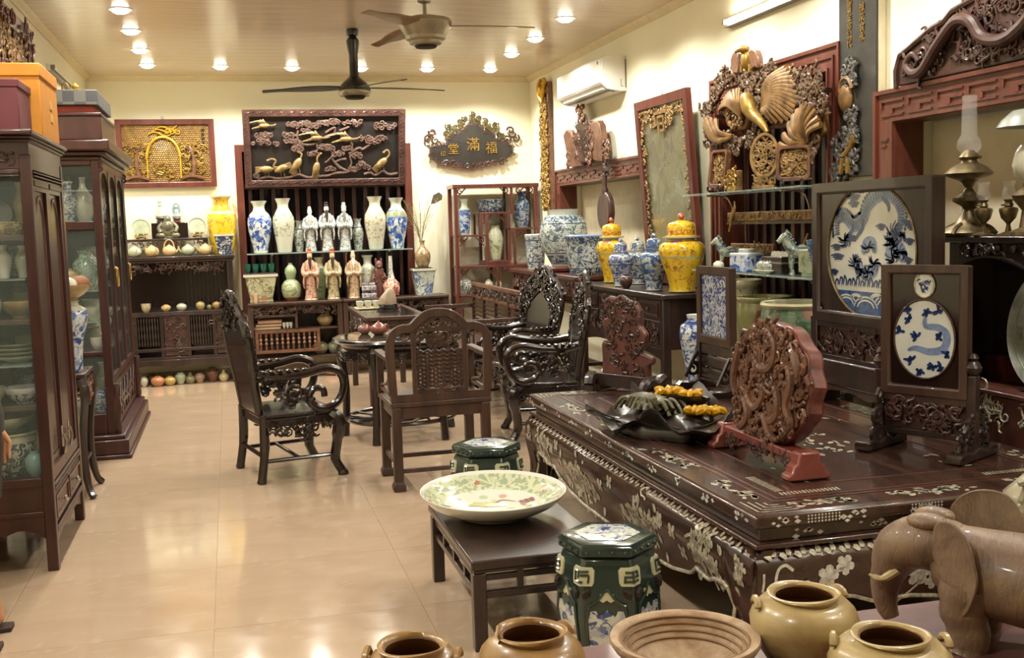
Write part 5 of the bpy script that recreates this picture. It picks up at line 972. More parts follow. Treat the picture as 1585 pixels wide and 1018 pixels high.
# ---------------------------------------------------------------- seating group in the middle
def ornate_chair(label, loc, rot, build=None):
    """front towards -y; origin on the floor under the seat centre"""
    if build:
        return dup(build, None, loc, rot, label)
    t = thing('carved_armchair', label, 'chair', loc, rot, 'black carved armchairs'); c = M['black']; sz = .41
    part('seat', MB().prism([(-.3, -.25), (.3, -.25), (.28, .22), (-.28, .22)], sz-.025, sz, 'xy'), c, t, .008)
    m = MB(); m.bx(-.285, .285, -.235, -.215, sz-.075, sz-.025); m.bx(-.265, .265, .19, .21, sz-.075, sz-.025)
    for s_ in (-1, 1): m.bx(s_*.28-.012, s_*.28+.012, -.22, .2, sz-.075, sz-.025)
    pieces('seat_frame', m, c, t, .004)
    m = MB().at(0, -.238, sz-.085); relief(m, lambda x, z: abs(z) < .03+.03*math.cos(x*11), (-.24, .24, -.06, .03), 46, 21, .03, .007)
    for s_ in (-1, 1): m.at(s_*.29, 0, sz-.085, rz=s_*pi/2); relief(m, lambda x, z: abs(z) < .03+.03*math.cos(x*11), (-.2, .2, -.06, .03), 40, 22, .03, .007)
    part('apron_carving', m, c, t)
    for s_ in (-1, 1):
        part('leg', MB().tube(catmull([(s_*.265, -.215, sz-.03), (s_*.295, -.25, sz-.08), (s_*.28, -.235, .2), (s_*.27, -.225, .1), (s_*.29, -.26, .02), (s_*.29, -.265, .002)], 5), [.045]*4+[.042]*5+[.032]*7+[.028]*5+[.034]*5, 8), c, t)
        part('leg', MB().tube(catmull([(s_*.255, .2, sz), (s_*.255, .205, .2), (s_*.265, .23, .03), (s_*.265, .235, .002)], 4), [.03]*5+[.027]*4+[.03]*4, 8), c, t)
        part('side_stretcher', MB().tube([(s_*.275, -.22, .13), (s_*.26, .21, .13)], .013, 8), c, t)
        arm = catmull([(s_*.24, .22, .655), (s_*.28, .1, .635), (s_*.3, -.05, .645), (s_*.3, -.18, .665), (s_*.3, -.265, .635), (s_*.3, -.29, .56), (s_*.3, -.26, .47), (s_*.3, -.19, .425), (s_*.3, -.11, .435), (s_*.3, -.07, .49), (s_*.3, -.1, .545), (s_*.3, -.155, .54), (s_*.3, -.165, .495)], 5)
        a = part('armrest', MB().tube(arm, [.027]*25+[.025]*20+[.02]*16, 10), c, t)
        m = MB().at(s_*.3, 0, 0, rz=pi/2); m.T = Matrix.Translation((s_*.3, 0, 0)) @ Matrix.Rotation(pi/2, 4, 'Z')
        relief(m, lambda x, z: True, (-.06, .12, .44, .6), 26, 23, .035, .009); scroll(m, .02, .53, .06, 1.5, 0, 1, .012)
        for i in range(9): m.sph((-.2+i*.05, 0, .668-.0*i), (.02, .022, .012), 6, 5)
        part('arm_carving', m, c, a)
    m = MB(); m.tube([(-.27, 0, .13), (.27, 0, .13)], .013, 8); part('cross_stretcher', m, c, t); part('rear_stretcher', MB().tube([(-.26, .215, .16), (.26, .215, .16)], .013, 8), c, t)
    # back: leaning, arched and carved
    B = link('backrest', None, t)
    bpy.data.objects.remove(B)
    T = Matrix.Translation((0, .21, sz)) @ Matrix.Rotation(R(-8), 4, 'X')
    half = [(.2, .0), (.215, .15), (.25, .26), (.275, .36), (.28, .45), (.255, .54), (.2, .6), (.14, .645), (.08, .69), (.04, .72)]
    ol = half+[(0, .73)]+[(-a, b) for a, b in half[::-1]]; inn = [(a*.62, .09+b*.62) for a, b in ol]
    m = MB(); m.T = T; m.prism(ol, -.012, .018); bk = part('backrest', m, c, t, .006)
    m = MB(); m.T = T; m.tube([(a*.97, .0, b) for a, b in ol], .026, 8); part('back_frame', m, c, bk)
    m = MB(); m.T = T; m.tube([(a, -.016, b) for a, b in inn], .012, 8, True); m.prism([(a*.9, .09+(b-.09)*.9+.02) for a, b in inn], -.022, -.012); part('back_panel', m, c, bk)
    for yy, fl in ((-.022, 1), (.03, -1)):
        m = MB(); m.T = T @ Matrix.Translation((0, yy, 0)) @ Matrix.Scale(fl, 4, (0, 1, 0))
        def ins(x, z):
            w_ = interp([(0, .2), (.26, .25), (.45, .28), (.6, .2), (.73, .03)], z); wi = interp([(0, 0), (.1, 0), (.12, .14), (.35, .17), (.5, .1), (.54, 0), (.8, 0)], z)
            return wi < abs(x) < w_
        relief(m, (lambda x, z: ins(x, z) and z > (.5 if fl < 0 else .2)), (-.28, .28, .0, .72), 34 if fl < 0 else 120, 25, .028, .007, 0, .01); part('back_carving', m, c, bk)
    m = MB(); m.T = T
    for s_ in (-1, 1): scroll(m, s_*.27, .52, .05, 1.3, 0, s_, .018); scroll(m, s_*.1, .68, .05, 1.3, 0, -s_, .016)
    m.sph((0, 0, .72), (.04, .025, .035), 10, 7); part('crest_carving', m, c, bk)
    return t
CH = ornate_chair('black carved armchair with scroll arms on the left, facing the round table', (.285, 6.9, 0), R(103))
ornate_chair('black carved armchair seen from the side, closest behind the inlaid platform', (2.12, 7.42, 0), R(-99), CH)
ornate_chair('black carved armchair facing left with its ornate back in view, behind the table', (2.21, 8.55, 0), R(-70), CH)
# brown lattice back armchair, seen from behind (front towards +y)
t = thing('lattice_armchair', 'brown wooden armchair with pierced lattice back seen from behind', 'chair', (1.125, 6.33, 0), R(1)); c = M['brown']; sz = .5
part('seat', MB().bx(-.295, .295, -.235, .25, sz-.02, sz+.012), c, t, .008)
m = MB(); m.bx(-.275, .275, -.225, -.195, sz-.085, sz-.02); m.bx(-.275, .275, .205, .235, sz-.085, sz-.02); m.bx(-.275, -.245, -.2, .21, sz-.085, sz-.02); m.bx(.245, .275, -.2, .21, sz-.085, sz-.02); pieces('seat_rail', m, c, t, .004)
for sx in (-1, 1):
    for sy in (-1, 1):
        x, y = sx*.26, .005+sy*.215; m = MB().bx(x-.026, x+.026, y-.026, y+.026, .05, sz-.02); m.loft([[(x+a*q, y+b*q, z) for a, b in ((-1, -1), (1, -1), (1, 1), (-1, 1))] for z, q in ((0, .034), (.03, .037), (.055, .027))]); part('leg', m, c, t, .004)
for a in ((-.24, .24, -.222, -.198, .1, .125), (-.24, .24, .208, .232, .1, .125), (-.272, -.248, -.2, .2, .14, .165), (.248, .272, -.2, .2, .14, .165)): part('stretcher', MB().bx(*a), c, t, .003)
m = MB()
for s_ in (-1, 1): m.tube(catmull([(s_*.255, .2, .44), (s_*.2, .2, .4), (s_*.24, .2, .33)], 3), .01, 6)
part('apron_scroll', m, c, t)
bt = link('backrest', mesh('backrest', MB().bx(-.29, .29, -.235, -.195, sz+.012, sz+.055), c), t)
side = [(.275, sz+.05), (.28, .7), (.285, .82), (.265, .895), (.215, .925), (.16, .93), (.12, .965), (.07, 1.0), (0, 1.012)]
cl = [(a, -.215, b) for a, b in side]+[(-a, -.215, b) for a, b in side[-2::-1]]
m = MB(); pts = catmull(cl, 4); rs = []
for i, p in enumerate(pts):
    a = pts[max(i-1, 0)]; b = pts[min(i+1, len(pts)-1)]; tn = (b-a).normalized(); nn = Vector((-tn.z, 0, tn.x)); rs.append([p+nn*.024+V(0, -.017, 0), p+nn*.024+V(0, .017, 0), p-nn*.024+V(0, .017, 0), p-nn*.024+V(0, -.017, 0)])
m.loft(rs); part('back_frame', m, c, bt, .004)
m = MB(); m.frame(-.16, .16, sz+.055, .93, .026, -.228, -.202); m.tube([(-.15, -.215, .92), (-.08, -.215, .96), (0, -.215, .99), (.08, -.215, .96), (.15, -.215, .92)], .012, 6); part('splat_frame', m, c, bt, .003)
m = MB()
for i in range(9):
    z = .60+i*.024; m.tube([(-.135+k_*.0225, -.215, z+(.006 if k_ % 2 else -.006)) for k_ in range(13)], .0085, 6)
for i in range(12): x = -.124+i*.0225; m.tube([(x, -.213, .585), (x, -.213, .80)], .007, 5)
part('splat_lattice', m, c, bt)
m = MB().at(0, -.215, .86); relief(m, lambda x, z: abs(x) < .06 or abs(x) > .1 or z > .03, (-.13, .13, -.05, .085), 44, 31, .026, .008); m.at(0, -.215, .575); relief(m, lambda x, z: True, (-.13, .13, -.01, .02), 16, 32, .02, .007); m.sph((0, 0, .28), (.05, .012, .045), 10, 7); part('splat_carving', m, c, bt)
m = MB(); 
for s_ in (-1, 1): scroll(m, s_*.2, .885, .03, 1.1, 0, s_, .008, -.215)
part('corner_scroll', m, c, bt)
for s_ in (-1, 1):
    a = part('armrest', MB().bx(s_*.285-.024, s_*.285+.024, -.21, .235, .745, .772), c, t, .006); part('arm_post', MB().bx(s_*.28-.02, s_*.28+.02, .195, .232, sz+.012, .745), c, a, .004)
    m = MB(); m.bx(s_*.28-.008, s_*.28+.008, -.19, .2, sz+.04, sz+.06); m.tube(catmull([(s_*.28, -.15, .74), (s_*.28, -.12, .65), (s_*.28, -.05, .6), (s_*.28, .08, .58), (s_*.28, .19, .56)], 4), .01, 6); part('arm_fret', m, c, a)
# round table
t = thing('round_table', 'round black carved table with mirror dark top between the armchairs', 'table', (1.15, 7.82, 0)); c = M['black']; RZ = .725
k = NM('dark_green_marble', .04, .5); k.col(k.ramp(k.noise(k.map(), 9, 6, 1.5), [(.35, lin('#1c221c')), (.6, lin('#39423a')), (.75, lin('#6d7466'))])); M['marble'] = k.m
part('top_slab', MB().lathe([(0, RZ-.008), (.415, RZ-.008), (.42, RZ+.002), (0, RZ+.002)], 56), M['marble'], t)
part('top_rim', MB().lathe([(.41, RZ-.03), (.46, RZ-.03), (.478, RZ-.016), (.47, RZ-.002), (.455, RZ+.004), (.415, RZ+.001)], 56), c, t)
part('apron', MB().lathe([(.40, RZ-.03), (.425, RZ-.04), (.415, RZ-.06), (.43, RZ-.08), (.425, RZ-.13), (.41, RZ-.13)], 48), c, t)
m = MB()
for i in range(60):
    a = 2*pi*i/60; m.at(.428*math.sin(a), -.428*math.cos(a), RZ-.105, rz=a); scroll(m, 0, 0, .024, 1.2, i, 1 if i % 2 else -1, .006, 0, 8); scroll(m, 0, -.035, .016, 1, i, 1, .005, 0, 7)
part('apron_carving', m, c, t)
for i in range(5):
    a = 2*pi*i/5+.35; x, y = math.cos(a), math.sin(a)
    part('leg', MB().tube(catmull([(x*.40, y*.40, RZ-.04), (x*.425, y*.425, RZ-.12), (x*.40, y*.40, .4), (x*.40, y*.40, .2), (x*.415, y*.415, .02), (x*.415, y*.415, .0)], 4), [.034]*6+[.028]*10+[.03]*5, 8), c, t)
m = MB(); m.tube([(.39*math.cos(q), .39*math.sin(q), .14) for q in [2*pi*i/30 for i in range(30)]], .016, 8, True); m.tube([(.22*math.cos(q), .22*math.sin(q), .14) for q in [2*pi*i/24 for i in range(24)]], .012, 6, True); part('stretcher_ring', m, c, t)
rnd = random.Random(6)
for i in range(16):
    a = 2*pi*i/16+rnd.uniform(-.1, .1); b = a+rnd.uniform(.2, .7); part('ice_lattice_bar', MB().tube([(.385*math.cos(a), .385*math.sin(a), .14), (.2*math.cos(b), .2*math.sin(b), .14+rnd.uniform(-.006, .006))], .011, 6), c, t)
RT = RZ+.003
t = thing('tea_tray', 'dark reddish tray with small cups on the round table', 'tray', (1.28, 7.86, RT)); part('tray', MB().lathe([(.13, 0), (.15, .018), (.145, .022), (.125, .008), (0, .006)], 28, 1, .75), M['red'], t)
for i, (x, y) in enumerate(((.03, .06), (-.06, -.02), (.06, -.03), (-.01, -.05))): pot('tea_cup', 'small brown tea cup on the tray, %s' % ('at the back', 'at the left', 'at the right', 'at the front')[i], 'cup', (1.28+x, 7.86+y, RT+.0085), .035, .026, 'cup', plain('clay_%d' % i, '#7a4a3a', .35, .3))
teapot('small reddish clay teapot on the round table beside the tray', (1.02, 7.9, RT), .085, .06, plain('clay_pot', '#8a4f42', .3, .4), R(200), None, 'side')
pot('sugar_bowl', 'small pinkish pot on the round table next to the teapot', 'pot', (.93, 8.02, RT), .07, .05, 'round', plain('clay_pink', '#94645a', .3, .4))
# side table with a stone, a tray of cups
t = thing('tea_table', 'long brown tea table with inset dark top near the back', 'table', (1.34, 9.82, 0)); c = M['brown']; z = .755
part('top_frame', MB().frame(-.27, .27, -.7, .7, .05, z-.03, z, 'xy'), c, t, .005); part('top_panel', MB().bx(-.23, .23, -.66, .66, z-.02, z-.003), M['black'], t)
part('apron', MB().frame(-.25, .25, -.68, .68, .02, z-.15, z-.03, 'xy'), c, t, .004)
m = MB().at(0, -.682, z-.1); relief(m, lambda x, z: True, (-.2, .2, -.04, .05), 40, 41, .03, .006); m.at(-.252, 0, z-.1, rz=-pi/2); relief(m, lambda x, z: True, (-.62, .62, -.04, .05), 100, 42, .03, .006); part('apron_carving', m, c, t)
for x in (-.23, .23):
    for y in (-.66, .66): part('leg', MB().bx(x-.025, x+.025, y-.025, y+.025, 0, z-.03), M['mid'] if y < 0 else c, t, .004)
p = at(560, 466, Y=10.0); t = thing('cup_tray', 'pale tray of small white cups on the tea table', 'tray', (1.22, 10.15, z+.001)); part('tray', MB().bx(-.12, .12, -.1, .1, 0, .012), plain('pale_wood', '#c8bc94', .5), t, .004)
for i in range(6): part('cup', MB().at(-.075+(i % 3)*.075, -.04+(i//3)*.08, .012).lathe([(a*.032, b*.06) for a, b in PROF['cup']], 14), M['white'], t)
t = thing('scholar_stone', 'pale pointed scholar stone on a black carved stand', 'ornament', (1.37, 9.9, z+.001)); t.scale = (.78, .78, .72); m = MB().lathe([(.13, .0), (.14, .02), (.1, .035), (.11, .06), (.12, .07), (0, .07)], 16, 1, .7); relief(m.at(0, -.09, .035), lambda x, z: True, (-.1, .1, -.02, .03), 20, 44, .022, .008); part('stand', m, M['black'], t)
m = MB().loft([[(cx_+a*math.cos(q)*(1+.1*math.sin(3*q)), b*math.sin(q), zz) for q in [2*pi*k_/16 for k_ in range(16)]] for zz, a, b, cx_ in ((.065, .10, .05, 0), (.12, .105, .05, .0), (.17, .085, .042, .01), (.22, .06, .035, .025), (.26, .035, .025, .035), (.275, .008, .008, .035))]); part('stone', m, plain('pale_stone', '#a8957a', .5, .1, 0, .15, 14), t, smooth=60)
# settee along the right
t = thing('settee', 'brown slatted settee with carved back rail behind the armchairs', 'bench', (2.16, 10.0, 0)); c = M['brown']
part('seat', MB().bx(-.27, .25, -.98, .98, .40, .43), c, t, .006)
for x in (-.25, .23):
    for y in (-.95, 0, .95): part('leg', MB().bx(x-.025, x+.025, y-.025, y+.025, 0, .40), c, t, .004)
m = MB(); m.bx(.225, .26, -.98, .98, .88, .92); m.bx(.23, .255, -.98, .98, .76, .79); m.bx(.23, .255, -.98, .98, .45, .48); bk = pieces('back_rail', m, M['carve'], t, .005)
for y in (-.97, -.5, 0, .5, .97): part('back_post', MB().bx(.228, .257, y-.02, y+.02, .43, .88), c, bk, .003)
m = MB().at(.243, 0, .835, rz=-pi/2); relief(m, lambda x, z: True, (-.95, .95, -.035, .035), 120, 45, .032, .008); part('rail_carving', m, c, bk)
for seg in range(4):
    y0 = -.94+seg*.485
    for i in range(6): part('back_slat', MB().bx(.235, .25, y0, y0+.43, .50+i*.042, .515+i*.042), c, bk)
for y in (-.965, .965):
    m = MB(); m.bx(-.27, .24, y-.02, y+.02, .66, .70); m.bx(-.265, -.225, y-.018, y+.018, .43, .66); a = pieces('arm_frame', m, c, t, .004)
    m = MB()
    for i in range(5): m.bx(-.2+i*.08, -.185+i*.08, y-.008, y+.008, .44, .65)
    pieces('arm_slat', m, c, a)
# ---------------------------------------------------------------- right wall: hangings
RP = -pi/2          # local x runs to the viewer's right (towards -Y), local -y faces the room
def wl(X, yc, z0):
    def f(px, py): p = at(px, py, X=X); return (yc-p.y, p.z-z0)
    return f
# gilded pillar panel in the corner
t = thing('gilded_pillar_panel', 'tall narrow gilded carved panel hanging in the back right corner', 'wall panel', (XR-.002, 10.93, 1.62), (0, 0, RP)); H_ = 1.3
part('board', MB().bx(-.15, .15, -.05, 0, 0, H_), M['carve'], t, .008)
m = MB().at(0, -.055, 0); relief(m, lambda x, z: True, (-.13, .13, .02, H_-.05), 420, 51, .028, .007, 0, .012); part('gilt_carving', m, M['gilt'], t)
m = MB().at(0, -.06, H_-.1)
for s_ in (-1, 1): m.tube(catmull([(0, 0, -.1), (s_*.08, -.02, 0), (s_*.11, -.01, .1), (s_*.05, 0, .13)], 4), .022, 8)
m.sph((0, -.02, .02), (.05, .04, .07), 10, 8); part('finial', m, M['gold'], t)
# split air conditioner
t = thing('air_conditioner', 'white wall mounted air conditioner on the right wall', 'air conditioner', (XR, 9.27, 2.56), (0, 0, RP)); L_ = .61
pr = [(0, 0), (-.05, -.0), (-.17, .02), (-.215, .06), (-.22, .15), (-.215, .27), (-.19, .29), (0, .29)]
m = MB().loft([[(x, y, z) for y, z in pr] for x in (-L_, L_)]); part('housing', m, M['plastic'], t, .006)
part('front_panel', MB().loft([[(x, y, z) for y, z in ((-.2165, .062), (-.228, .075), (-.228, .26), (-.2165, .272))] for x in (-L_+.005, L_-.005)]), M['plastic'], t, .003)
part('air_flap', MB().loft([[(x, y, z) for y, z in ((-.19, .03), (-.08, .0), (-.075, -.008), (-.192, .024))] for x in (-L_+.06, L_-.06)]), M['plastic'], t)
part('outlet', MB().loft([[(x, y, z) for y, z in ((-.16, .016), (-.09, .003), (-.09, -.001), (-.16, .012))] for x in (-L_+.04, L_-.04)]), M['greyp'], t)
m = MB(); m.bx(L_, L_+.003, -.012, -.004, .03, .26); m.bx(L_, L_+.003, -.05, -.03, .04, .045); m.bx(L_, L_+.003, -.05, -.047, .04, .1); part('side_seam', m, M['greyp'], t); part('badge', MB().bx(L_-.08, L_-.05, -.2295, -.228, .225, .25), M['greyp'], t)
# winged shrine carving
f = wl(XR-.06, 9.45, 1.99); t = thing('winged_shrine_carving', 'brown carved triple panel with finial above the far window frame', 'wall carving', (XR-.03, 9.45, 2.002), (0, 0, RP))
def pc(cx, cy): return f(870+cx*.1769, 160+cy*.1769)
def poly(nm, pts, y0, y1, mm, bev=.006): m = MB().prism([(a, max(b, .0)) for a, b in [pc(*p) for p in pts]], y0, y1); return part(nm, m, mm, t, bev)
poly('left_wing', [(60, 290), (90, 240), (135, 270), (150, 330), (205, 560), (150, 575), (100, 560), (90, 440)], -.09, -.03, M['carve']); poly('centre_panel', [(145, 200), (180, 165), (260, 170), (300, 220), (320, 380), (340, 500), (280, 480), (230, 530), (200, 530), (170, 400)], -.06, 0, M['carvedark']); poly('right_wing', [(290, 210), (320, 180), (370, 160), (395, 200), (410, 320), (420, 520), (340, 510), (310, 380)], -.10, -.04, M['carve'])
a, b = pc(235, 300); part('centre_mirror', MB().at(a, -.062, b).prism(ell(.1, .2, 24), -.006, 0), M['dark'], t)
for cx, cy, n, sd in ((440, 430, 26, 1), (200, 120, 14, 2), (110, 520, 12, 3), (290, 510, 16, 4)): a, b = pc(cx, cy); m = MB().at(a, -.07, max(b, .05)); relief(m, lambda x, z: True, (-.09, .09, -.05, .08), n+8, 60+sd, .028, .009, 0, .02); part('flower_carving', m, M['carve'], t)
for sx in (-.25, -.12, .1, .24): m = MB().at(sx, -.1, .2); relief(m, lambda x, z: True, (-.05, .05, -.12, .18), 22, int(sx*100)+70, .02, .004); part('panel_carving', m, M['carve'], t)
# moon lute hanging on the window frame
f = wl(XR-.09, 8.95, 1.45); a0, b0 = f(940, 327)
t = thing('moon_lute', 'dark oval bodied lute hanging from the far window frame', 'lute', (XR-.075, 8.95-a0, 1.45), (0, 0, RP)); q = f(940, 297)[1]; b1 = f(940, 358)[1]; rz_ = (q-b1)/2
part('body', MB().prism(ell(.16, rz_, 32, 0, b0), -.05, 0), M['carvedark'], t, .01); part('soundboard', MB().prism(ell(.148, rz_*.93, 32, 0, b0), -.056, -.05), wood('lute_face', '#3a261e', '#5c3f33', .5, .1), t)
zt = f(940, 262)[1]; part('neck', MB().tube(catmull([(0, -.03, q-.01), (.0, -.035, q+.06), (.0, -.03, zt-.04)], 4), [.03]*3+[.022]*6, 8), M['carvedark'], t)
m = MB(); scroll(m, .0, zt-.02, .05, 1.3, 0, 1, .018, -.03); m.sph((0, -.03, zt+.02), (.03, .02, .05), 8, 6); part('scroll_head', m, M['carvedark'], t)
for i, s_ in enumerate((-1, 1)): part('tuning_peg', MB().tube([(s_*.02, -.03, zt-.08+.03*i), (s_*.09, -.03, zt-.075+.03*i)], [.008, .014], 6), M['carvedark'], t)
# tall mirror with gilt fret frame
t = thing('tall_mirror', 'tall antique mirror in red frame with gilt fretwork on the right wall', 'mirror', (XR-.025, 7.58, 1.02), (R(4), 0, RP)); W_, H_ = .99, 1.38
part('frame', MB().frame(-W_/2, W_/2, 0, H_, .07, -.045, 0), M['red'], t, .006)
k = NM('foxed_mirror', .12, 0, .85); n = k.noise(k.map((1, 1, .6)), 6, 6, 1); k.col(k.ramp(n, [(.3, lin('#8c8a6c')), (.5, lin('#b5b49a')), (.7, lin('#c9c9b4'))])); k.L(k.ramp(n, [(.35, .45), (.65, .2)]), k.b.inputs['Roughness']); part('mirror_glass', MB().bx(-W_/2+.06, W_/2-.06, -.02, -.012, .06, H_-.06), k.m, t)
m = MB().at(0, -.03, 0); relief(m, lambda x, z: abs(x) > W_/2-.125 or z < .15 or z > H_-.16 or (z > H_-.22 and abs(x) < .2), (-W_/2+.08, W_/2-.08, .08, H_-.08), 260, 71, .024, .006, 0, .006); part('gilt_fretwork', m, M['paleg'], t)
m = MB().at(0, -.03, H_-.16); m.frame(-.12, .12, -.05, .05, .02, -.012, 0); m.frame(-.06, .06, -.1, .02, .018, -.012, 0); part('crest_fret', m, M['paleg'], t)
m = MB(); hook(m, 0, -.01, H_+.015); part('hanging_ring', m, M['metal'], t)
# --- shelves and things in the barred window
S1 = 1.655; S2 = 1.165
for nm, z, x0, y0, y1, lab in (('glass_shelf', S1, XR-.30, 5.28, 6.85, 'upper glass shelf with gilt carvings across the barred window'), ('glass_shelf', S2, XR-.3, 5.2, 6.72, 'lower glass shelf with porcelain across the barred window')):
    solo(nm, MB().bx(x0, XR-.068, y0, y1, z-.01, z), M['shelfglass'], lab, 'shelf', bevel=.002)
    for i, y in enumerate((y0+.3, y1-.3)): solo('shelf_bracket', MB().tube(catmull([(x0+.04, y, z-.016), (XR-.12, y, z-.03), (XR-.075, y, z-.13)], 5), .006, 6), M['chrome'], 'thin curved bracket at the %s of the %s glass shelf' % (('near end', 'far end')[i], 'upper' if z > 1.4 else 'lower'), 'bracket')
XS = XR-.225
def rw(px, py, X=XS): return at(px, py, X=X)
# oval openwork medallion
p = rw(1183, 290); top = rw(1183, 205).z-S1; t = thing('openwork_medallion', 'oval gilded openwork medallion on a small foot, upper glass shelf', 'ornament', (XS, p.y, S1+.001), (R(-6), 0, R(-42))); rzz = (top-.06)/2
part('oval_frame', MB().ring(ell(.085, rzz, 32, 0, .06+rzz), ell(.067, rzz*.86, 32, 0, .06+rzz), -.02, .01), M['paleg'], t, .004)
m = MB().at(0, -.005, .06+rzz); relief(m, lambda x, z: x*x/.0042+z*z/(rzz*rzz*.70) < 1, (-.07, .07, -rzz, rzz), 46, 75, .026, .006, 0, .006); part('openwork', m, M['paleg'], t)
m = MB().at(0, -.005, .035); relief(m, lambda x, z: True, (-.05, .05, -.01, .025), 14, 76, .022, .007); m.at(0, 0, 0); m.bx(-.065, .065, -.035, .035, 0, .018); part('foot', m, M['paleg'], t)
def tray(label, px, w_, h_, cell, ang):
    p = rw(px, 290); t = thing('carved_tray', label, 'tray', (XS, p.y, S1+.002), (R(-8), 0, ang)); rr = MB()
    def rrect(a, b, r_, n=5): return [(sx*(a-r_)+r_*math.cos(q), b0_+sz_*(b-r_)+r_*math.sin(q)) for sx, sz_, q0 in ((1, 1, 0), (-1, 1, pi/2), (-1, -1, pi), (1, -1, 1.5*pi)) for q in [q0+pi/2*i/n for i in range(n+1)]]
    b0_ = h_/2+.03
    part('rim', MB().ring(rrect(w_/2, h_/2, .03), rrect(w_/2-.018, h_/2-.018, .02), -.035, .005), M['carve'], t, .004); part('panel', MB().prism(rrect(w_/2-.01, h_/2-.01, .02), -.004, .004), M['oldgold'], t)
    m = MB().at(0, -.006, b0_); relief(m, lambda x, z: True, (-w_/2+.035, w_/2-.035, -h_/2+.035, h_/2-.035), 60, cell, .026, .006); part('gilt_relief', m, M['paleg'], t)
    m = MB(); 
    for s_ in (-1, 1): m.tube(catmull([(s_*w_*.3, -.05, .03), (s_*w_*.3, -.045, .004), (s_*w_*.3, .06, .004)], 3), .008, 6)
    m.tube([(-w_*.3, .02, .006), (w_*.3, .02, .006)], .007, 6); part('stand', m, M['black'], t)
tray('carved wooden tray standing at far end of the upper glass shelf', 1113, .17, .235, 81, R(-78)); tray('carved wooden tray standing at near end of the upper glass shelf', 1229, .19, .19, 82, R(-45))
p = rw(1138, 290); t = thing('gilt_carved_block', 'small gilded carved block between tray and oval medallion', 'ornament', (XS, p.y, S1+.001), (0, 0, RP)); part('block', MB().bx(-.065, .065, -.02, .02, 0, .125), M['oldgold'], t, .006); m = MB().at(0, -.022, .065); relief(m, lambda x, z: True, (-.055, .055, -.055, .055), 34, 83, .026, .008); part('carving', m, M['gilt'], t)
# carved scabbards
def scab(label, px0, px1, py, tail):
    a, b = at(px0, py, X=XR-.03), at(px1, py-4, X=XR-.03); L = a.y-b.y; t = thing('carved_batten', label, 'carving', (XR-.03, a.y, a.z), (0, 0, RP))
    part('batten', MB().bx(0, L, -.03, .0, -.03, .03), M['oldgold'], t, .006); m = MB().at(L/2, -.032, 0); relief(m, lambda x, z: True, (-L/2+.02, L/2-.02, -.02, .02), int(L*130), int(px0), .012, .003, 0, .004); part('gilt_carving', m, M['paleg'], t)
    part('lower_rail', MB().bx(-.03, L, -.02, .0, -.048, -.032), M['dark'], t)
    if tail: m = MB(); m.tube(catmull([(tail-.06, -.05, -.09), (tail, -.06, 0), (tail+.02, -.05, .06), (tail-.0, -.04, .1)], 4), [.012]*3+[.022]*6+[.008]*4, 8, flat=.5); part('bird_finial', m, M['gilt'], t)
scab('upper gilded carved batten with bird finial across the window bars', 1132, 1275, 336, .13); scab('lower short gilded carved batten behind the porcelain horse', 1137, 1203, 383, 0)
p = at(1245, 372, X=XR-.04); t = thing('flame_finial', 'small gilded flame carving above the green square pot', 'carving', (XR-.04, p.y, p.z-.1), (0, 0, RP)); m = MB().tube(catmull([(-.06, 0, 0), (0, -.01, .06), (.04, 0, .14)], 4), [.02]*5+[.006]*4, 8); m.tube([(-.08, 0, .05), (.1, 0, .05)], .014, 6); part('flame', m, M['gilt'], t)
# porcelain on the lower glass shelf
XS = XR-.17
def horse(label, px, py, h, body, rot):
    p = rw(px, py); t = thing('porcelain_horse', label, 'figurine', (XS, p.y, S2+.001), rot); s_ = h
    m = MB().loft([[(x*s_, a*s_*math.cos(q), (z+b*math.sin(q))*s_) for q in [2*pi*k/14 for k in range(14)]] for x, z, a, b in ((-.36, .52, .03, .05), (-.32, .52, .11, .13), (-.18, .5, .13, .15), (0, .5, .12, .13), (.16, .53, .13, .15), (.28, .56, .09, .13), (.33, .58, .03, .06))])
    part('trunk', m, body, t, smooth=60)
    part('neck', MB().tube(catmull([(.2*s_, 0, .55*s_), (.33*s_, 0, .72*s_), (.36*s_, 0, .88*s_)], 4), [s_*x for x in (.14, .13, .12, .11, .1, .095, .09, .085, .08)], 12), body, t, smooth=60)
    hd = part('head', MB().tube(catmull([(.33*s_, 0, .9*s_), (.42*s_, 0, .84*s_), (.54*s_, 0, .74*s_)], 4), [s_*x for x in (.07, .08, .085, .085, .08, .07, .06, .055, .05)], 12), body, t, smooth=60)
    m = MB()
    for d in (-1, 1): m.tube([(.34*s_, d*.04*s_, .95*s_), (.34*s_, d*.05*s_, 1.03*s_)], [.025*s_, .006*s_], 6)
    part('ears', m, body, hd)
    part('mane', MB().tube(catmull([(.36*s_, 0, .98*s_), (.27*s_, 0, .88*s_), (.16*s_, 0, .68*s_)], 4), [.05*s_]*9, 8, flat=.5), DKB, t)
    for x in (-.25, .22):
        for d in (-1, 1): part('leg', MB().tube(catmull([(x*s_, d*.08*s_, .46*s_), ((x+.02)*s_, d*.08*s_, .24*s_), (x*s_, d*.08*s_, .06*s_), ((x+.02)*s_, d*.08*s_, .0)], 4), [s_*q for q in (.075, .07, .06, .05, .045, .042, .04, .04, .042, .05, .055, .055, .055)], 8), body, t)
    part('tail', MB().tube(catmull([(-.34*s_, 0, .58*s_), (-.45*s_, 0, .5*s_), (-.44*s_, 0, .25*s_)], 4), [.04*s_]*5+[.02*s_]*4, 8), DKB, t); part('saddle', MB().lathe([(.12*s_, .6*s_), (.13*s_, .63*s_), (.05*s_, .68*s_), (0, .68*s_)], 14, 1, 1.05), M['greyblue'], t)
HB = glaze('horse_glaze', '#9aa08c', '#4a5a6c', '#78847c', 20, .5)
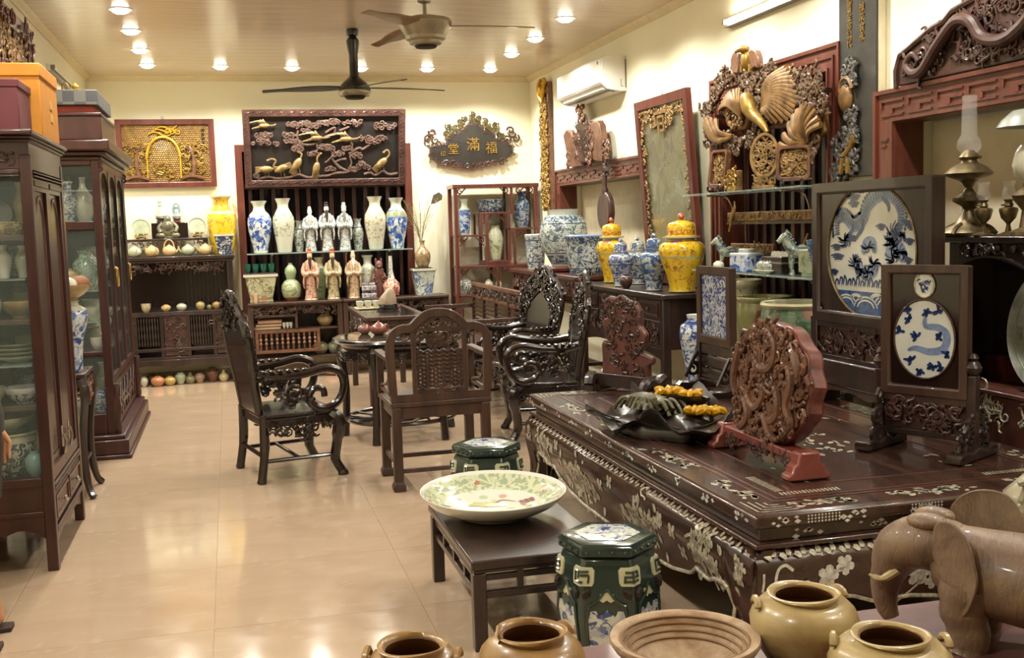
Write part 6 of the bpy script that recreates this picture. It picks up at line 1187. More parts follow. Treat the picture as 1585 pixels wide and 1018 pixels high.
horse('green and blue glazed horse at far end of the lower glass shelf', 1118, 395, .22, HB, R(150)); horse('blue grey glazed horse near the green square pot on lower glass shelf', 1228, 400, .25, HB, R(160))
p = rw(1148, 405); t = thing('tea_caddy', 'square blue and white tea caddy with white lid on lower shelf', 'tea caddy', (XS-.02, p.y, S2+.001), R(20)); part('box', MB().bx(-.075, .075, -.075, .075, 0, .115), glaze('caddy', '#c4cbd2', '#3c5c9c', '#8098c0', 11, .5, [(.85, 1, 'plain')]), t, .008); part('lid', MB().lathe([(.05, .115), (.052, .135), (.045, .14), (0, .14)], 20), M['white'], t)
p = rw(1178, 418, XR-.27); t = thing('saucer', 'white oval saucer with two painted cups on the lower shelf edge', 'saucer', (XR-.245, p.y, S2+.001)); part('dish', MB().lathe([(.05, 0), (.055, .005), (.1, .02), (.098, .024), (.05, .01), (0, .008)], 24, .5, 1.0), M['white'], t)
for i, y in enumerate((-.045, .03)): pot('painted_cup', 'small upturned white cup on the saucer, %s one' % ('near', 'far')[i], 'cup', (XR-.245, p.y+y, S2+.0135), .065, .036, 'round', WH[2])
p = rw(1197, 405); t = thing('lacquer_box', 'dark box filled with small white cups on the lower shelf', 'box', (XS, p.y, S2+.001)); part('box', MB().bx(-.07, .07, -.12, .12, 0, .10), M['dark'], t, .004); part('lid_band', MB().bx(-.075, .075, -.125, .125, .06, .07), M['greyp'], t)
for i in range(5): part('cup', MB().at(0, -.09+i*.045, .10).lathe([(.0, .03), (.016, .026), (.022, .0), (0, 0)], 10), M['white'], t)
p = rw(1252, 400); t = thing('square_pot', 'green square pot with painted panel at near end of lower shelf', 'pot', (XS, p.y, S2+.001)); part('body', MB().bx(-.075, .075, -.085, .085, .02, .15), glaze('green_pot', '#9aa084', '#6a7a5c', '#a39a7c', 18, .52), t, .01); part('foot', MB().bx(-.06, .06, -.07, .07, 0, .02), M['celadon'], t); part('neck', MB().lathe([(.03, .15), (.028, .165), (.034, .175), (.024, .172)], 14), M['celadon'], t)
p = rw(1110, 410, XR-.26); pot('tiny_jar', 'tiny cream jar below the far glazed horse', 'jar', (XR-.25, p.y, S2+.001), .06, .035, 'round', FAM)
# large bowls on a dark bench below the window
t = thing('low_bench', 'dark low bench under the barred window holding glazed bowls', 'bench', (3.1, 5.72, 0)); part('top', MB().bx(-.115, .135, -.82, .82, .57, .60), M['dark'], t, .006)
for x in (-.085, .1):
    for y in (-.78, .78): part('leg', MB().bx(x-.025, x+.025, y-.025, y+.025, 0, .57), M['dark'], t, .004)
GB = glaze('green_famille', '#8fa084', '#5f8a6c', '#8aa082', 14, .5, [(.93, 1, '#cfc8a4')], speck=('#a8605c', '#7a9a78', '#b08a80', '#6f9078'))
t = pot('fish_bowl', 'big green flowered fish bowl with cream rim behind the dragon disc', 'fish bowl', (3.025, 5.44, .601), .425, .205, 'fishbowl', GB, None, 32)
pot('fish_bowl', 'olive glazed wide bowl behind the green flowered fish bowl', 'fish bowl', (3.04, 5.88, .601), .43, .17, 'fishbowl', plain('olive_bowl', '#7d7c50', .2, .4, 0, .15, 10), None, 32)
pot('fish_bowl', 'pale painted bowl at far end of the bench behind blue panel screen', 'fish bowl', (3.04, 6.27, .601), .51, .17, 'fishbowl', glaze('pale_bowl', '#b3ae90', '#8a7c64', '#a79f84', 16, .54, [(.92, 1, '#cbc5a2')]), None, 32)
p = at(1275, 390, X=3.06); pot('blue_bowl', 'pale blue and white bowl peeping from behind the big screen', 'bowl', (3.06, p.y, S2+.001), .2, .09, 'bowl', BW[4])
# --- eagle and phoenix carving over the barred window
M['carvegold'] = wood('gilt_brown_carving', '#3a281b', '#6b4f33', .5, .1, (1, 1, 1), 20)
GX = XR-.1; gy = 6.16; g0 = 1.86; f = wl(GX, gy, g0); t = thing('eagle_carving', 'large gilded carving of eagle and spread feathers over the barred window', 'wall carving', (GX, gy, g0), (0, 0, RP))
def G(cx, cy): return f(1080+cx*.1866, 50+cy*.1866)
def gt(pts, r_, y=-.05, n=5, seg=8, flat=1): return catmull([(G(*p)[0], y, G(*p)[1]) for p in pts], n)
def feather_fan(nm, root, tips, r0, r1, mm, bow=.25, y=-.04):
    m = MB(); rx, rz = G(*root)
    for i, tp in enumerate(tips):
        tx, tz = G(*tp); mx, mz = (rx+tx)/2-(tz-rz)*bow, (rz+tz)/2+(tx-rx)*bow; m.tube(catmull([(rx, y, rz), (mx, y-.03, mz), (tx, y, tz)], 6), [r0+(r1-r0)*j/12 for j in range(13)], 8, flat=.7)
    return part(nm, m, mm, t)
def lerp2(pts, n): c = catmull([(a, b, 0) for a, b in pts], max(2, n//(len(pts)-1))); return [(v.x, v.y) for v in c]
m = MB().prism([G(*p) for p in [(470, 560), (560, 560), (650, 500), (720, 330), (800, 280), (870, 330), (910, 480), (900, 620), (830, 740), (720, 760), (640, 740), (560, 660)]], -.045, 0); part('right_wing', m, M['oldgold'], t, .01)
feather_fan('right_feathers', (600, 640), lerp2([(800, 290), (870, 370), (905, 500), (890, 620), (830, 730), (700, 750)], 15), .012, .016, M['oldgold'], .16, -.055)
m = MB().at(*[G(620, 600)[0], -.05, G(620, 600)[1]]); relief(m, lambda x, z: True, (-.1, .1, -.1, .12), 50, 91, .025, .008); part('scale_texture', m, M['carvegold'], t)
part('left_wing', MB().prism([G(*p) for p in [(230, 640), (270, 540), (350, 480), (440, 460), (480, 560), (480, 700), (440, 800), (370, 820), (300, 740)]], -.045, 0), M['oldgold'], t, .01)
feather_fan('left_feathers', (440, 720), lerp2([(240, 640), (280, 550), (340, 490), (420, 465)], 9), .012, .014, M['oldgold'], -.16, -.052)
m = MB().at(G(380, 640)[0], -.05, G(380, 640)[1]); relief(m, lambda x, z: x*x+z*z < .016, (-.12, .12, -.14, .14), 60, 92, .022, .008); part('left_scales', m, M['oldgold'], t)
part('body', MB().tube(gt([(500, 520), (530, 620), (560, 680), (640, 760), (680, 830)], 0, -.08), [.035, .04, .045, .048, .05, .05, .05, .048, .045, .042, .04, .036, .034, .03, .028, .025, .022, .02, .016, .014, .01], 12), M['gilt'], t)
feather_fan('tail_fan_left', (370, 860), lerp2([(150, 720), (140, 780), (170, 840), (220, 880)], 6)+[(230, 730), (190, 725)], .012, .022, M['oldgold'], .1, -.07)
feather_fan('tail_fan_right', (1000, 900), lerp2([(760, 940), (840, 760), (920, 640), (1000, 600), (1070, 640), (1105, 760)], 10), .014, .026, M['oldgold'], .08, -.06)
part('fan_base', MB().prism([G(*p) for p in [(800, 900), (860, 760), (940, 640), (1030, 600), (1090, 680), (1100, 820), (1040, 880)]], -.035, 0), M['oldgold'], t, .01)
# the eagle on top
m = MB(); a, b = G(490, 230); m.sph((a, -.07, b), (.035, .035, .06), 12, 8); part('eagle_body', m, M['gilt'], t); a, b = G(490, 140); eh = part('eagle_head', MB().sph((a, -.085, b), (.034, .034, .026), 12, 8), M['gilt'], t); part('beak', MB().tube([(a-.02, -.11, b-.005), (a-.035, -.125, b-.015), (a-.03, -.12, b-.03)], [.012, .01, .003], 6), M['gilt'], eh)
for s_, pts in ((-1, [(380, 220), (400, 170), (440, 170), (450, 260), (440, 340), (395, 345), (380, 290)]), (1, [(540, 140), (590, 150), (610, 210), (612, 300), (580, 290), (550, 320), (545, 240)])): part('eagle_wing', MB().prism([G(*p) for p in pts], -.09, -.05), M['carve'], t, .008)
m = MB()
for d in (450, 520): a, b = G(d, 320); m.tube([(a, -.07, b+.04), (a, -.07, b-.01)], .012, 6)
part('eagle_legs', m, M['gilt'], t)
rnd = random.Random(9)
for i, (cx, cy, rr_) in enumerate(((320, 370, .07), (250, 440, .06), (210, 530, .06), (140, 660, .07), (430, 370, .06), (520, 400, .07), (600, 350, .06), (690, 320, .06), (500, 470, .05), (880, 380, .06), (960, 430, .07), (1040, 400, .06), (1090, 440, .05), (950, 520, .06), (1050, 520, .07), (1110, 590, .05), (150, 860, .07), (230, 930, .06), (330, 900, .06), (400, 940, .05), (560, 830, .06), (500, 880, .05), (1040, 920, .06), (1000, 480, .06))):
    a, b = G(cx, cy); m = MB().at(a, -.05, b); relief(m, lambda x, z: x*x+z*z < rr_*rr_, (-rr_, rr_, -rr_, rr_), 22, 100+i, .024, .0075, 0, .02); part('flower_carving', m, M['carvegold'], t)
part('back_branch', MB().tube(gt([(140, 660), (250, 440), (420, 360), (600, 350), (760, 400), (950, 430), (1110, 560)], 0, -.025), .02, 8), M['carve'], t); part('back_branch', MB().tube(gt([(150, 860), (330, 900), (520, 850), (640, 780)], 0, -.025), .02, 8), M['carve'], t); part('back_branch', MB().tube(gt([(640, 780), (760, 760), (900, 720), (1000, 780)], 0, -.02), .018, 8), M['carve'], t)
m = MB()
for a_, b_ in ((490, 400), (1050, 480), (180, 700)): a, b = G(a_, b_); m.bx(a-.012, a+.012, -.02, .042, b-.012, b+.012)
part('wall_fixing', m, M['dark'], t)
# --- black board with gold writing
t = thing('inscribed_board', 'tall black board with gold writing and painted relief on the right wall', 'sign', (XR-.055, 5.135, 1.69), (0, 0, RP)); H_ = 1.3; 
part('board', MB().bx(-.175, .175, -.0, .05, 0, H_), plain('charcoal_lacquer', '#34332f', .4, .2, 0, .2), t, .004); part('pale_edge', MB().bx(.175, .182, .01, .05, 0, H_), M['board'], t)
f = wl(XR-.055, 5.135, 1.69)
for i, ch in enumerate('代公命金重記'): a, b = f(1315.5, 68-i*13.5); b > H_-.03 or lettering('gold_character', ch, .048, .002, M['gilt'], t, (a, -.003, b), (pi/2, 0, 0))
for i, ch in enumerate('永食來祿'): a, b = f(1335, 57-i*15); b > H_-.03 or lettering('gold_character', ch, .052, .002, M['gilt'], t, (a, -.003, b), (pi/2, 0, 0))
M['slate'] = plain('painted_slate_relief', '#5a5650', .45, .2, 0, .3, 20)
for i, (cx, cy, rr_, mm) in enumerate(((1318, 112, .07, 'slate'), (1322, 190, .07, 'slate'), (1305, 225, .08, 'slate'), (1320, 250, .07, 'slate'), (1300, 265, .05, 'slate'), (1322, 210, .05, 'slate'))): a, b = f(cx, cy); m = MB().at(a, -.01, b); relief(m, lambda x, z: x*x+z*z < rr_*rr_, (-rr_, rr_, -rr_, rr_), 30, 130+i, .024, .008, 0, .012); part('relief_scroll', m, M[mm], t)
a, b = f(1312, 152); m = MB().sph((a, -.01, b), (.06, .03, .075), 14, 8); scroll(m, a, b+.04, .08, .8, 0, 1, .016, -.02); part('relief_rosette', m, M['oldgold'], t)
for pts in ([(1328, 210), (1322, 228), (1312, 240)], [(1322, 222), (1330, 216)], [(1310, 245), (1307, 268)], [(1318, 245), (1318, 268)]): part('gilt_relief', MB().tube(catmull([(f(*p)[0], -.02, f(*p)[1]) for p in pts], 4), .016, 8), M['gilt'], t)
# --- dragon board above the near window
DY = 3.55; f = wl(XR-.05, DY, 2.107); t = thing('dragon_crest_board', 'dark carved dragon crest board resting above the near window frame', 'wall carving', (XR-.05, DY, 2.107), (0, 0, RP))
hl = [(-1.23, 0), (-1.235, .08), (-1.2, .15), (-1.12, .175), (-1.05, .2), (-.95, .235), (-.86, .25), (-.8, .285), (-.65, .31), (-.4, .335), (-.15, .36), (0, .365)]
part('board', MB().prism(hl+[(-a, b) for a, b in hl[-2::-1]], -.015, .045), M['carvedark'], t, .006); part('edge_moulding', MB().tube([(a*.99, -.02, b-.008) for a, b in hl+[(-a, b) for a, b in hl[-2::-1]]], .014, 6), M['carvedark'], t)
for s_ in (-1, 1):
    dr = catmull([(s_*-1.02, -.03, .09), (s_*-1.07, -.03, .13), (s_*-1.12, -.03, .09), (s_*-1.06, -.035, .04), (s_*-.97, -.04, .05), (s_*-.85, -.05, .14), (s_*-.72, -.055, .22), (s_*-.62, -.055, .20), (s_*-.55, -.05, .12), (s_*-.42, -.05, .09), (s_*-.3, -.05, .13), (s_*-.2, -.06, .2)], 5)
    n = len(dr); part('dragon_body', MB().tube(dr, [.012+.016*min(1, i/22) for i in range(n)], 10), M['carvedark'], t)
    m = MB().at(s_*-.16, -.06, .22); m.sph((0, 0, 0), (.075, .04, .05), 12, 8); m.sph((s_*.06, 0, -.015), (.05, .035, .03), 10, 7)
    for q in range(3): m.tube(catmull([(s_*-.03, 0, .03), (s_*-.1, 0, .06+.02*q), (s_*-.18, 0, .04+.04*q)], 4), [.012]*5+[.004]*4, 6)
    part('dragon_head', m, M['carvedark'], t)
    m = MB().at(0, -.02, 0)
    def inb(x, z, hl=hl): return .03 < z < interp(hl, -abs(x))-.03
    relief(m, lambda x, z: inb(x, z) and x*s_ < 0, (-1.15, 1.15, .02, .34), 170, 140+s_, .034, .007, 0, .008); part('cloud_carving', m, M['carvedark'], t)
m = MB().at(0, -.05, .2); m.sph((0, 0, 0), (.05, .035, .05), 12, 8); part('pearl', m, M['carvedark'], t)
# ---------------------------------------------------------------- right wall: side tables with jars
t = thing('altar_table', 'long red brown altar table along the right wall under big jars', 'table', (3.0, 9.85, 0)); c = M['mid']
part('top_board', MB().bx(-.2, .24, -1.05, 1.2, 1.0, 1.04), c, t, .008); part('frieze', MB().frame(-.17, .23, -1.0, 1.15, .03, .86, 1.0, 'xy'), c, t, .004)
m = MB().at(-.172, .07, .93, rz=-pi/2); relief(m, lambda x, z: True, (-1.0, 1.0, -.05, .05), 120, 151, .035, .007); part('frieze_carving', m, c, t)
for x in (-.15, .2):
    for y in (-.97, 1.12): part('leg', MB().bx(x-.035, x+.035, y-.035, y+.035, 0, .86), M['brown'], t, .006)
    part('side_stretcher', MB().bx(x-.015, x+.015, -.95, 1.1, .2, .23), c, t, .003)
t = thing('altar_cabinet', 'black carved altar cabinet on tall legs with drawers, right wall', 'cabinet', (3.0, 7.72, 0)); c = M['dark']; y0, y1 = -.92, .93
part('top_board', MB().bx(-.24, .24, y0-.02, y1+.02, .965, 1.0), c, t, .008); part('body', MB().bx(-.2, .22, y0+.03, y1-.03, .62, .965), c, t, .004)
for x in (-.19, .2):
    for y in (y0+.04, y1-.04): part('leg', MB().bx(x-.03, x+.03, y-.03, y+.03, 0, .965), c, t, .006)
for i in range(4):
    a = y0+.09+i*.43; d = part('drawer', MB().bx(-.212, -.2, a, a+.39, .83, .945), c, t, .004); part('drawer_bead', MB().frame(a+.02, a+.37, .845, .93, .01, -.217, -.212, 'yz'), M['mid'], d); m = MB().at(-.214, a+.195, .887, rz=-pi/2); m.sph((0, -.008, 0), (.012, .01, .012), 8, 6); part('pull', m, M['brass'], d)
    d = part('carved_panel', MB().bx(-.21, -.2, a, a+.39, .64, .81), c, t, .004); m = MB().at(-.212, a+.195, .725, rz=-pi/2); relief(m, lambda x, z: True, (-.16, .16, -.06, .06), 40, 160+i, .03, .006); part('panel_relief', m, M['carvedark'], d)
for s_, z0 in ((y0+.03, 0), (y1-.03, 0)): part('side_stretcher', MB().bx(-.17, .18, s_-.012, s_+.012, .3, .33), c, t)
part('apron', MB().prism(scallop(y0+.07, y1-.07, .54, .62, 20, .05), -.2, -.18, 'yz'), c, t, .003); part('rear_stretcher', MB().bx(.19, .21, y0+.06, y1-.06, .12, .15), c, t)
zA = 1.041; zB = 1.001
t = thing('jar_stand', 'low round red wooden stand beneath the biggest blue and white jar', 'stand', (3.02, 9.78, zA)); part('disc', MB().lathe([(.13, 0), (.19, .01), (.2, .035), (.18, .05), (0, .05)], 32), M['red'], t)
MING = glaze('ming_jar', '#c3cabf', '#46566a', '#93a09c', 20, .535, [(0, .22, 'plain'), (.04, .2, 'frets'), (.22, .24, 'solid'), (.74, .76, 'solid'), (.8, .88, 'frets'), (.9, 1, '#c2c9bf')], soft=.02)
t = thing('ming_jar', 'biggest blue and white jar with wide shoulders on red stand', 'jar', (3.02, 9.78, zA+.051)); hj = at(870, 324, X=3.02).z-zA-.051; part('body', MB().lathe([(a*.225, b*hj) for a, b in PROF['wide']], 36), MING, t, smooth=50)
pot('storage_jar', 'slim dark patterned jar at far end of the altar table', 'jar', (2.98, 10.62, zA), at(823, 362, X=2.98).z-zA, .105, 'cylpot', BW[1])
BOWLM = glaze('wave_bowl', '#c4cac6', '#3e4c66', '#8f9aa0', 24, .51, [(.84, .95, 'frets'), (.95, 1, '#7d93b4'), (0, .16, 'frets'), (.16, .18, 'solid')])
p = at(908, 380, X=2.99); pot('fish_bowl', 'deep blue and white bowl with wave rim on the altar table', 'fish bowl', (2.99, p.y, zA), at(908, 363, X=2.99).z-zA, .185, 'cylpot', BOWLM, None, 32)
def yj(label, px, pt, w_, X, z):
    p = at(px, pt+50, X=X); s_ = scl(p); h = at(px, pt, X=X).z-z; t = lidjar('yellow_temple_jar', label, (X, p.y, z), h, w_/2*s_, YEL, YELLID, 'yellow floral temple jars', .32, .62, knob=plain('red_knob', '#b04a2c', .3, .3), seg=32); return t
yj('smaller yellow floral temple jar with orange lid knob, farther along', 947, 336, 48, 2.98, zB); yj('larger yellow floral temple jar at near end of the altar cabinet', 1055, 329, 72, 2.97, zB)
for i, (px, pt, w_, mm, lab) in enumerate(((961, 368, 40, 3, 'purple blue lidded jar with panels left of the trio on altar cabinet'), (987, 366, 44, 1, 'ink patterned lidded jar in the middle behind the blue jar trio'), (1012, 360, 46, 4, 'tall lidded blue jar with grey panels beside larger yellow jar'))):
    X = (2.87, 3.07, 2.88)[i]; p = at(px, pt+40, X=X); lidjar('blue_temple_jar', lab, (X, p.y, zB), at(px, pt, X=X).z-zB, w_/2*scl(p), BW[mm], BW[mm], 'blue and white temple jars', .3, .5)
p = at(965, 432, X=2.8); pot('incense_pot', 'small dark brown pot in front of the blue jars on altar cabinet', 'pot', (2.82, p.y, zB), .1, .05, 'round', plain('brown_pot', '#4c342e', .3, .3))
pot('floor_vase', 'blue and white floor vase between altar cabinet and panel screen', 'vase', (2.86, 6.42, .34), .55, .12, 'meiping', BW[0]); t = thing('vase_stand', 'small red wooden stand under the blue floor vase', 'stand', (2.86, 6.42, 0)); part('top', MB().bx(-.15, .15, -.15, .15, .31, .339), M['mid'], t, .005)
for x in (-.12, .12):
    for y in (-.12, .12): part('leg', MB().bx(x-.02, x+.02, y-.02, y+.02, 0, .31), M['mid'], t, .003)
pot('storage_jar', 'squat earthen jar on the floor below the altar cabinet', 'jar', (3.0, 7.6, .001), .3, .16, 'round', M['ochre']); pot('storage_jar', 'dark earthen jar on the floor below the altar cabinet', 'jar', (2.98, 8.05, .001), .26, .15, 'round', FM[6])
# --- black cabinet at the right edge with oil lamps
CY0, CY1 = 2.75, 4.16; t = thing('black_cabinet', 'black carved cabinet with round glazed disc at the right edge', 'cabinet', (3.04, CY0, 0)); c = M['black']; W_ = CY1-CY0
part('top_board', MB().bx(-.02, .205, -.02, W_+.02, 1.36, 1.39), c, t, .006)
for y in (0, W_-.06): part('side_panel', MB().bx(0, .2, y, y+.06, .66, 1.36), c, t, .004)
part('back_panel', MB().bx(.18, .2, .06, W_-.06, .7, 1.36), c, t); part('base_board', MB().bx(-.03, .205, -.02, W_+.02, .0, .74), M['mid'], t, .008); part('base_ledge', MB().bx(-.045, .205, -.03, W_+.03, .74, .76), M['mid'], t, .005)
pts = [(0.06, 1.36), (W_-.06, 1.36), (W_-.06, 1.25)]+[(W_-.06-(W_-.12)*u, 1.26+.045*abs(math.sin(u*pi*3))) for u in [i/30 for i in range(1, 30)]]+[(.06, 1.25)]
part('scalloped_apron', MB().prism(pts, -.004, .012, 'yz'), c, t, .003); part('apron_bead', MB().tube([(-.008, a, b) for a, b in pts[2:]], .009, 6), c, t)
m = MB().at(-.006, W_/2, 1.33, rz=-pi/2); relief(m, lambda x, z: True, (-W_/2+.1, W_/2-.1, -.02, .02), 70, 171, .025, .008); part('apron_carving', m, c, t)
m = MB().at(-.032, W_/2, .67, rz=-pi/2); relief(m, lambda x, z: True, (-W_/2+.05, W_/2-.05, -.05, .05), 110, 172, .04, .004, 0, .004); part('pearl_inlay', m, M['pearl'], t, kind='stuff')
k = NM('grey_glazed_disc', .12, .5); r_ = k.math('LENGTH' if False else 'SINE', k.math('MULTIPLY', k.sep(k.tc('Generated'))[2], 60)); k.col(k.ramp(k.noise(k.map(), 10, 4, 1), [(.35, lin('#6c706a')), (.6, lin('#9a9e94')), (.75, lin('#b8bcb0'))])); M['disc'] = k.m
t2 = thing('glazed_disc', 'huge grey glazed dish standing inside the black cabinet', 'plate', (3.11, 3.62, .761), (R(-8), 0, RP)); t2.scale = (1.15, 1, 1.15); m = MB().at(0, 0, .23, rx=pi/2); m.lathe([(.0, -.02), (.1, -.018), (.2, .0), (.228, .02), (.23, .026), (.2, .012), (.1, -.006), (0, -.01)], 48); part('dish', m, M['disc'], t2, smooth=60); m = MB().at(0, 0, .23, rx=pi/2)
for q in range(5): m.tube([((.04+.04*q)*math.cos(a), (.04+.04*q)*math.sin(a), .002+.0*q+max(0, (.04+.04*q-.1))*.12) for a in [2*pi*i/36 for i in range(36)]], .003, 5, True)
part('glaze_rings', m, M['celadon'], t2); part('easel', MB().bx(-.12, .12, -.04, .06, 0, .012), M['dark'], t2)
zl = 1.391
def oil_lamp(label, px, X, h, big):
    p = at(px, 340, X=X); t = thing('oil_lamp', label, 'oil lamp', (X, min(p.y, CY1-.04), zl)); s_ = h
    if big:
        part('base', MB().lathe([(.19*s_, 0), (.2*s_, .02*s_), (.17*s_, .05*s_), (.1*s_, .08*s_), (.06*s_, .14*s_), (.03*s_, .2*s_)], 20), M['brass'], t); m = MB()
        for i in range(4): a = i*pi/2+.4; m.tube(catmull([(.1*s_*math.cos(a), .1*s_*math.sin(a), .08*s_), (.17*s_*math.cos(a), .17*s_*math.sin(a), .05*s_), (.21*s_*math.cos(a), .21*s_*math.sin(a), .005)], 3), .018*s_, 6)
        part('foot', m, M['brass'], t)
        part('stem', MB().lathe([(.03*s_, .18*s_), (.05*s_, .21*s_), (.11*s_, .245*s_), (.11*s_, .27*s_), (.05*s_, .3*s_), (.025*s_, .34*s_), (.05*s_, .38*s_), (.08*s_, .4*s_)], 20), M['brass'], t); part('font', MB().lathe([(.06*s_, .39*s_), (.16*s_, .43*s_), (.17*s_, .445*s_), (.12*s_, .49*s_), (.06*s_, .52*s_), (.05*s_, .54*s_)], 24), M['brass'], t)
        zb_ = .54*s_; part('burner', MB().lathe([(.055*s_, zb_), (.075*s_, zb_+.02*s_), (.05*s_, zb_+.05*s_), (.03*s_, zb_+.07*s_)], 16), M['brass'], t); part('wick_knob', MB().tube([(.05*s_, 0, zb_+.02*s_), (.1*s_, 0, zb_+.02*s_)], .012*s_, 8), M['brass'], t)
        part('chimney', MB().loft([[(r_*s_*math.cos(q), r_*s_*math.sin(q), zb_+z*s_) for q in [2*pi*i/20 for i in range(20)]] for r_, z in ((.045, .03), (.085, .09), (.08, .14), (.055, .18), (.05, .46))], cap=False), M['lampglass'], t, smooth=60)
    else:
        part('base', MB().lathe([(.2*s_, 0), (.2*s_, .02*s_), (.06*s_, .07*s_), (.035*s_, .2*s_), (.05*s_, .24*s_)], 16), M['brass'], t); part('font', MB().lathe([(.04*s_, .22*s_), (.13*s_, .32*s_), (.17*s_, .46*s_), (.16*s_, .5*s_), (.06*s_, .53*s_)], 18), M['brass'], t)
        part('burner', MB().lathe([(.05*s_, .52*s_), (.09*s_, .55*s_), (.06*s_, .62*s_), (.1*s_, .66*s_), (.05*s_, .67*s_)], 12), M['brass'], t); part('wick_knob', MB().tube([(-.05*s_, 0, .56*s_), (-.16*s_, 0, .56*s_)], .015*s_, 6), M['brass'], t)
        part('chimney', MB().loft([[(r_*s_*math.cos(q), r_*s_*math.sin(q), z*s_) for q in [2*pi*i/16 for i in range(16)]] for r_, z in ((.06, .63), (.13, .75), (.1, .85), (.09, .92), (.12, 1.0))], cap=False), M['lampglass'], t, smooth=60)
oil_lamp('tall antique oil lamp with glass chimney on the black cabinet', 1499, 3.1, at(1503, 147, X=3.1).z-zl, True)
oil_lamp('small oil lamp with goblet font right of the tall lamp', 1522, 3.06, at(1522, 282, X=3.06).z-zl, False); oil_lamp('second small goblet oil lamp, farther right along the cabinet top', 1561, 3.1, at(1561, 280, X=3.1).z-zl, False); oil_lamp('small oil lamp half hidden behind the big dragon screen', 1466, 3.12, .23, False)
p = at(1592, 200, X=3.1); t = thing('shaded_lamp', 'old lamp with grey enamel shade at the right edge', 'oil lamp', (3.1, p.y, zl)); part('base', MB().lathe([(.07, 0), (.07, .015), (.03, .03), (.02, .1), (.05, .14), (.06, .16), (.02, .19), (.016, .22)], 20), M['brass'], t); part('globe', MB().lathe([(.02, .21), (.05, .24), (.06, .28), (.05, .33), (.03, .36)], 18), M['white'], t); part('shade', MB().loft([[(r_*math.cos(q), r_*math.sin(q), z) for q in [2*pi*i/28 for i in range(28)]] for r_, z in ((.03, .50), (.06, .495), (.1, .46), (.12, .43), (.118, .43), (.098, .455), (.03, .49))], cap=False), plain('grey_enamel', '#8d9288', .4, .2), t, smooth=60); part('shade_holder', MB().tube([(0, .0, .36), (0, 0, .5)], .006, 6), M['brass'], t)
# ---------------------------------------------------------------- inlaid platform
PX0, PX1, PY0, PY1, PZ = 1.525, 2.92, 3.02, 5.68, .58
k = NM('dark_rosewood_polish', .24, .5); n = k.noise(k.map((1, .12, 1)), 12, 5, .6); k.col(k.ramp(n, [(.3, lin('#2a1a14')), (.65, lin('#4a3026'))])); M['plat'] = k.m
t = thing('inlaid_platform', 'large low rosewood platform bed inlaid with mother of pearl', 'platform', (PX0, PY0, 0)); PT = t; W_ = PX1-PX0; L_ = PY1-PY0; c = M['plat']
part('top_slab', MB().bx(0.0, W_, 0.0, L_, PZ-.05, PZ), c, t, .016)
m = MB()
for i, q in enumerate((.13, .16, .30)): m.frame(q, W_-q, q, L_-q, .008, PZ-.002, PZ+.0022, 'xy')
pieces('top_moulding', m, M['mid'], t)
part('waist', MB().bx(.035, W_-.035, .035, L_-.035, PZ-.095, PZ-.05), c, t, .004); part('ledge', MB().bx(.005, W_-.005, .005, L_-.005, PZ-.115, PZ-.095), c, t, .008)
zt_ = PZ-.115
def low(u, L):            # lower edge of the apron along a side of length L
    d = min(u, L-u)
    if d < .13: return .0
    e = interp([(.13, .0), (.15, .1), (.17, .26), (.20, .30), (.30, .285), (.36, .26), (.46, .275), (.52, .235), (.7, .2), (.9, .185), (1.5, .185)], d) if L > 2 else interp([(.13, 0), (.15, .12), (.17, .27), (.22, .3), (.34, .285), (.42, .255), (.55, .26), (.7, .24)], d)
    return e
def bulge(z):             # how far the apron stands out (towards the room) at height z
    return interp([(0, .055), (.04, .07), (.12, .02), (.25, .025), (.36, .06), (.44, .055), (.47, .0)], z)
def apron(L, mapf, name='apron'):
    n = int(L/.03); rows = 12; m = MB(); rs = []
    for i in range(n+1):
        u = L*i/n; zb = low(u, L); r_ = [mapf(u, bulge(zb+(zt_-zb)*j/rows), zb+(zt_-zb)*j/rows) for j in range(rows+1)]+[mapf(u, bulge(zb+(zt_-zb)*j/rows)-.04, zb+(zt_-zb)*j/rows) for j in range(rows, -1, -1)]
        rs.append(r_)
    m.loft(rs); return part(name, m, c, t, smooth=50)
sides = [(L_, lambda u, o, z: (.04-o, u, z)), (W_, lambda u, o, z: (u, .04-o, z)), (L_, lambda u, o, z: (W_-.04+o, u, z)), (W_, lambda u, o, z: (u, L_-.04+o, z))]
for a in sides: apron(*a)
for x, sx in ((.05, -1), (W_-.05, 1)):
    for y, sy in ((.05, -1), (L_-.05, 1)): part('leg', MB().loft([[(x+sx*(bulge(z)-.03)*.6+q*a, y+sy*(bulge(z)-.03)*.6+q*b, z) for a, b in ((-1, -1), (1, -1), (1, 1), (-1, 1))] for z, q in ((0, .06), (.03, .065), (.08, .05), (.2, .05), (.33, .055), (.46, .045))]), c, t, .012)
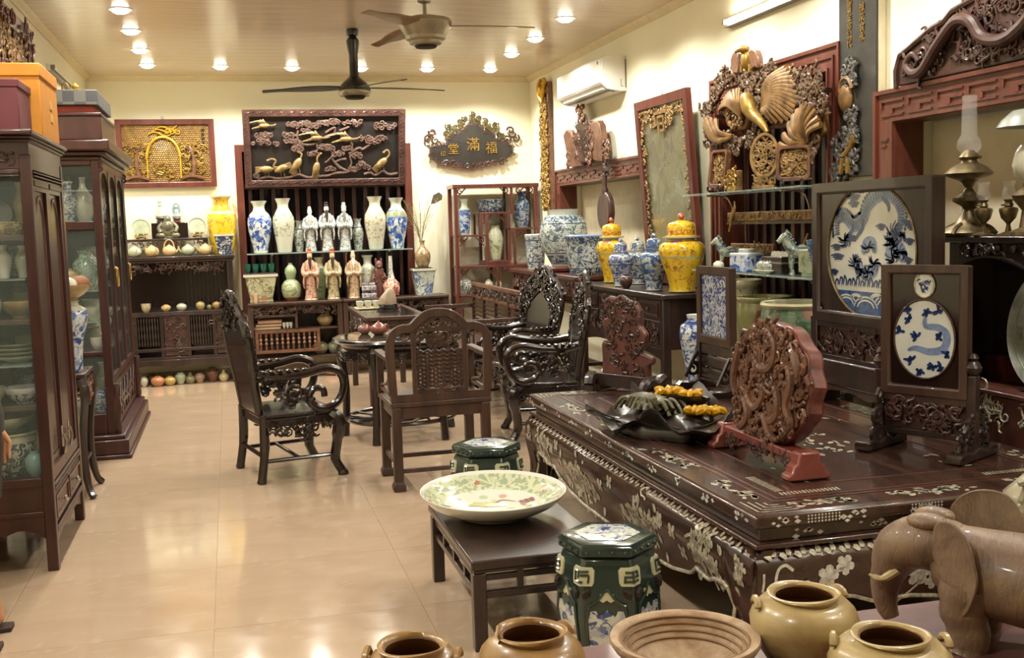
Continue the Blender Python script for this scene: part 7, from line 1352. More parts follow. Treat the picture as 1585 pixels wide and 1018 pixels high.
# lower edge bead
for s_, (L, mf) in enumerate(sides[:2]):
    part('edge_bead', MB().tube([mf(.14+(L-.28)*i/90, bulge(max(low(.14+(L-.28)*i/90, L), .005))+.004, max(low(.14+(L-.28)*i/90, L), .005)+.004) for i in range(91)], .007, 6), M['pearl'] if s_ == 0 else M['pearl'], t)
rnd = random.Random(77)
def face_petal(m, mf, u, z, r_, a, wdt=.55, off=.002):
    q = [(0, 0), (.45, -wdt*.5), (.85, -wdt*.4), (1, 0), (.85, wdt*.4), (.45, wdt*.5)]; vs = []
    for p_, w_ in q:
        uu = u+r_*(p_*math.cos(a)-w_*math.sin(a)); zz = z+r_*(p_*math.sin(a)+w_*math.cos(a)); zz = min(max(zz, .01), zt_-.002); vs.append(mf(uu, bulge(zz)+off, zz))
    m.add(vs, [(0, 1, 2, 3, 4, 5)])
def face_flower(m, mf, u, z, r_, n=5): 
    a0 = rnd.uniform(0, 6)
    for i in range(n): face_petal(m, mf, u, z, r_, a0+2*pi*i/n, .8)
    face_petal(m, mf, u-r_*.2, z, r_*.45, 0, 1, .0035)
def face_vine(m, mf, pts, w_=.004):
    c_ = catmull([(a, b, 0) for a, b in pts], 5); vs = []; fs = []
    for i, v in enumerate(c_):
        d = (c_[min(i+1, len(c_)-1)]-c_[max(i-1, 0)]).normalized(); nx, nz = -d.y*w_, d.x*w_
        for s_ in (-1, 1): zz = min(max(v.y+s_*nz, .01), zt_-.002); vs.append(mf(v.x+s_*nx, bulge(zz)+.002, zz))
        if i: fs.append((2*i-2, 2*i-1, 2*i+1, 2*i))
    m.add(vs, fs)
# left face: trees of pearl, butterflies
m = MB(); mf = sides[0][1]
for uc, zc_, n in ((.34, .35, 34), (.95, .31, 90), (1.75, .30, 100), (2.3, .35, 34)):
    w_ = .10 if n < 40 else .22
    for i in range(n): face_petal(m, mf, uc+rnd.gauss(0, w_*.5), zc_+rnd.gauss(0, .05)*(1 if n > 40 else .8), rnd.uniform(.025, .055), rnd.uniform(0, 6.3), .6)
    for i in range(8): face_flower(m, mf, uc+rnd.uniform(-w_, w_), zc_+rnd.uniform(-.06, .08), rnd.uniform(.025, .04))
    face_vine(m, mf, [(uc-.05, max(zc_-.1, .2)), (uc-.02, zc_-.04), (uc+.02, zc_+.02), (uc, zc_+.1)], .008); face_vine(m, mf, [(uc, zc_), (uc+.1, zc_+.05), (uc+.16, zc_+.03)], .006)
for uc, zc_ in ((.62, .37), (1.3, .4), (1.42, .36), (2.08, .41), (.55, .31), (2.16, .38)):
    for a in (.6, 2.5, 3.9, 5.5): face_petal(m, mf, uc, zc_, .035, a, .7)
for s_ in (.05, L_-.05):
    for i in range(34): face_petal(m, mf, s_+rnd.uniform(-.03, .07) if s_ < 1 else s_+rnd.uniform(-.07, .02), .1+rnd.uniform(0, .33), rnd.uniform(.02, .04), rnd.uniform(0, 6.3), .65)
    for i in range(5): face_flower(m, mf, s_+rnd.uniform(-.01, .05)*(1 if s_ < 1 else -1), .2+.05*i, .028)
    face_vine(m, mf, [(s_, .06), (s_+.02*(1 if s_ < 1 else -1), .2), (s_, .42)], .005)
part('pearl_trees', m, M['pearl'], t, kind='stuff')
# near face: bright flower sprays and vines
m = MB(); mf = sides[1][1]
for uc, zc_, s_ in ((.16, .33, 1), (.24, .37, 1), (.13, .27, .8), (.30, .40, .9), (.27, .30, .8), (.52, .39, 1.1), (.57, .34, 1.2), (.63, .31, .9), (.49, .35, .8), (.74, .36, .8), (.95, .37, 1.1), (1.02, .33, 1), (1.2, .38, 1), (1.3, .34, .9)): face_flower(m, mf, uc, zc_, .038*s_, 5)
for i in range(40): face_petal(m, mf, rnd.uniform(.1, W_-.1), rnd.uniform(.3, .43), rnd.uniform(.014, .024), rnd.uniform(0, 6.3), .6)
for uc in (.13, .5, .95): face_vine(m, mf, [(uc, .24), (uc+.08, .31), (uc+.1, .36), (uc+.18, .4)], .004)
face_vine(m, mf, [(.06, .06), (.055, .2), (.06, .38), (.09, .42), (.12, .40)], .005); face_vine(m, mf, [(.015, .06), (.01, .2), (.02, .4)], .004)
part('pearl_flowers', m, M['pearlw'], t, kind='stuff')
# running bead borders and motifs on slab edge, waist and top
m = MB()
for i in range(86):
    u = .04+i*(L_-.08)/85; face_petal(m, sides[0][1], u-.011, zt_-.016, .022, .5*(i % 2), .5)
for i in range(52): u = .04+i*(W_-.08)/51; face_petal(m, sides[1][1], u-.012, zt_-.018, .025, .5*(i % 2), .6)
part('bead_border', m, M['pearl'], t, kind='stuff')
m = MB()
def flat(x0, y0, r_, a, wdt=.55, z=PZ+.0008): m.add([(x0+r_*(p_*math.cos(a)-w_*math.sin(a)), y0+r_*(p_*math.sin(a)+w_*math.cos(a)), z) for p_, w_ in ((0, 0), (.45, -wdt*.5), (.85, -wdt*.4), (1, 0), (.85, wdt*.4), (.45, wdt*.5))], [(0, 1, 2, 3, 4, 5)])
for y0, L in ((.085, W_), (L_-.085, W_)):
    for i in range(130): x = rnd.uniform(.18, W_-.18); (abs((x*2.2) % 1-.5) < .3) and flat(x, y0+rnd.uniform(-.03, .03), rnd.uniform(.02, .05), rnd.choice((0, pi))+rnd.gauss(0, .5), .5)
for x0 in (.085, W_-.085):
    for i in range(260): y = rnd.uniform(.18, L_-.18); (abs((y*1.7) % 1-.5) < .3) and flat(x0+rnd.uniform(-.03, .03), y, rnd.uniform(.02, .05), pi/2+rnd.choice((0, pi))+rnd.gauss(0, .5), .5)
for sx, sy, fx, fy in ((.0, .0, 1, 1), (W_, 0, -1, 1), (0, L_, 1, -1), (W_, L_, -1, -1)):
    for q in range(4):
        a = .03+q*.022; b = .15-q*.012
        for w1, h1, x1, y1 in ((b-a, .007, a, .03+q*.02), ):
            if b > a: m.add([(sx+fx*a, sy+fy*(a-.0), PZ+.0008), (sx+fx*(b+.02), sy+fy*a, PZ+.0008), (sx+fx*(b+.02), sy+fy*(a+.006), PZ+.0008), (sx+fx*a, sy+fy*(a+.006), PZ+.0008)], [(0, 1, 2, 3)]); m.add([(sx+fx*a, sy+fy*a, PZ+.0008), (sx+fx*a, sy+fy*(b+.02), PZ+.0008), (sx+fx*(a+.006), sy+fy*(b+.02), PZ+.0008), (sx+fx*(a+.006), sy+fy*a, PZ+.0008)], [(0, 1, 2, 3)])
for i in range(16):
    for fx, x0 in ((1, .2), (-1, W_-.2)): x = x0+fx*i*.014; m.add([(x, .2, PZ+.0008), (x+.008, .2, PZ+.0008), (x+.012, .235, PZ+.0008), (x+.004, .235, PZ+.0008)], [(0, 1, 2, 3)])
    y = .25+i*.014; m.add([(.2, y, PZ+.0008), (.235, y+.004, PZ+.0008), (.235, y+.012, PZ+.0008), (.2, y+.008, PZ+.0008)], [(0, 1, 2, 3)])
for i in range(420): x, y = rnd.uniform(.32, W_-.32), rnd.uniform(.32, L_-.32); (math.sin(x*7)*math.sin(y*5) > .2) and flat(x, y, rnd.uniform(.02, .06), rnd.gauss(1.2, .6), .45)
part('top_inlay', m, M['pearl'], t, kind='stuff')
m = MB()
def edge(mx, u, z, du, dz, y): pass
for u in [.1+i*.25 for i in range(6)]:
    for q in range(7):
        x, z = u+rnd.gauss(0, .03), PZ-.026+rnd.gauss(0, .008); r_ = rnd.uniform(.008, .016); m.add([(x-r_, -.0006, z), (x, -.0006, z-r_*.6), (x+r_, -.0006, z), (x, -.0006, z+r_*.6)], [(0, 1, 2, 3)])
        x, z = u+.1+rnd.gauss(0, .03), PZ-.072+rnd.gauss(0, .008); m.add([(x-r_, .0344, z), (x, .0344, z-r_*.6), (x+r_, .0344, z), (x, .0344, z+r_*.6)], [(0, 1, 2, 3)])
for u in [.1+i*.25 for i in range(11)]:
    for q in range(7):
        y, z = u+rnd.gauss(0, .03), PZ-.026+rnd.gauss(0, .008); r_ = rnd.uniform(.008, .016); m.add([(-.0006, y-r_, z), (-.0006, y, z-r_*.6), (-.0006, y+r_, z), (-.0006, y, z+r_*.6)], [(0, 1, 2, 3)])
for x0 in (.18, .55, .62):
    for i in range(10):
        for j in range(3): x, z = x0+i*.012, PZ-.036+j*.01; x0 != .62 and m.add([(x, -.0006, z), (x+.004, -.0006, z-.004), (x+.008, -.0006, z), (x+.004, -.0006, z+.004)], [(0, 1, 2, 3)])
part('edge_inlay', m, M['pearlw'], t, kind='stuff')
# ---------------------------------------------------------------- things standing on the platform
z = PZ+.003
PORC = plain('porcelain_panel', '#d6d8d0', .15, .5, 0, .06, 5); BLU = plain('cobalt_paint', '#3f5f96', .2, .4, 0, .25, 40); BLD = plain('dark_cobalt_paint', '#2d4478', .2, .4, 0, .25, 40); BLL = plain('pale_cobalt_paint', '#8297bc', .2, .4, 0, .2, 40)
def ribbon(m, pts, w_, y=-.0006, n=6, taper=True):
    c_ = catmull([(a, b, 0) for a, b in pts], n); vs = []; fs = []; N = len(c_)
    for i, v in enumerate(c_):
        d = (c_[min(i+1, N-1)]-c_[max(i-1, 0)]); d = d.normalized() if d.length else Vector((1, 0, 0)); q = w_*(math.sin(pi*(i+.6)/(N+.2))**.5 if taper else 1)
        vs += [(v.x-d.y*q, y, v.y+d.x*q), (v.x+d.y*q, y, v.y-d.x*q)]
        if i: fs.append((2*i-2, 2*i-1, 2*i+1, 2*i))
    m.add(vs, fs)
def oval_frame(m, w_, h_, zc, a, b, y0, y1, n=48):
    ou = []
    for k_ in range(n):
        an = 2*pi*k_/n; dx, dz = math.cos(an), math.sin(an); s_ = min((w_/2)/max(abs(dx), 1e-6), (h_/2)/max(abs(dz), 1e-6)); ou.append((dx*s_, zc+dz*s_))
    m.ring(ou, [(a*math.cos(2*pi*k_/n), zc+b*math.sin(2*pi*k_/n)) for k_ in range(n)], y0, y1)
# big screen with dragon porcelain oval, facing -X
BY = 4.40; t = thing('table_screen', 'big dark table screen with oval blue dragon porcelain panel', 'table screen', (2.82, BY, z), (0, 0, RP)); c = M['dark']; W_ = .95; HT = 1.065; hl = .42
m = MB(); oval_frame(m, W_-.1, HT-hl-.06, (HT+hl)/2, .355, .305, -.02, .02); part('oval_mount', m, c, t, .003)
part('frame', MB().frame(-W_/2, W_/2, hl-.02, HT, .055, -.035, .035), M['dark'], t, .012)
zc_ = (HT+hl)/2; ov = part('porcelain_panel', MB().prism(ell(.36, .31, 48, 0, zc_), -.012, .0), PORC, t); part('gilt_lip', MB().tube([(.355*math.cos(q), -.021, zc_+.305*math.sin(q)) for q in [2*pi*i/48 for i in range(48)]], .006, 6, True), M['brass'], t)
def U(x, y): return ((x-260)/178*.355, zc_+(390-y)/243*.305)      # reading of the painted panel
dm = MB(); y_ = -.0128
ribbon(dm, [U(*p) for p in ((120, 330), (120, 280), (150, 265), (190, 295), (230, 270), (250, 220), (300, 185), (350, 200), (375, 250), (370, 310), (345, 340))], .036, y_); part('painted_dragon_body', dm, BLL, ov)
dm = MB(); dr = [U(*p) for p in ((120, 330), (120, 280), (150, 265), (190, 295), (230, 270), (250, 220), (300, 185), (350, 200), (375, 250), (370, 310), (345, 340))]; cc_ = catmull([(a, b, 0) for a, b in dr], 6)
for i, v in enumerate(cc_[:-1]):
    d = (cc_[i+1]-v).normalized(); ribbon(dm, [(v.x-d.y*.03, v.y+d.x*.03), (v.x-d.y*.045-d.x*.01, v.y+d.x*.045-d.y*.01)], .007, y_-.0004, 2, False); ribbon(dm, [(v.x-d.y*.02, v.y+d.x*.02), (v.x+d.y*.02, v.y-d.x*.02)], .003, y_-.0006, 2, False)
rnd = random.Random(5)
for hx, hy, n in ((350, 330, 34), (335, 350, 16), (370, 390, 20), (345, 405, 14), (195, 430, 16), (215, 455, 14), (270, 435, 16), (245, 465, 16), (250, 375, 10), (150, 350, 16)):
    for i in range(n): a = rnd.uniform(0, 6.3); r_ = rnd.uniform(20, 52 if n > 20 else 34); ribbon(dm, [U(hx, hy), U(hx+r_*.6*math.cos(a)+6, hy+r_*.6*math.sin(a)), U(hx+r_*math.cos(a+.5), hy+r_*math.sin(a+.5))], .0045, y_-.0005, 3)
for (ax, ay, bx_, by) in ((230, 270, 200, 340), (300, 195, 330, 250), (190, 290, 150, 345), (375, 280, 410, 300)): ribbon(dm, [U(ax, ay), U((ax+bx_)/2+12, (ay+by)/2), U(bx_, by)], .012, y_-.0005, 4)
part('painted_dragon_mane', dm, BLD, ov)
dm = MB()
for a_, w_ in ((((228, 400), (240, 365), (268, 362), (276, 395)), .03), (((320, 410), (345, 372), (378, 385), (385, 425)), .034), (((200, 445), (235, 470), (270, 455), (285, 430)), .036), (((185, 425), (200, 445), (215, 470)), .022)): ribbon(dm, [U(*p) for p in a_], w_, y_-.0002)
part('painted_lion', dm, BLL, ov)
dm = MB()
for cx, cy, L in ((190, 190, 60), (220, 165, 50), (130, 250, 50), (115, 375, 50), (180, 340, 60), (120, 410, 60), (105, 470, 40), (410, 300, 40), (405, 350, 40), (400, 415, 40), (190, 215, 50), (300, 300, 40)):
    for q in range(3): ribbon(dm, [U(cx-L*.5+q*8, cy+q*7), U(cx, cy-6+q*8), U(cx+L*.5-q*5, cy+q*6)], .006, y_-.0003, 4)
for i in range(18): x = 110+i*18; ribbon(dm, [U(x, 520), U(x+5, 500-8*(i % 3)), U(x+14, 505-8*(i % 2)), U(x+10, 520)], .006, y_-.0003, 4)
part('painted_clouds', dm, BLD, ov)
dm = MB(); low_ = [(.352*math.cos(q), zc_+.302*math.sin(q)) for q in [pi*1.21+pi*.58*i/24 for i in range(25)]]; dm.add([(a, y_-.0001, b) for a, b in low_], [tuple(range(25))]); part('painted_sea', dm, BLU, ov)
dm = MB()
for cx, cy, r_ in ((160, 590, 40), (240, 600, 48), (320, 585, 44), (200, 570, 24), (285, 565, 26)):
    for q in (1, .72): ribbon(dm, [U(cx+r_*q*math.cos(a), cy-r_*q*math.sin(a)*.9) for a in [pi*.05+pi*.9*i/8 for i in range(9)]], .004, y_-.0006, 2, False)
part('painted_wave_crests', dm, PORC, ov)
m = MB()
for a in ((-W_/2+.01, W_/2-.01, -.025, .025, .22, .24), (-W_/2+.01, W_/2-.01, -.025, .025, .37, .40)): m.bx(*a)
pieces('lower_rail', m, c, t, .004); part('lower_panel', MB().bx(-W_/2+.03, W_/2-.03, -.01, .01, .24, .37), M['carvedark'], t); m = MB().at(0, -.012, .305); relief(m, lambda x, z: True, (-W_/2+.06, W_/2-.06, -.05, .05), 90, 181, .035, .006); part('panel_carving', m, M['carvedark'], t)
part('base_beam', MB().bx(-W_/2-.02, W_/2+.02, -.05, .05, .10, .22), c, t, .008); part('base_apron', MB().prism(scallop(-W_/2, W_/2, .03, .1, 16, .05), -.03, .03), M['brown'], t, .004)
for s_ in (-1, 1):
    part('upright', MB().bx(s_*W_/2-.03, s_*W_/2+.03, -.03, .03, .04, .42), c, t, .006); part('foot', MB().loft([[(s_*W_/2+x, y, zz) for x, zz in ((-.04, 0), (.04, 0), (.04, h_), (-.04, h_))] for y, h_ in ((-.095, .03), (-.09, .06), (-.04, .08), (.0, .09), (.04, .08), (.09, .06), (.095, .03))]), c, t, .006)
# smaller screen with two round porcelain medallions
SC = Vector((2.54, 3.61)); an = math.atan2(-.36, .185); t = thing('table_screen', 'smaller table screen with two blue and white porcelain medallions', 'table screen', (SC.x, SC.y, z), (0, 0, an)); W_ = .345; b0 = .22; HT = .715
T_ = Matrix.Rotation(R(-4), 4, 'X')
part('frame', MB().frame(-W_/2, W_/2, b0, HT, .035, -.025, .022), M['brown'], t, .008); part('panel', MB().bx(-W_/2+.03, W_/2-.03, -.008, .01, b0+.03, HT-.03), M['black'], t)
def medal(nm, cx, cz, a, b, seed):
    o = part(nm, MB().prism(ell(a, b, 36, cx, cz), -.014, -.006), PORC, t); part('medallion_rim', MB().tube([(cx+a*math.cos(q), -.014, cz+b*math.sin(q)) for q in [2*pi*i/36 for i in range(36)]], .004, 6, True), M['brown'] if a > .06 else M['pearl'], o)
    r2 = random.Random(seed); dm = MB(); dl = MB()
    if a > .06:
        def Q(x, y): return (cx+(x-360)/110*a, cz+(420-y)/145*b)
        ribbon(dl, [Q(*p) for p in ((365, 330), (365, 370), (410, 375), (440, 400), (430, 450), (380, 465), (330, 455), (300, 465))], .015, -.0146)
        for p0 in ((365, 320), (300, 320), (410, 315), (330, 415), (405, 410), (310, 500), (340, 540), (390, 520), (270, 395), (420, 520), (440, 470), (300, 350)):
            for i in range(7): an_ = r2.uniform(0, 6.3); r_ = r2.uniform(10, 26); ribbon(dm, [Q(*p0), Q(p0[0]+r_*.5*math.cos(an_)+3, p0[1]+r_*.5*math.sin(an_)), Q(p0[0]+r_*math.cos(an_), p0[1]+r_*math.sin(an_))], .006, -.0149, 3)
    else:
        for i in range(16): an_ = r2.uniform(0, 6.3); x, y = cx+r2.uniform(-.5, .5)*a, cz+r2.uniform(-.5, .5)*b; ribbon(dm, [(x, y), (x+.008*math.cos(an_), y+.008*math.sin(an_)), (x+.014*math.cos(an_+.8), y+.014*math.sin(an_+.8))], .003, -.0149, 3)
        ribbon(dl, [(cx-a*.6, cz), (cx, cz+.01), (cx+a*.6, cz)], .006, -.0146)
    part('painted_motif', dm, BLD, o); part('painted_wash', dl, BLL, o)
medal('large_medallion', 0.0, b0+.215, .122, .15, 3); medal('small_medallion', 0.0, b0+.42, .038, .046, 4)
for s_ in (-1, 1):
    x = s_*(W_/2+.012); part('post', MB().bx(x-.018, x+.018, -.02, .02, .03, .31), M['dark'], t, .004); part('post_finial', MB().at(x, 0, .31).lathe([(.014, 0), (.026, .012), (.03, .03), (.02, .05), (.012, .055), (.02, .065), (.012, .08), (0, .084)], 12), M['dark'], t)
    for d in (-1, 1):
        m = MB(); m.T = Matrix.Translation((x, 0, 0)) @ Matrix.Rotation(pi/2, 4, 'Z'); relief(m, lambda a, b: b < .24-abs(a)*1.6, (.02*d if d > 0 else -.12, .12 if d > 0 else -.02, .05, .24), 16, 190+s_+d*3, .03, .009); part('bracket', m, M['dark'], t)
    part('foot', MB().loft([[(x+q*.03, y, zz*h_) for q, zz in ((-1, 0), (1, 0), (1, 1), (-1, 1))] for y, h_ in ((-.15, .015), (-.145, .035), (-.1, .04), (-.05, .03), (0, .045), (.05, .03), (.1, .04), (.145, .035), (.15, .015))]), M['dark'], t, .006)
part('lower_rail', MB().bx(-W_/2, W_/2, -.018, .018, b0-.03, b0), M['brown'], t, .003); part('bottom_rail', MB().bx(-W_/2, W_/2, -.018, .018, .06, .085), M['dark'], t, .003); m = MB(); m.bx(-W_/2, W_/2, -.006, .006, .085, b0-.03); m.at(0, -.008, .14); relief(m, lambda a, b: True, (-W_/2+.03, W_/2-.03, -.05, .045), 60, 196, .028, .006); part('carved_panel', m, M['carvedark'], t)
# round dragon carving on a red stand, facing -X
t = thing('dragon_disc', 'round deeply carved dragon disc on a red lacquered stand', 'carving', (1.90, 3.66, z), (0, 0, RP)); RD = M['carvered']
T0 = Matrix.Rotation(R(-6), 4, 'X'); zc_ = .30; rx_, rz_ = .29, .225
ou = [(rx_*(1+.035*math.sin(13*q))*math.cos(q), zc_+rz_*(1+.03*math.sin(11*q+1))*math.sin(q)) for q in [2*pi*i/60 for i in range(60)]]
m = MB(); m.T = T0; m.prism(ou, -.015, .05); part('disc', m, plain('red_brown_carving', '#6d3228', .4, .3, 0, .25, 30), t, .01)
m = MB(); m.T = T0 @ Matrix.Translation((0, -.02, zc_)); relief(m, lambda x, z: x*x/(rx_*rx_)+z*z/(rz_*rz_) < .93, (-rx_, rx_, -rz_, rz_), 330, 201, .03, .0075, 0, .022); part('cloud_carving', m, M['carve'], t, kind='stuff')
for i, pts in enumerate((((-.12, .15), (-.02, .19), (.06, .15), (.05, .07), (-.03, .05), (-.1, .08), (-.18, .02)), ((-.26, .05), (-.22, .12), (-.25, -.02), (-.2, -.09)), ((-.08, .0), (-.12, -.06), (-.05, -.1), (.0, -.05), (-.02, .02)), ((.1, .05), (.16, .08), (.2, .02), (.18, -.06), (.22, -.12), (.16, -.18)), ((-.2, -.12), (-.15, -.08), (-.1, -.14), (-.16, -.19), (-.2, -.15)), ((-.04, -.16), (.02, -.12), (.08, -.18), (.14, -.19)), ((.02, .02), (.1, -.02), (.12, -.1), (.06, -.13), (.03, -.08)), ((.16, .16), (.22, .1), (.25, .03)))):
    m = MB(); m.T = T0 @ Matrix.Translation((0, -.04, zc_)); q = catmull([(a, 0, b) for a, b in pts], 6); N = len(q); m.tube(q, [.007+.012*math.sin(pi*j/(N-1)) for j in range(N)], 8)
    for j in range(0, N, 2): m.sph(q[j]+Vector((0, -.012, .004)), (.008, .006, .008), 5, 4)
    part('dragon', m, M['carve'], t)
part('stand_beam', MB().bx(-.33, .27, -.03, .045, .06, .092), plain('red_lacquer', '#7c3a33', .35, .4, 0, .15), t, .005)
part('stand_apron', MB().prism(scallop(-.31, .25, .018, .062, 20, .035), -.022, .02), plain('red_lacquer_apron', '#7a3932', .35, .4, 0, .15), t, .003)
m = MB().at(-.02, -.026, .05); relief(m, lambda a, b: b > -.03+.05*abs(math.sin(a*14)), (-.28, .26, -.025, .02), 60, 203, .016, .004, 0, .004); part('stand_carving', m, M['carvedark'], t)
for x, s_ in ((-.335, -1), (.275, 1)):
    pr = [(-.075, 0), (-.078, .02), (-.06, .03), (-.055, .05), (-.04, .06), (-.032, .1), (.045, .1), (.05, .06), (.065, .05), (.07, .03), (.09, .02), (.088, 0)]
    part('stand_foot', MB().loft([[(xx, y, zz) for y, zz in pr] for xx in (x-.03, x+.03)]), plain('red_lacquer_foot', '#86443a', .35, .4, 0, .15), t, .008)
# blue flowered panel screen, facing -X
t = thing('table_screen', 'narrow table screen with blue flowered porcelain panel farther back', 'table screen', (2.46, 5.29, z), (0, 0, RP)); W_ = .40; HT = .66
part('frame', MB().frame(-W_/2, W_/2, .25, HT, .045, -.022, .022), M['brown'], t, .006); part('porcelain_panel', MB().bx(-W_/2+.04, W_/2-.04, -.008, .006, .29, HT-.045), glaze('blue_flower_panel', '#ccd0d4', '#34477e', '#8593b8', 30, .5, [], .2, 2), t)
for i in range(3): part('lower_panel', MB().bx(-W_/2+.02, W_/2-.02, -.01, .01, .06+i*.065, .115+i*.065), M['dark'], t, .004)
for s_ in (-1, 1):
    x = s_*W_/2; part('post', MB().bx(x-.02, x+.02, -.02, .02, 0.02, .26), M['dark'], t, .004); part('foot', MB().loft([[(x+q*.028, y, zz*h_) for q, zz in ((-1, 0), (1, 0), (1, 1), (-1, 1))] for y, h_ in ((-.14, .02), (-.12, .04), (-.05, .035), (0, .05), (.05, .035), (.12, .04), (.14, .02))]), M['black'], t, .006)
    for d in (-1, 1): m = MB(); m.T = Matrix.Translation((x, 0, 0)) @ Matrix.Rotation(pi/2, 4, 'Z'); scroll(m, d*.05, .1, .04, 1.3, pi/2, d, .012); m.tube(catmull([(d*.02, 0, .2), (d*.04, 0, .16), (d*.09, 0, .06)], 4), .011, 6); part('bracket', m, M['black'], t)
m = MB(); m.bx(-W_/2, W_/2, -.015, .015, .04, .06); m.bx(-W_/2, W_/2, -.016, .016, .245, .26); pieces('rail', m, M['dark'], t, .003)
# red brown carved plaque on a stand
an = math.atan2(-.34, .19); t = thing('carved_plaque_stand', 'reddish carved wooden plaque with lobed outline at the far platform end', 'carving', (2.03, 5.5, z), (0, 0, an))
def Z_(cx, cy): return ((cx-525)/5.09*.0036*1.12, (1000-cy)/5.09*.0036-.035)
ol = [(320, 870), (330, 760), (325, 600), (345, 560), (385, 590), (380, 520), (345, 480), (345, 400), (390, 390), (355, 330), (365, 250), (400, 225), (450, 235), (500, 212), (560, 250), (630, 265), (670, 330), (660, 440), (720, 500), (700, 600), (660, 640), (770, 670), (770, 720), (730, 740), (735, 870)]
part('plaque', MB().prism([Z_(*p) for p in ol], -.02, .02), wood('plaque_red', '#38221d', '#6a3c33', .45, .15, (1, 1, 1), 22), t, .01)
m = MB().at(0, -.022, 0); relief(m, lambda a, b: abs(a) < .12 and .1 < b < .5, (-.14, .14, .08, .5), 90, 211, .024, .0045, 0, .004); part('front_carving', m, M['carvedark'], t)
part('stand_beam', MB().bx(-.2, .18, -.04, .04, .02, .095), M['dark'], t, .006)
for s_ in (-1, 1): m = MB().tube(catmull([(s_*.19, -.09, .03), (s_*.2, -.06, .075), (s_*.2, 0, .05), (s_*.2, .06, .075), (s_*.19, .09, .03)], 4), .032, 8); m.box(s_*.195, 0, .015, .08, .2, .03); part('scroll_foot', m, M['dark'], t)
# lotus leaf root carving with crab and yellow flowers
t = thing('lotus_leaf_carving', 'black root carving of curled lotus leaves with crab and yellow blossoms', 'carving', (1.77, 4.34, z), R(-62)); t.scale = (1.12, 1.2, .95)
def leaf(nm, cx, cy, rx_, ry_, h_, ph, mm, fold=.05):
    rs = []; n = 40
    for i, rr_ in enumerate((.02, .2, .4, .6, .8, .95, 1.0)):
        rs.append([(cx+rx_*rr_*(1+.06*math.sin(5*q+ph)*rr_)*math.cos(q), cy+ry_*rr_*(1+.05*math.sin(6*q+ph)*rr_)*math.sin(q), h_*(.25+.75*rr_**2.2*(.55+.45*math.sin(q*3+ph)))+fold*rr_**3*math.sin(7*q+ph)*.35+.018) for q in [2*pi*k_/n for k_ in range(n)]])
    lo = [[(a+(cx-a)*.02, b+(cy-b)*.02, max(.0, c_-.014)) for a, b, c_ in r_] for r_ in rs[::-1]]
    m = MB().loft(rs+lo); m2 = MB()
    for q in range(14): a = 2*pi*q/14; m2.tube([(cx+rx_*rr_*math.cos(a), cy+ry_*rr_*math.sin(a), h_*(.25+.75*rr_**2.2*(.55+.45*math.sin(a*3+ph)))+fold*rr_**3*math.sin(7*a+ph)*.35+.02) for rr_ in (.1, .3, .5, .7, .9)], [.005, .005, .004, .003, .002], 5)
    o = part(nm, m, mm, t, smooth=60); part('leaf_veins', m2, mm, o)
LB = plain('black_green_wood', '#171510', .28, .4, 0, .3, 20); LD = plain('dark_root_wood', '#2b1d18', .35, .3, 0, .3, 20)
leaf('lotus_leaf', .13, -.04, .2, .15, .13, .6, LB, .06); leaf('lotus_leaf', -.13, -.03, .2, .15, .10, 2.2, LB, .06); leaf('lotus_leaf', -.06, .12, .19, .12, .17, 4.0, LD, .05); part('root_mass', MB().loft([[(.24*q*math.cos(a)*(1+.12*math.sin(5*a)), .02+.15*q*math.sin(a)*(1+.1*math.sin(7*a)), zz) for a in [2*pi*i/30 for i in range(30)]] for zz, q in ((0, .95), (.03, 1), (.07, .85), (.1, .5), (.11, .1))]), LD, t, smooth=60)
m = MB()
for i in range(5): m.tube(catmull([(-.3+.02*i, .05+.04*i, .02), (-.2, .1+.02*i, .05+.018*i), (-.05, .13+.015*i, .07+.02*i), (.08, .16, .05+.022*i)], 4), [.016]*7+[.01]*6, 6)
part('root_ridges', m, LD, t)
CR = plain('olive_crab_shell', '#5f5a40', .45, .1, 0, .2, 30); m = MB().sph((-.06, -.01, .135), (.085, .06, .04), 16, 10); cr = part('crab_shell', m, CR, t, smooth=60); m = MB()
for s_ in (-1, 1):
    for i in range(4): m.tube(catmull([(-.06+s_*(.05), -.03+i*.022, .13), (-.06+s_*.1, -.05+i*.03, .155), (-.06+s_*.14, -.06+i*.035, .10)], 4), [.014]*4+[.008]*5, 6)
pieces('crab_leg', m, CR, cr); m = MB()
for i in range(7): a = -1.1+i*.37; m.tube(catmull([(-.06+.02*math.sin(a), -.02, .17), (-.06+.06*math.sin(a), -.05, .16), (-.06+.085*math.sin(a), -.07*math.cos(a)-.01, .115)], 3), [.016]*4+[.008]*3, 6)
part('shell_ribs', m, CR, cr)
YF_ = plain('yellow_lacquer', '#c8950f', .4, .3, 0, .15, 30)
for nm, cx, cy, zz, s_ in (('yellow_blossom', -.09, .13, .165, 1.15), ('yellow_blossom', .01, .14, .16, .95), ('yellow_blossom', .13, .02, .12, .8), ('yellow_blossom', .20, .03, .125, 1.0)):
    m = MB()
    for i in range(6): a = i*pi/3+cx*9; m.tube(catmull([(cx, cy, zz-.02), (cx+.03*s_*math.cos(a), cy+.03*s_*math.sin(a), zz), (cx+.055*s_*math.cos(a), cy+.055*s_*math.sin(a), zz+.018*s_*math.sin(i*2.3))], 3), [.008, .014, .018, .02, .018, .012, .005], 6, flat=.6)
    m.sph((cx, cy, zz+.005), .016*s_, 8, 6); part(nm, m, YF_, t); 
m = MB()
for cx, cy, zz in ((-.09, .13, .15), (.01, .14, .145), (.13, .02, .105), (.20, .03, .11)): m.tube([(cx, cy, .06), (cx, cy, zz)], .008, 6)
pieces('blossom_stem', m, LD, t)
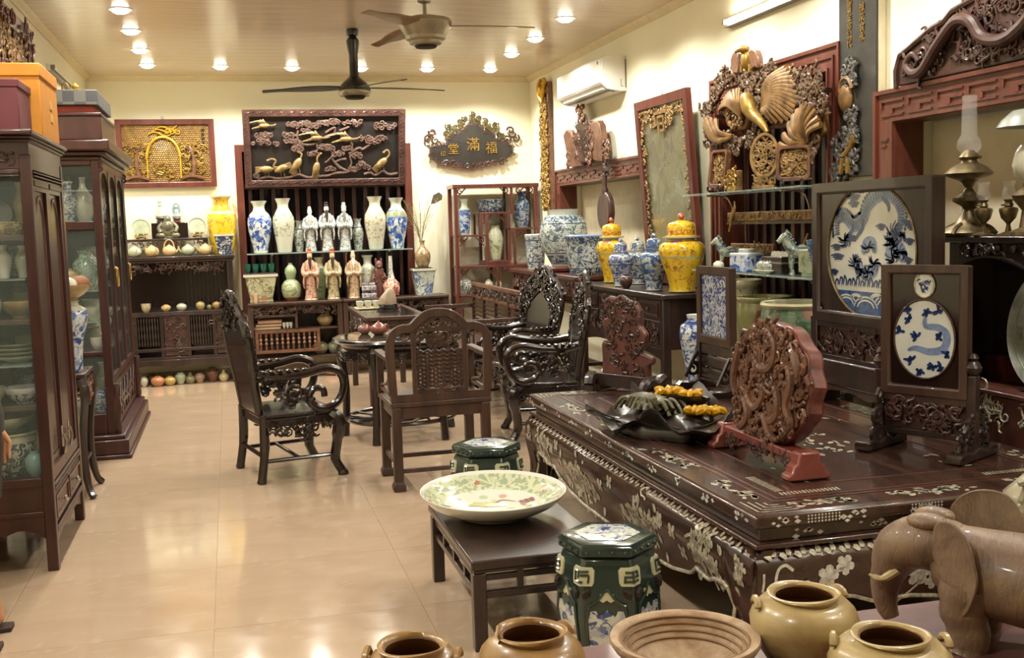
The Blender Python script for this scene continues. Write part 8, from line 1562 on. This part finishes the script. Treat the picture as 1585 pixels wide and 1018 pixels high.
# pale carved stone at the near right
JD = plain('pale_jade_stone', '#a39a80', .4, .2, 0, .2, 16); t = thing('stone_carving', 'pale grey green carved stone at the right edge of the platform', 'carving', (2.44, 2.70, .561), R(-25)); t.scale = (.95, .95, .8); t_ = thing('plinth', 'dark square plinth in front of the platform under the pale stone', 'plinth', (2.44, 2.70, 0)); part('column', MB().bx(-.15, .15, -.13, .13, .04, .53), M['dark'], t_, .006); part('base', MB().bx(-.18, .18, -.16, .16, 0, .04), M['dark'], t_, .006); part('cap', MB().bx(-.18, .18, -.16, .16, .53, .56), M['dark'], t_, .006)
m = MB().loft([[(a*math.cos(q)*(1+.08*math.sin(4*q+zz*20)), b*math.sin(q)*(1+.08*math.sin(5*q+zz*10)), zz) for q in [2*pi*k_/26 for k_ in range(26)]] for zz, a, b in ((0, .2, .13), (.04, .23, .15), (.1, .22, .15), (.16, .17, .12), (.2, .1, .07), (.215, .02, .02))]); part('body', m, JD, t, smooth=60); m = MB().at(0, -.13, .09); relief(m, lambda a, b: True, (-.19, .17, -.06, .07), 46, 221, .04, .016, 0, .03); part('scroll_carving', m, JD, t); m = MB()
for i in range(5): scroll(m, -.18+.05*i, .06+.03*(i % 2), .05, 1.4, i, 1, .016, -.12)
part('cloud_scroll', m, JD, t)
# ---------------------------------------------------------------- low table, big dish, garden stools
t = thing('low_table', 'low dark wooden table carrying the big painted dish', 'table', (1.02, 4.08, 0)); c = M['dark']; X_, Y_, Z_t = .26, .43, .33
part('top_board', MB().bx(-X_, X_, -Y_, Y_, Z_t-.035, Z_t), c, t, .006); part('top_moulding', MB().bx(-X_+.01, X_-.01, -Y_+.01, Y_-.01, Z_t-.05, Z_t-.035), c, t, .004)
for x in (-X_+.03, X_-.03):
    for y in (-Y_+.03, Y_-.03): part('leg', MB().bx(x-.024, x+.024, y-.024, y+.024, 0, Z_t-.05), c, t, .004)
for y in (-Y_+.03, Y_-.03):
    part('stretcher', MB().bx(-X_+.05, X_-.05, y-.012, y+.012, .185, .21), c, t, .003); part('upper_rail', MB().bx(-X_+.05, X_-.05, y-.012, y+.012, .25, .27), c, t, .003)
    for x in (-.08, .08): part('strut', MB().bx(x-.012, x+.012, y-.011, y+.011, .21, .28), c, t, .002)
for x in (-X_+.03, X_-.03):
    part('stretcher', MB().bx(x-.012, x+.012, -Y_+.05, Y_-.05, .185, .21), c, t, .003); part('upper_rail', MB().bx(x-.012, x+.012, -Y_+.05, Y_-.05, .25, .27), c, t, .003)
    for y in (-.2, 0, .2): part('strut', MB().bx(x-.011, x+.011, y-.012, y+.012, .21, .28), c, t, .002)
# big dish
k = NM('famille_dish', .12, .5); o = k.tc('Object'); s3 = k.sep(o); rr_ = k.math('SQRT', k.math('ADD', k.math('MULTIPLY', s3[0], s3[0]), k.math('MULTIPLY', s3[1], s3[1])))
B = lin('#cfcec2'); base = k.mix(k.ramp(k.noise(o, 9, 3, 1), [(.58, 0), (.66, .35)]), B, lin('#b9bf9c')); 
v = k.vor(o, 16); cells = k.ramp(k.sep(v.outputs['Color'])[0], [(0, lin('#c08a78')), (.18, lin('#9fae86')), (.36, lin('#d0b878')), (.5, B), (.75, lin('#a6b494')), (.9, lin('#b9796c'))], 'CONSTANT'); msk = k.math('MULTIPLY', k.ramp(v.outputs['Distance'], [(.25, 1), (.36, 0)]), k.ramp(k.noise(o, 5, 2), [(.47, 0), (.5, 1)]))
inner = k.mix(k.math('MULTIPLY', msk, .85), base, cells); rimg = k.mix(k.ramp(k.noise(o, 34, 2, 1), [(.46, 0), (.5, 1)]), lin('#9aa588'), lin('#c3c6a8')); v2 = k.vor(o, 9); rimg = k.mix(k.ramp(v2.outputs['Distance'], [(.2, 1), (.24, 0)]), rimg, k.mix(k.ramp(k.noise(o, 30, 2), [(.5, 0), (.56, 1)]), B, lin('#b0705f')))
up = k.math('GREATER_THAN', k.sep(k.nt.nodes.new('ShaderNodeNewGeometry').outputs['Normal'])[2], .05)
band = k.math('MULTIPLY', k.math('GREATER_THAN', rr_, .205), k.math('LESS_THAN', rr_, .278)); cc_ = k.mix(band, inner, rimg); cc_ = k.mix(k.math('GREATER_THAN', rr_, .278), cc_, B); k.col(k.mix(up, B, cc_)); M['dish'] = k.m
t = thing('painted_dish', 'huge white dish painted with birds and flowers on the low table', 'dish', (.975, 4.21, Z_t+.007), (R(2.6), 0, 0)); R0 = .292
part('dish', MB().lathe([(.13, 0), (.14, .004), (.145, .014), (.2, .03), (.26, .062), (R0, .098), (R0+.001, .104), (R0-.006, .103), (.265, .075), (.2, .042), (.13, .028), (0, .026)], 72), M['dish'], t, smooth=60)
def pt_(m, pts, w_):   # flat brush strokes lying on the well of the dish
    c_ = catmull([(a, b, 0) for a, b in pts], 5); vs = []; fs = []
    for i, q in enumerate(c_):
        d = (c_[min(i+1, len(c_)-1)]-c_[max(i-1, 0)]).normalized(); u = w_*(.35+.65*math.sin(pi*(i+.5)/len(c_)))
        for s_ in (-1, 1):
            x, y = q.x-s_*d.y*u, q.y+s_*d.x*u; rad_ = math.hypot(x, y); vs.append((x, y, interp([(0, .0265), (.13, .0285), (.2, .0427), (.265, .0757), (.29, .104)], rad_)+.0012))
        if i: fs.append((2*i-2, 2*i-1, 2*i+1, 2*i))
    m.add(vs, fs)
m = MB(); pt_(m, [(-.02, .08), (.02, .06), (.06, .09), (.11, .05)], .004); pt_(m, [(-.2, .05), (-.17, .035)], .006); pt_(m, [(-.16, .01), (-.15, -.02)], .004); part('painted_branch', m, plain('dark_enamel', '#4a3a30', .3, .3), t)
m = MB(); 
for a in ((-.04, .05), (.0, .03)): pt_(m, [(a[0]-.05, a[1]), (a[0], a[1]+.01), (a[0]+.06, a[1]-.015)], .022)
pt_(m, [(-.06, .09), (-.03, .05), (.02, .02)], .02); part('painted_bird', m, plain('olive_enamel', '#a9a458', .3, .3), t)
m = MB()
for i in range(7): pt_(m, [(.12+.02*(i % 3), .04-.02*(i//3)), (.135+.022*(i % 3), .05-.02*(i//3))], .011)
part('painted_petals', m, plain('plum_enamel', '#8a5a56', .3, .3), t)
m = MB()
for i in range(9): a = i*.7; pt_(m, [(-.1+.03*math.cos(a), -.06+.02*math.sin(a)), (-.1+.055*math.cos(a), -.06+.035*math.sin(a))], .016)
part('painted_peony', m, plain('rose_enamel', '#c49a82', .3, .3), t)
m = MB()
for i in range(8): a = i*.8; pt_(m, [(.03+.03*math.cos(a), -.09+.015*math.sin(a)), (.03+.07*math.cos(a), -.09+.03*math.sin(a))], .014)
part('painted_leaves', m, plain('sea_green_enamel', '#93a989', .3, .3), t)
# hexagonal garden stools
GRN = plain('dark_green_glaze', '#2b3b34', .16, .6, 0, .18, 14); IV = plain('ivory_glaze', '#c6c3a0', .18, .5, 0, .08, 14); SCN = glaze('landscape_panel', '#cccfc4', '#3c4f86', '#8795b4', 17, .55)
def stool():
    t = thing('garden_stool', 'x', 'garden stool'); H_ = .45; N = 6
    def hx(r_, z_, rot=0): return [(r_*math.cos(rot+2*pi*i/N), r_*math.sin(rot+2*pi*i/N), z_) for i in range(N)]
    part('body', MB().loft([hx(.145, 0), hx(.15, .02), hx(.162, .08), hx(.178, .2), hx(.178, .27), hx(.165, .37), hx(.152, .405)]), GRN, t, .012)
    part('top_cap', MB().loft([hx(.162, .405), hx(.168, .412), hx(.168, .435), hx(.158, .448), hx(.15, .45)]), GRN, t, .006)
    tp = part('top_panel', MB().loft([hx(.112, .449), hx(.112, .4525), hx(.106, .4535)]), SCN, t)
    m = MB()
    for i in range(N):
        for j in range(4): u = (j+.5)/4; a, b = hx(.169, .423)[i], hx(.169, .423)[(i+1) % N]; m.sph((a[0]+(b[0]-a[0])*u, a[1]+(b[1]-a[1])*u, .423), .007, 8, 5)
    part('studs', m, GRN, t)
    for i in range(N):
        am = 2*pi*(i+.5)/N; ap = math.cos(pi/N)
        def P(u, z_, off=.0): r_ = interp([(0, .145), (.02, .15), (.08, .162), (.2, .178), (.27, .178), (.37, .165), (.405, .152)], z_)*ap+off; return (r_*math.cos(am)-u*math.sin(am), r_*math.sin(am)+u*math.cos(am), z_)
        def panel(nm, pts, mm, off=.004, par=t):
            n_ = len(pts); m = MB(); m.loft([[P(u, z_, -.002) for u, z_ in pts], [P(u, z_, off) for u, z_ in pts]]); return part(nm, m, mm, par)
        RZ_ = [(0, .145), (.02, .15), (.08, .162), (.2, .178), (.27, .178), (.37, .165), (.405, .152)]
        def Q(u, z_, off=.0):        # wraps round the corner i
            r_ = interp(RZ_, z_)+off*1.15; a0 = 2*pi*i/N; a1 = a0+(pi/3 if u > 0 else -pi/3); x0, y0 = r_*math.cos(a0), r_*math.sin(a0); x1, y1 = r_*math.cos(a1), r_*math.sin(a1); w_ = abs(u)/r_; return (x0+(x1-x0)*w_, y0+(y1-y0)*w_, z_)
        m = MB()
        for s_ in (-1, 1): pp = [(0.0, .315), (s_*.04, .315), (s_*.045, .325), (s_*.045, .365), (s_*.035, .375), (0.0, .375)]; e_ = 1e-5*s_; m.loft([[Q(u or e_, z_, -.002) for u, z_ in pp], [Q(u or e_, z_, .005) for u, z_ in pp]])
        f = part('character_panel', m, IV, t)
        m = MB()
        for (u0, z0, u1, z1) in ((-.025, .36, .025, .36), (-.03, .345, .03, .345), (-.028, .33, .028, .33), (0, .366, 0, .325), (-.025, .345, -.03, .326), (.025, .36, .028, .34)) if i % 2 else ((-.028, .362, .028, .362), (-.028, .362, -.028, .328), (-.028, .328, .01, .328), (.0, .35, .03, .35), (.03, .35, .028, .326), (-.005, .366, -.01, .34)): m.tube([Q(u0+(u1-u0)*w_/4, z0+(z1-z0)*w_/4, .006) for w_ in range(5)], .004, 5)
        part('painted_character', m, GRN, f)
        panel('cloud_panel', [(-.028, .27), (-.012, .262), (0, .27), (.012, .262), (.028, .27), (.022, .288), (0, .296), (-.022, .288)], IV, .005)
        q = panel('scene_panel', [(-.055, .04), (.055, .04), (.062, .2), (.055, .232), (.035, .232), (.028, .215), (.012, .222), (0, .238), (-.012, .222), (-.028, .215), (-.035, .232), (-.055, .232), (-.062, .2)], SCN, .004)
        m = MB(); bd = [(-.06, .03), (.06, .03), (.068, .2), (.06, .25), (.03, .268), (.0, .305), (-.03, .268), (-.06, .25), (-.068, .2)]; m.tube([P(u, z_, .004) for u, z_ in bd], .006, 6, True); part('raised_border', m, GRN, t)
        m = MB()
        for s_ in (-1, 1): m.tube(catmull([P(s_*.055, .3, .004), P(s_*.075, .29, .006), P(s_*.07, .275, .004)], 3), .008, 6); m.sph(P(s_*.066, .285, .0), (.012, .012, .01), 6, 5)
        part('pierced_cloud', m, M['inside'], t)
    return t
S1_ = stool(); S1_.location = (1.187, 3.435, 0); S1_.rotation_euler.z = R(-21); S1_['label'] = 'green hexagonal garden stool with landscape panels, nearest the viewer'; S1_['group'] = 'hexagonal garden stools'
dup(S1_, None, (1.155, 5.10, 0), R(-13), 'green hexagonal garden stool farther back behind the painted dish')
# ---------------------------------------------------------------- near table with stoneware and elephant
TZ = .68; t = thing('display_table', 'maroon display table at the bottom edge with stoneware pots', 'table', (1.05, 1.5, 0)); k = plain('maroon_cloth_top', '#6c4644', .45, .1, 0, .1, 30)
part('top', MB().bx(-.95, .95, -.45, .466, TZ-.03, TZ), k, t, .006); part('apron', MB().frame(-.9, .9, -.4, .41, .03, TZ-.12, TZ-.03, 'xy'), M['cab'], t, .004)
for x in (-.86, .86):
    for y in (-.36, .37): part('leg', MB().bx(x-.03, x+.03, y-.03, y+.03, 0, TZ-.03), M['cab'], t, .004)
k = NM('ash_glaze_stoneware', .3, .3); n = k.noise(k.map(), 12, 5, .6); z_ = k.sep(k.tc('Generated'))[2]; c1 = k.ramp(n, [(.3, lin('#a38a5a')), (.55, lin('#b8a274')), (.75, lin('#c4b186'))]); c1 = k.mix(k.ramp(k.noise(k.map(), 5, 3), [(.64, 0), (.7, .35)]), c1, lin('#7d6838')); c1 = k.mix(k.ramp(k.math('ADD', z_, k.math('MULTIPLY', n, .12)), [(.30, 1), (.38, 0)]), c1, lin('#6e5230')); k.col(c1); k.bump(k.noise(k.map((1, 1, 14)), 9, 2), .12, .004); M['stone'] = k.m
k = NM('brown_ash_stoneware', .32, .3); n = k.noise(k.map(), 10, 5, .8); k.col(k.ramp(n, [(.3, lin('#876338')), (.55, lin('#a37f4f')), (.75, lin('#b39465'))])); M['stoneb'] = k.m
def stonejar(label, loc, h, rb, rr_, mm, lug=True, chip=False, paper=None):
    t = thing('stoneware_jar', label, 'jar', (loc[0], loc[1], TZ+.001)); n_ = rr_/rb
    prof = [(.55, 0), (.6, .03), (.82, .28), (.98, .56), (1, .68), (.93, .8), (.78, .9), (n_*.92, .93), (n_*.93, .955), (n_*1.02, .985), (n_, 1.0), (n_*.88, .995), (n_*.8, .95), (n_*.86, .9), (.9, .7), (.85, .4), (.5, .05), (0, .04)]
    pr = [(a*rb, b*h) for a, b in prof]; rs = []
    for i, (r_, z0) in enumerate(pr):
        r_ = max(r_, .0005); rs.append([(r_*math.cos(q)*(1+.008*math.sin(3*q)), r_*math.sin(q), z0-(.012 if chip and 8 <= i <= 12 and 2.6 < q < 3.3 else 0)+.002*math.sin(2*q+i)*(1 if i > 6 else 0)) for q in [2*pi*k_/40 for k_ in range(40)]])
    part('body', MB().loft(rs), mm, t, smooth=60); part('dark_interior', MB().loft([[(r_*math.cos(q), r_*math.sin(q), z0) for q in [2*pi*k_/32 for k_ in range(32)]] for r_, z0 in ((rr_*.86, h*.965), (rr_*.79, h*.945), (rr_*.83, h*.9), (rb*.86, h*.7), (rb*.6, h*.12), (.001, h*.1))], cap=False), plain('inside_brown', '#7d5630', .6), t)
    if lug:
        for a in lug if isinstance(lug, (list, tuple)) else (0, pi): m = MB(); m.at(rb*.9*math.cos(a), rb*.9*math.sin(a), h*.84, rz=a+pi/2); m.tube([(.018*math.cos(q), 0, .014*math.sin(q)) for q in [pi*i/8 for i in range(9)]], .006, 6); part('lug_handle', m, mm, t)
    if paper: 
        a, zz = paper; part('paper_tag', MB().at(rb*1.005*math.cos(a), rb*1.005*math.sin(a), h*zz, rz=a).bx(-.002, .001, -.013, .013, -.012, .012), M['white'], t)
stonejar('small tan stoneware jar at the bottom edge, left of the chipped one', (.252, 1.70), .15, .083, .056, M['stoneb'], (2.8, 5.9))
stonejar('chipped tan stoneware jar with a paper tag at the bottom edge', (.448, 1.69), .152, .09, .06, M['stoneb'], (.5,), True, (-1.9, .78))
stonejar('large pale stoneware jar with paper tag beside the wooden elephant', (.972, 1.735), .142, .097, .064, M['stone'], (.3, 2.9), False, (-1.5, .55))
stonejar('pale stoneware jar at the bottom edge in front of the elephant', (1.005, 1.515), .14, .1, .062, M['stone'], (-.2, 2.6))
k = NM('rough_bowl_clay', .6); n = k.noise(k.map(), 30, 6, .4); k.col(k.ramp(n, [(.35, lin('#957759')), (.5, lin('#ab8f70')), (.7, lin('#b9a183'))])); k.bump(n, .4, .006); M['bowlclay'] = k.m
t = thing('stoneware_bowl', 'wide shallow rough clay bowl at the bottom edge between jars', 'bowl', (.752, 1.765, TZ+.001)); t.scale = (.97, .97, .9); pr = [(.05, 0), (.06, .003), (.1, .03), (.132, .066), (.139, .078), (.137, .086), (.126, .085), (.118, .078), (.114, .066), (.095, .04), (.06, .018), (0, .014)]; m = MB().lathe(pr, 56); part('bowl', m, M['bowlclay'], t, smooth=60); m = MB()
for r_, zz in ((.117, .079), (.112, .066), (.104, .054), (.095, .043)): m.tube([(r_*math.cos(a), r_*math.sin(a), zz) for a in [2*pi*i/48 for i in range(48)]], .0028, 5, True)
part('throwing_rings', m, plain('bowl_ring', '#8d6a48', .6), t)
# wooden elephant walking to the left
ELM = NM('elephant_wood', .5, .1); n = ELM.noise(ELM.map((1, 1, 1)), 9, 5, 1); wr = ELM.noise(ELM.map((22, 3, 6), rot=(.3, .5, 0)), 3, 3, 1.5); ELM.col(ELM.ramp(n, [(.3, lin('#665041')), (.55, lin('#826a56')), (.75, lin('#8f7854'))])); ELM.bump(wr, .45, .006); EM = ELM.m
E0 = Vector((1.395, 1.69, TZ+.001)); t = thing('wooden_elephant', 'carved wooden elephant with drooping trunk at the bottom right corner', 'elephant', E0, R(130)); t.scale = (.88, .88, .73)
# local +x is the heading; body
def er(x, zc, a, b, n=22): return [(x, a*math.cos(2*pi*i/n), zc+b*math.sin(2*pi*i/n)*(1 if math.sin(2*pi*i/n) > 0 else .95)) for i in range(n)]
m = MB().loft([er(-.3, .17, .02, .03), er(-.29, .17, .07, .08), er(-.24, .175, .1, .105), er(-.14, .175, .118, .118), er(-.03, .175, .12, .12), er(.07, .182, .105, .115), er(.13, .195, .085, .105), er(.17, .205, .06, .075), er(.18, .208, .03, .04)]); part('body', m, EM, t, smooth=70)
# head + trunk as one tapering tube
hp = catmull([(.12, 0, .235), (.19, 0, .245), (.245, 0, .215), (.275, 0, .15), (.285, 0, .09), (.28, 0, .045), (.27, 0, .02)], 5); N = len(hp); part('head_and_trunk', MB().tube(hp, [interp([(0, .06), (.17, .076), (.33, .066), (.5, .04), (.66, .03), (.83, .024), (1, .018)], i/(N-1)) for i in range(N)], 18), EM, t, smooth=70)
m = MB()
for s_ in (-1, 1): m.sph((.185, s_*.03, .31), (.045, .034, .022), 12, 8)
part('skull_domes', m, EM, t, smooth=70)
def ear(s_, spread, nm):
    rs = []; base = [(.14, .27), (.125, .24), (.12, .2)]
    ol = [(.16, .285), (.13, .30), (.09, .285), (.065, .24), (.06, .19), (.075, .13), (.095, .095), (.115, .11), (.13, .15), (.15, .2), (.165, .24)]
    big = 1 if s_ > 0 else 1.25
    def o_(x, z_, k_): d = (.165-x)*big; return (.165-d, s_*(.058+d*spread+k_), .24+(z_-.24)*(big if z_ < .24 else big*1.6))
    ol = [(v.x, v.y) for v in catmull([(a, b, 0) for a, b in ol], 4, True)]; m = MB().loft([[o_(x, z_, 0) for x, z_ in ol], [o_(x, z_, .012) for x, z_ in ol]]); part(nm, m, EM, t, .004, 60)
ear(1, .55, 'ear'); ear(-1, 1.6, 'ear')
for s_ in (-1, 1): part('tusk', MB().tube(catmull([(.245, s_*.04, .17), (.275, s_*.052, .145), (.305, s_*.05, .15)], 4), [.011]*4+[.008]*3+[.003]*2, 8), plain('bone_tusk', '#cbb68a', .4, .2), t); part('eye', MB().sph((.235, s_*.058, .235), (.007, .006, .007), 8, 6), M['inside'], t)
for x, q in ((.09, .0), (-.2, .0)):
    for s_ in (-1, 1): part('leg', MB().tube(catmull([(x, s_*.06, .17), (x+.01, s_*.062, .1), (x+.0, s_*.062, .04), (x+.005, s_*.062, .0)], 4), [.058]*3+[.05]*3+[.044]*3+[.043]*3+[.048], 14), EM, t, smooth=70)
part('tail', MB().tube(catmull([(-.285, 0, .2), (-.32, .01, .15), (-.325, .02, .08)], 4), [.012]*5+[.007]*4, 8), EM, t)
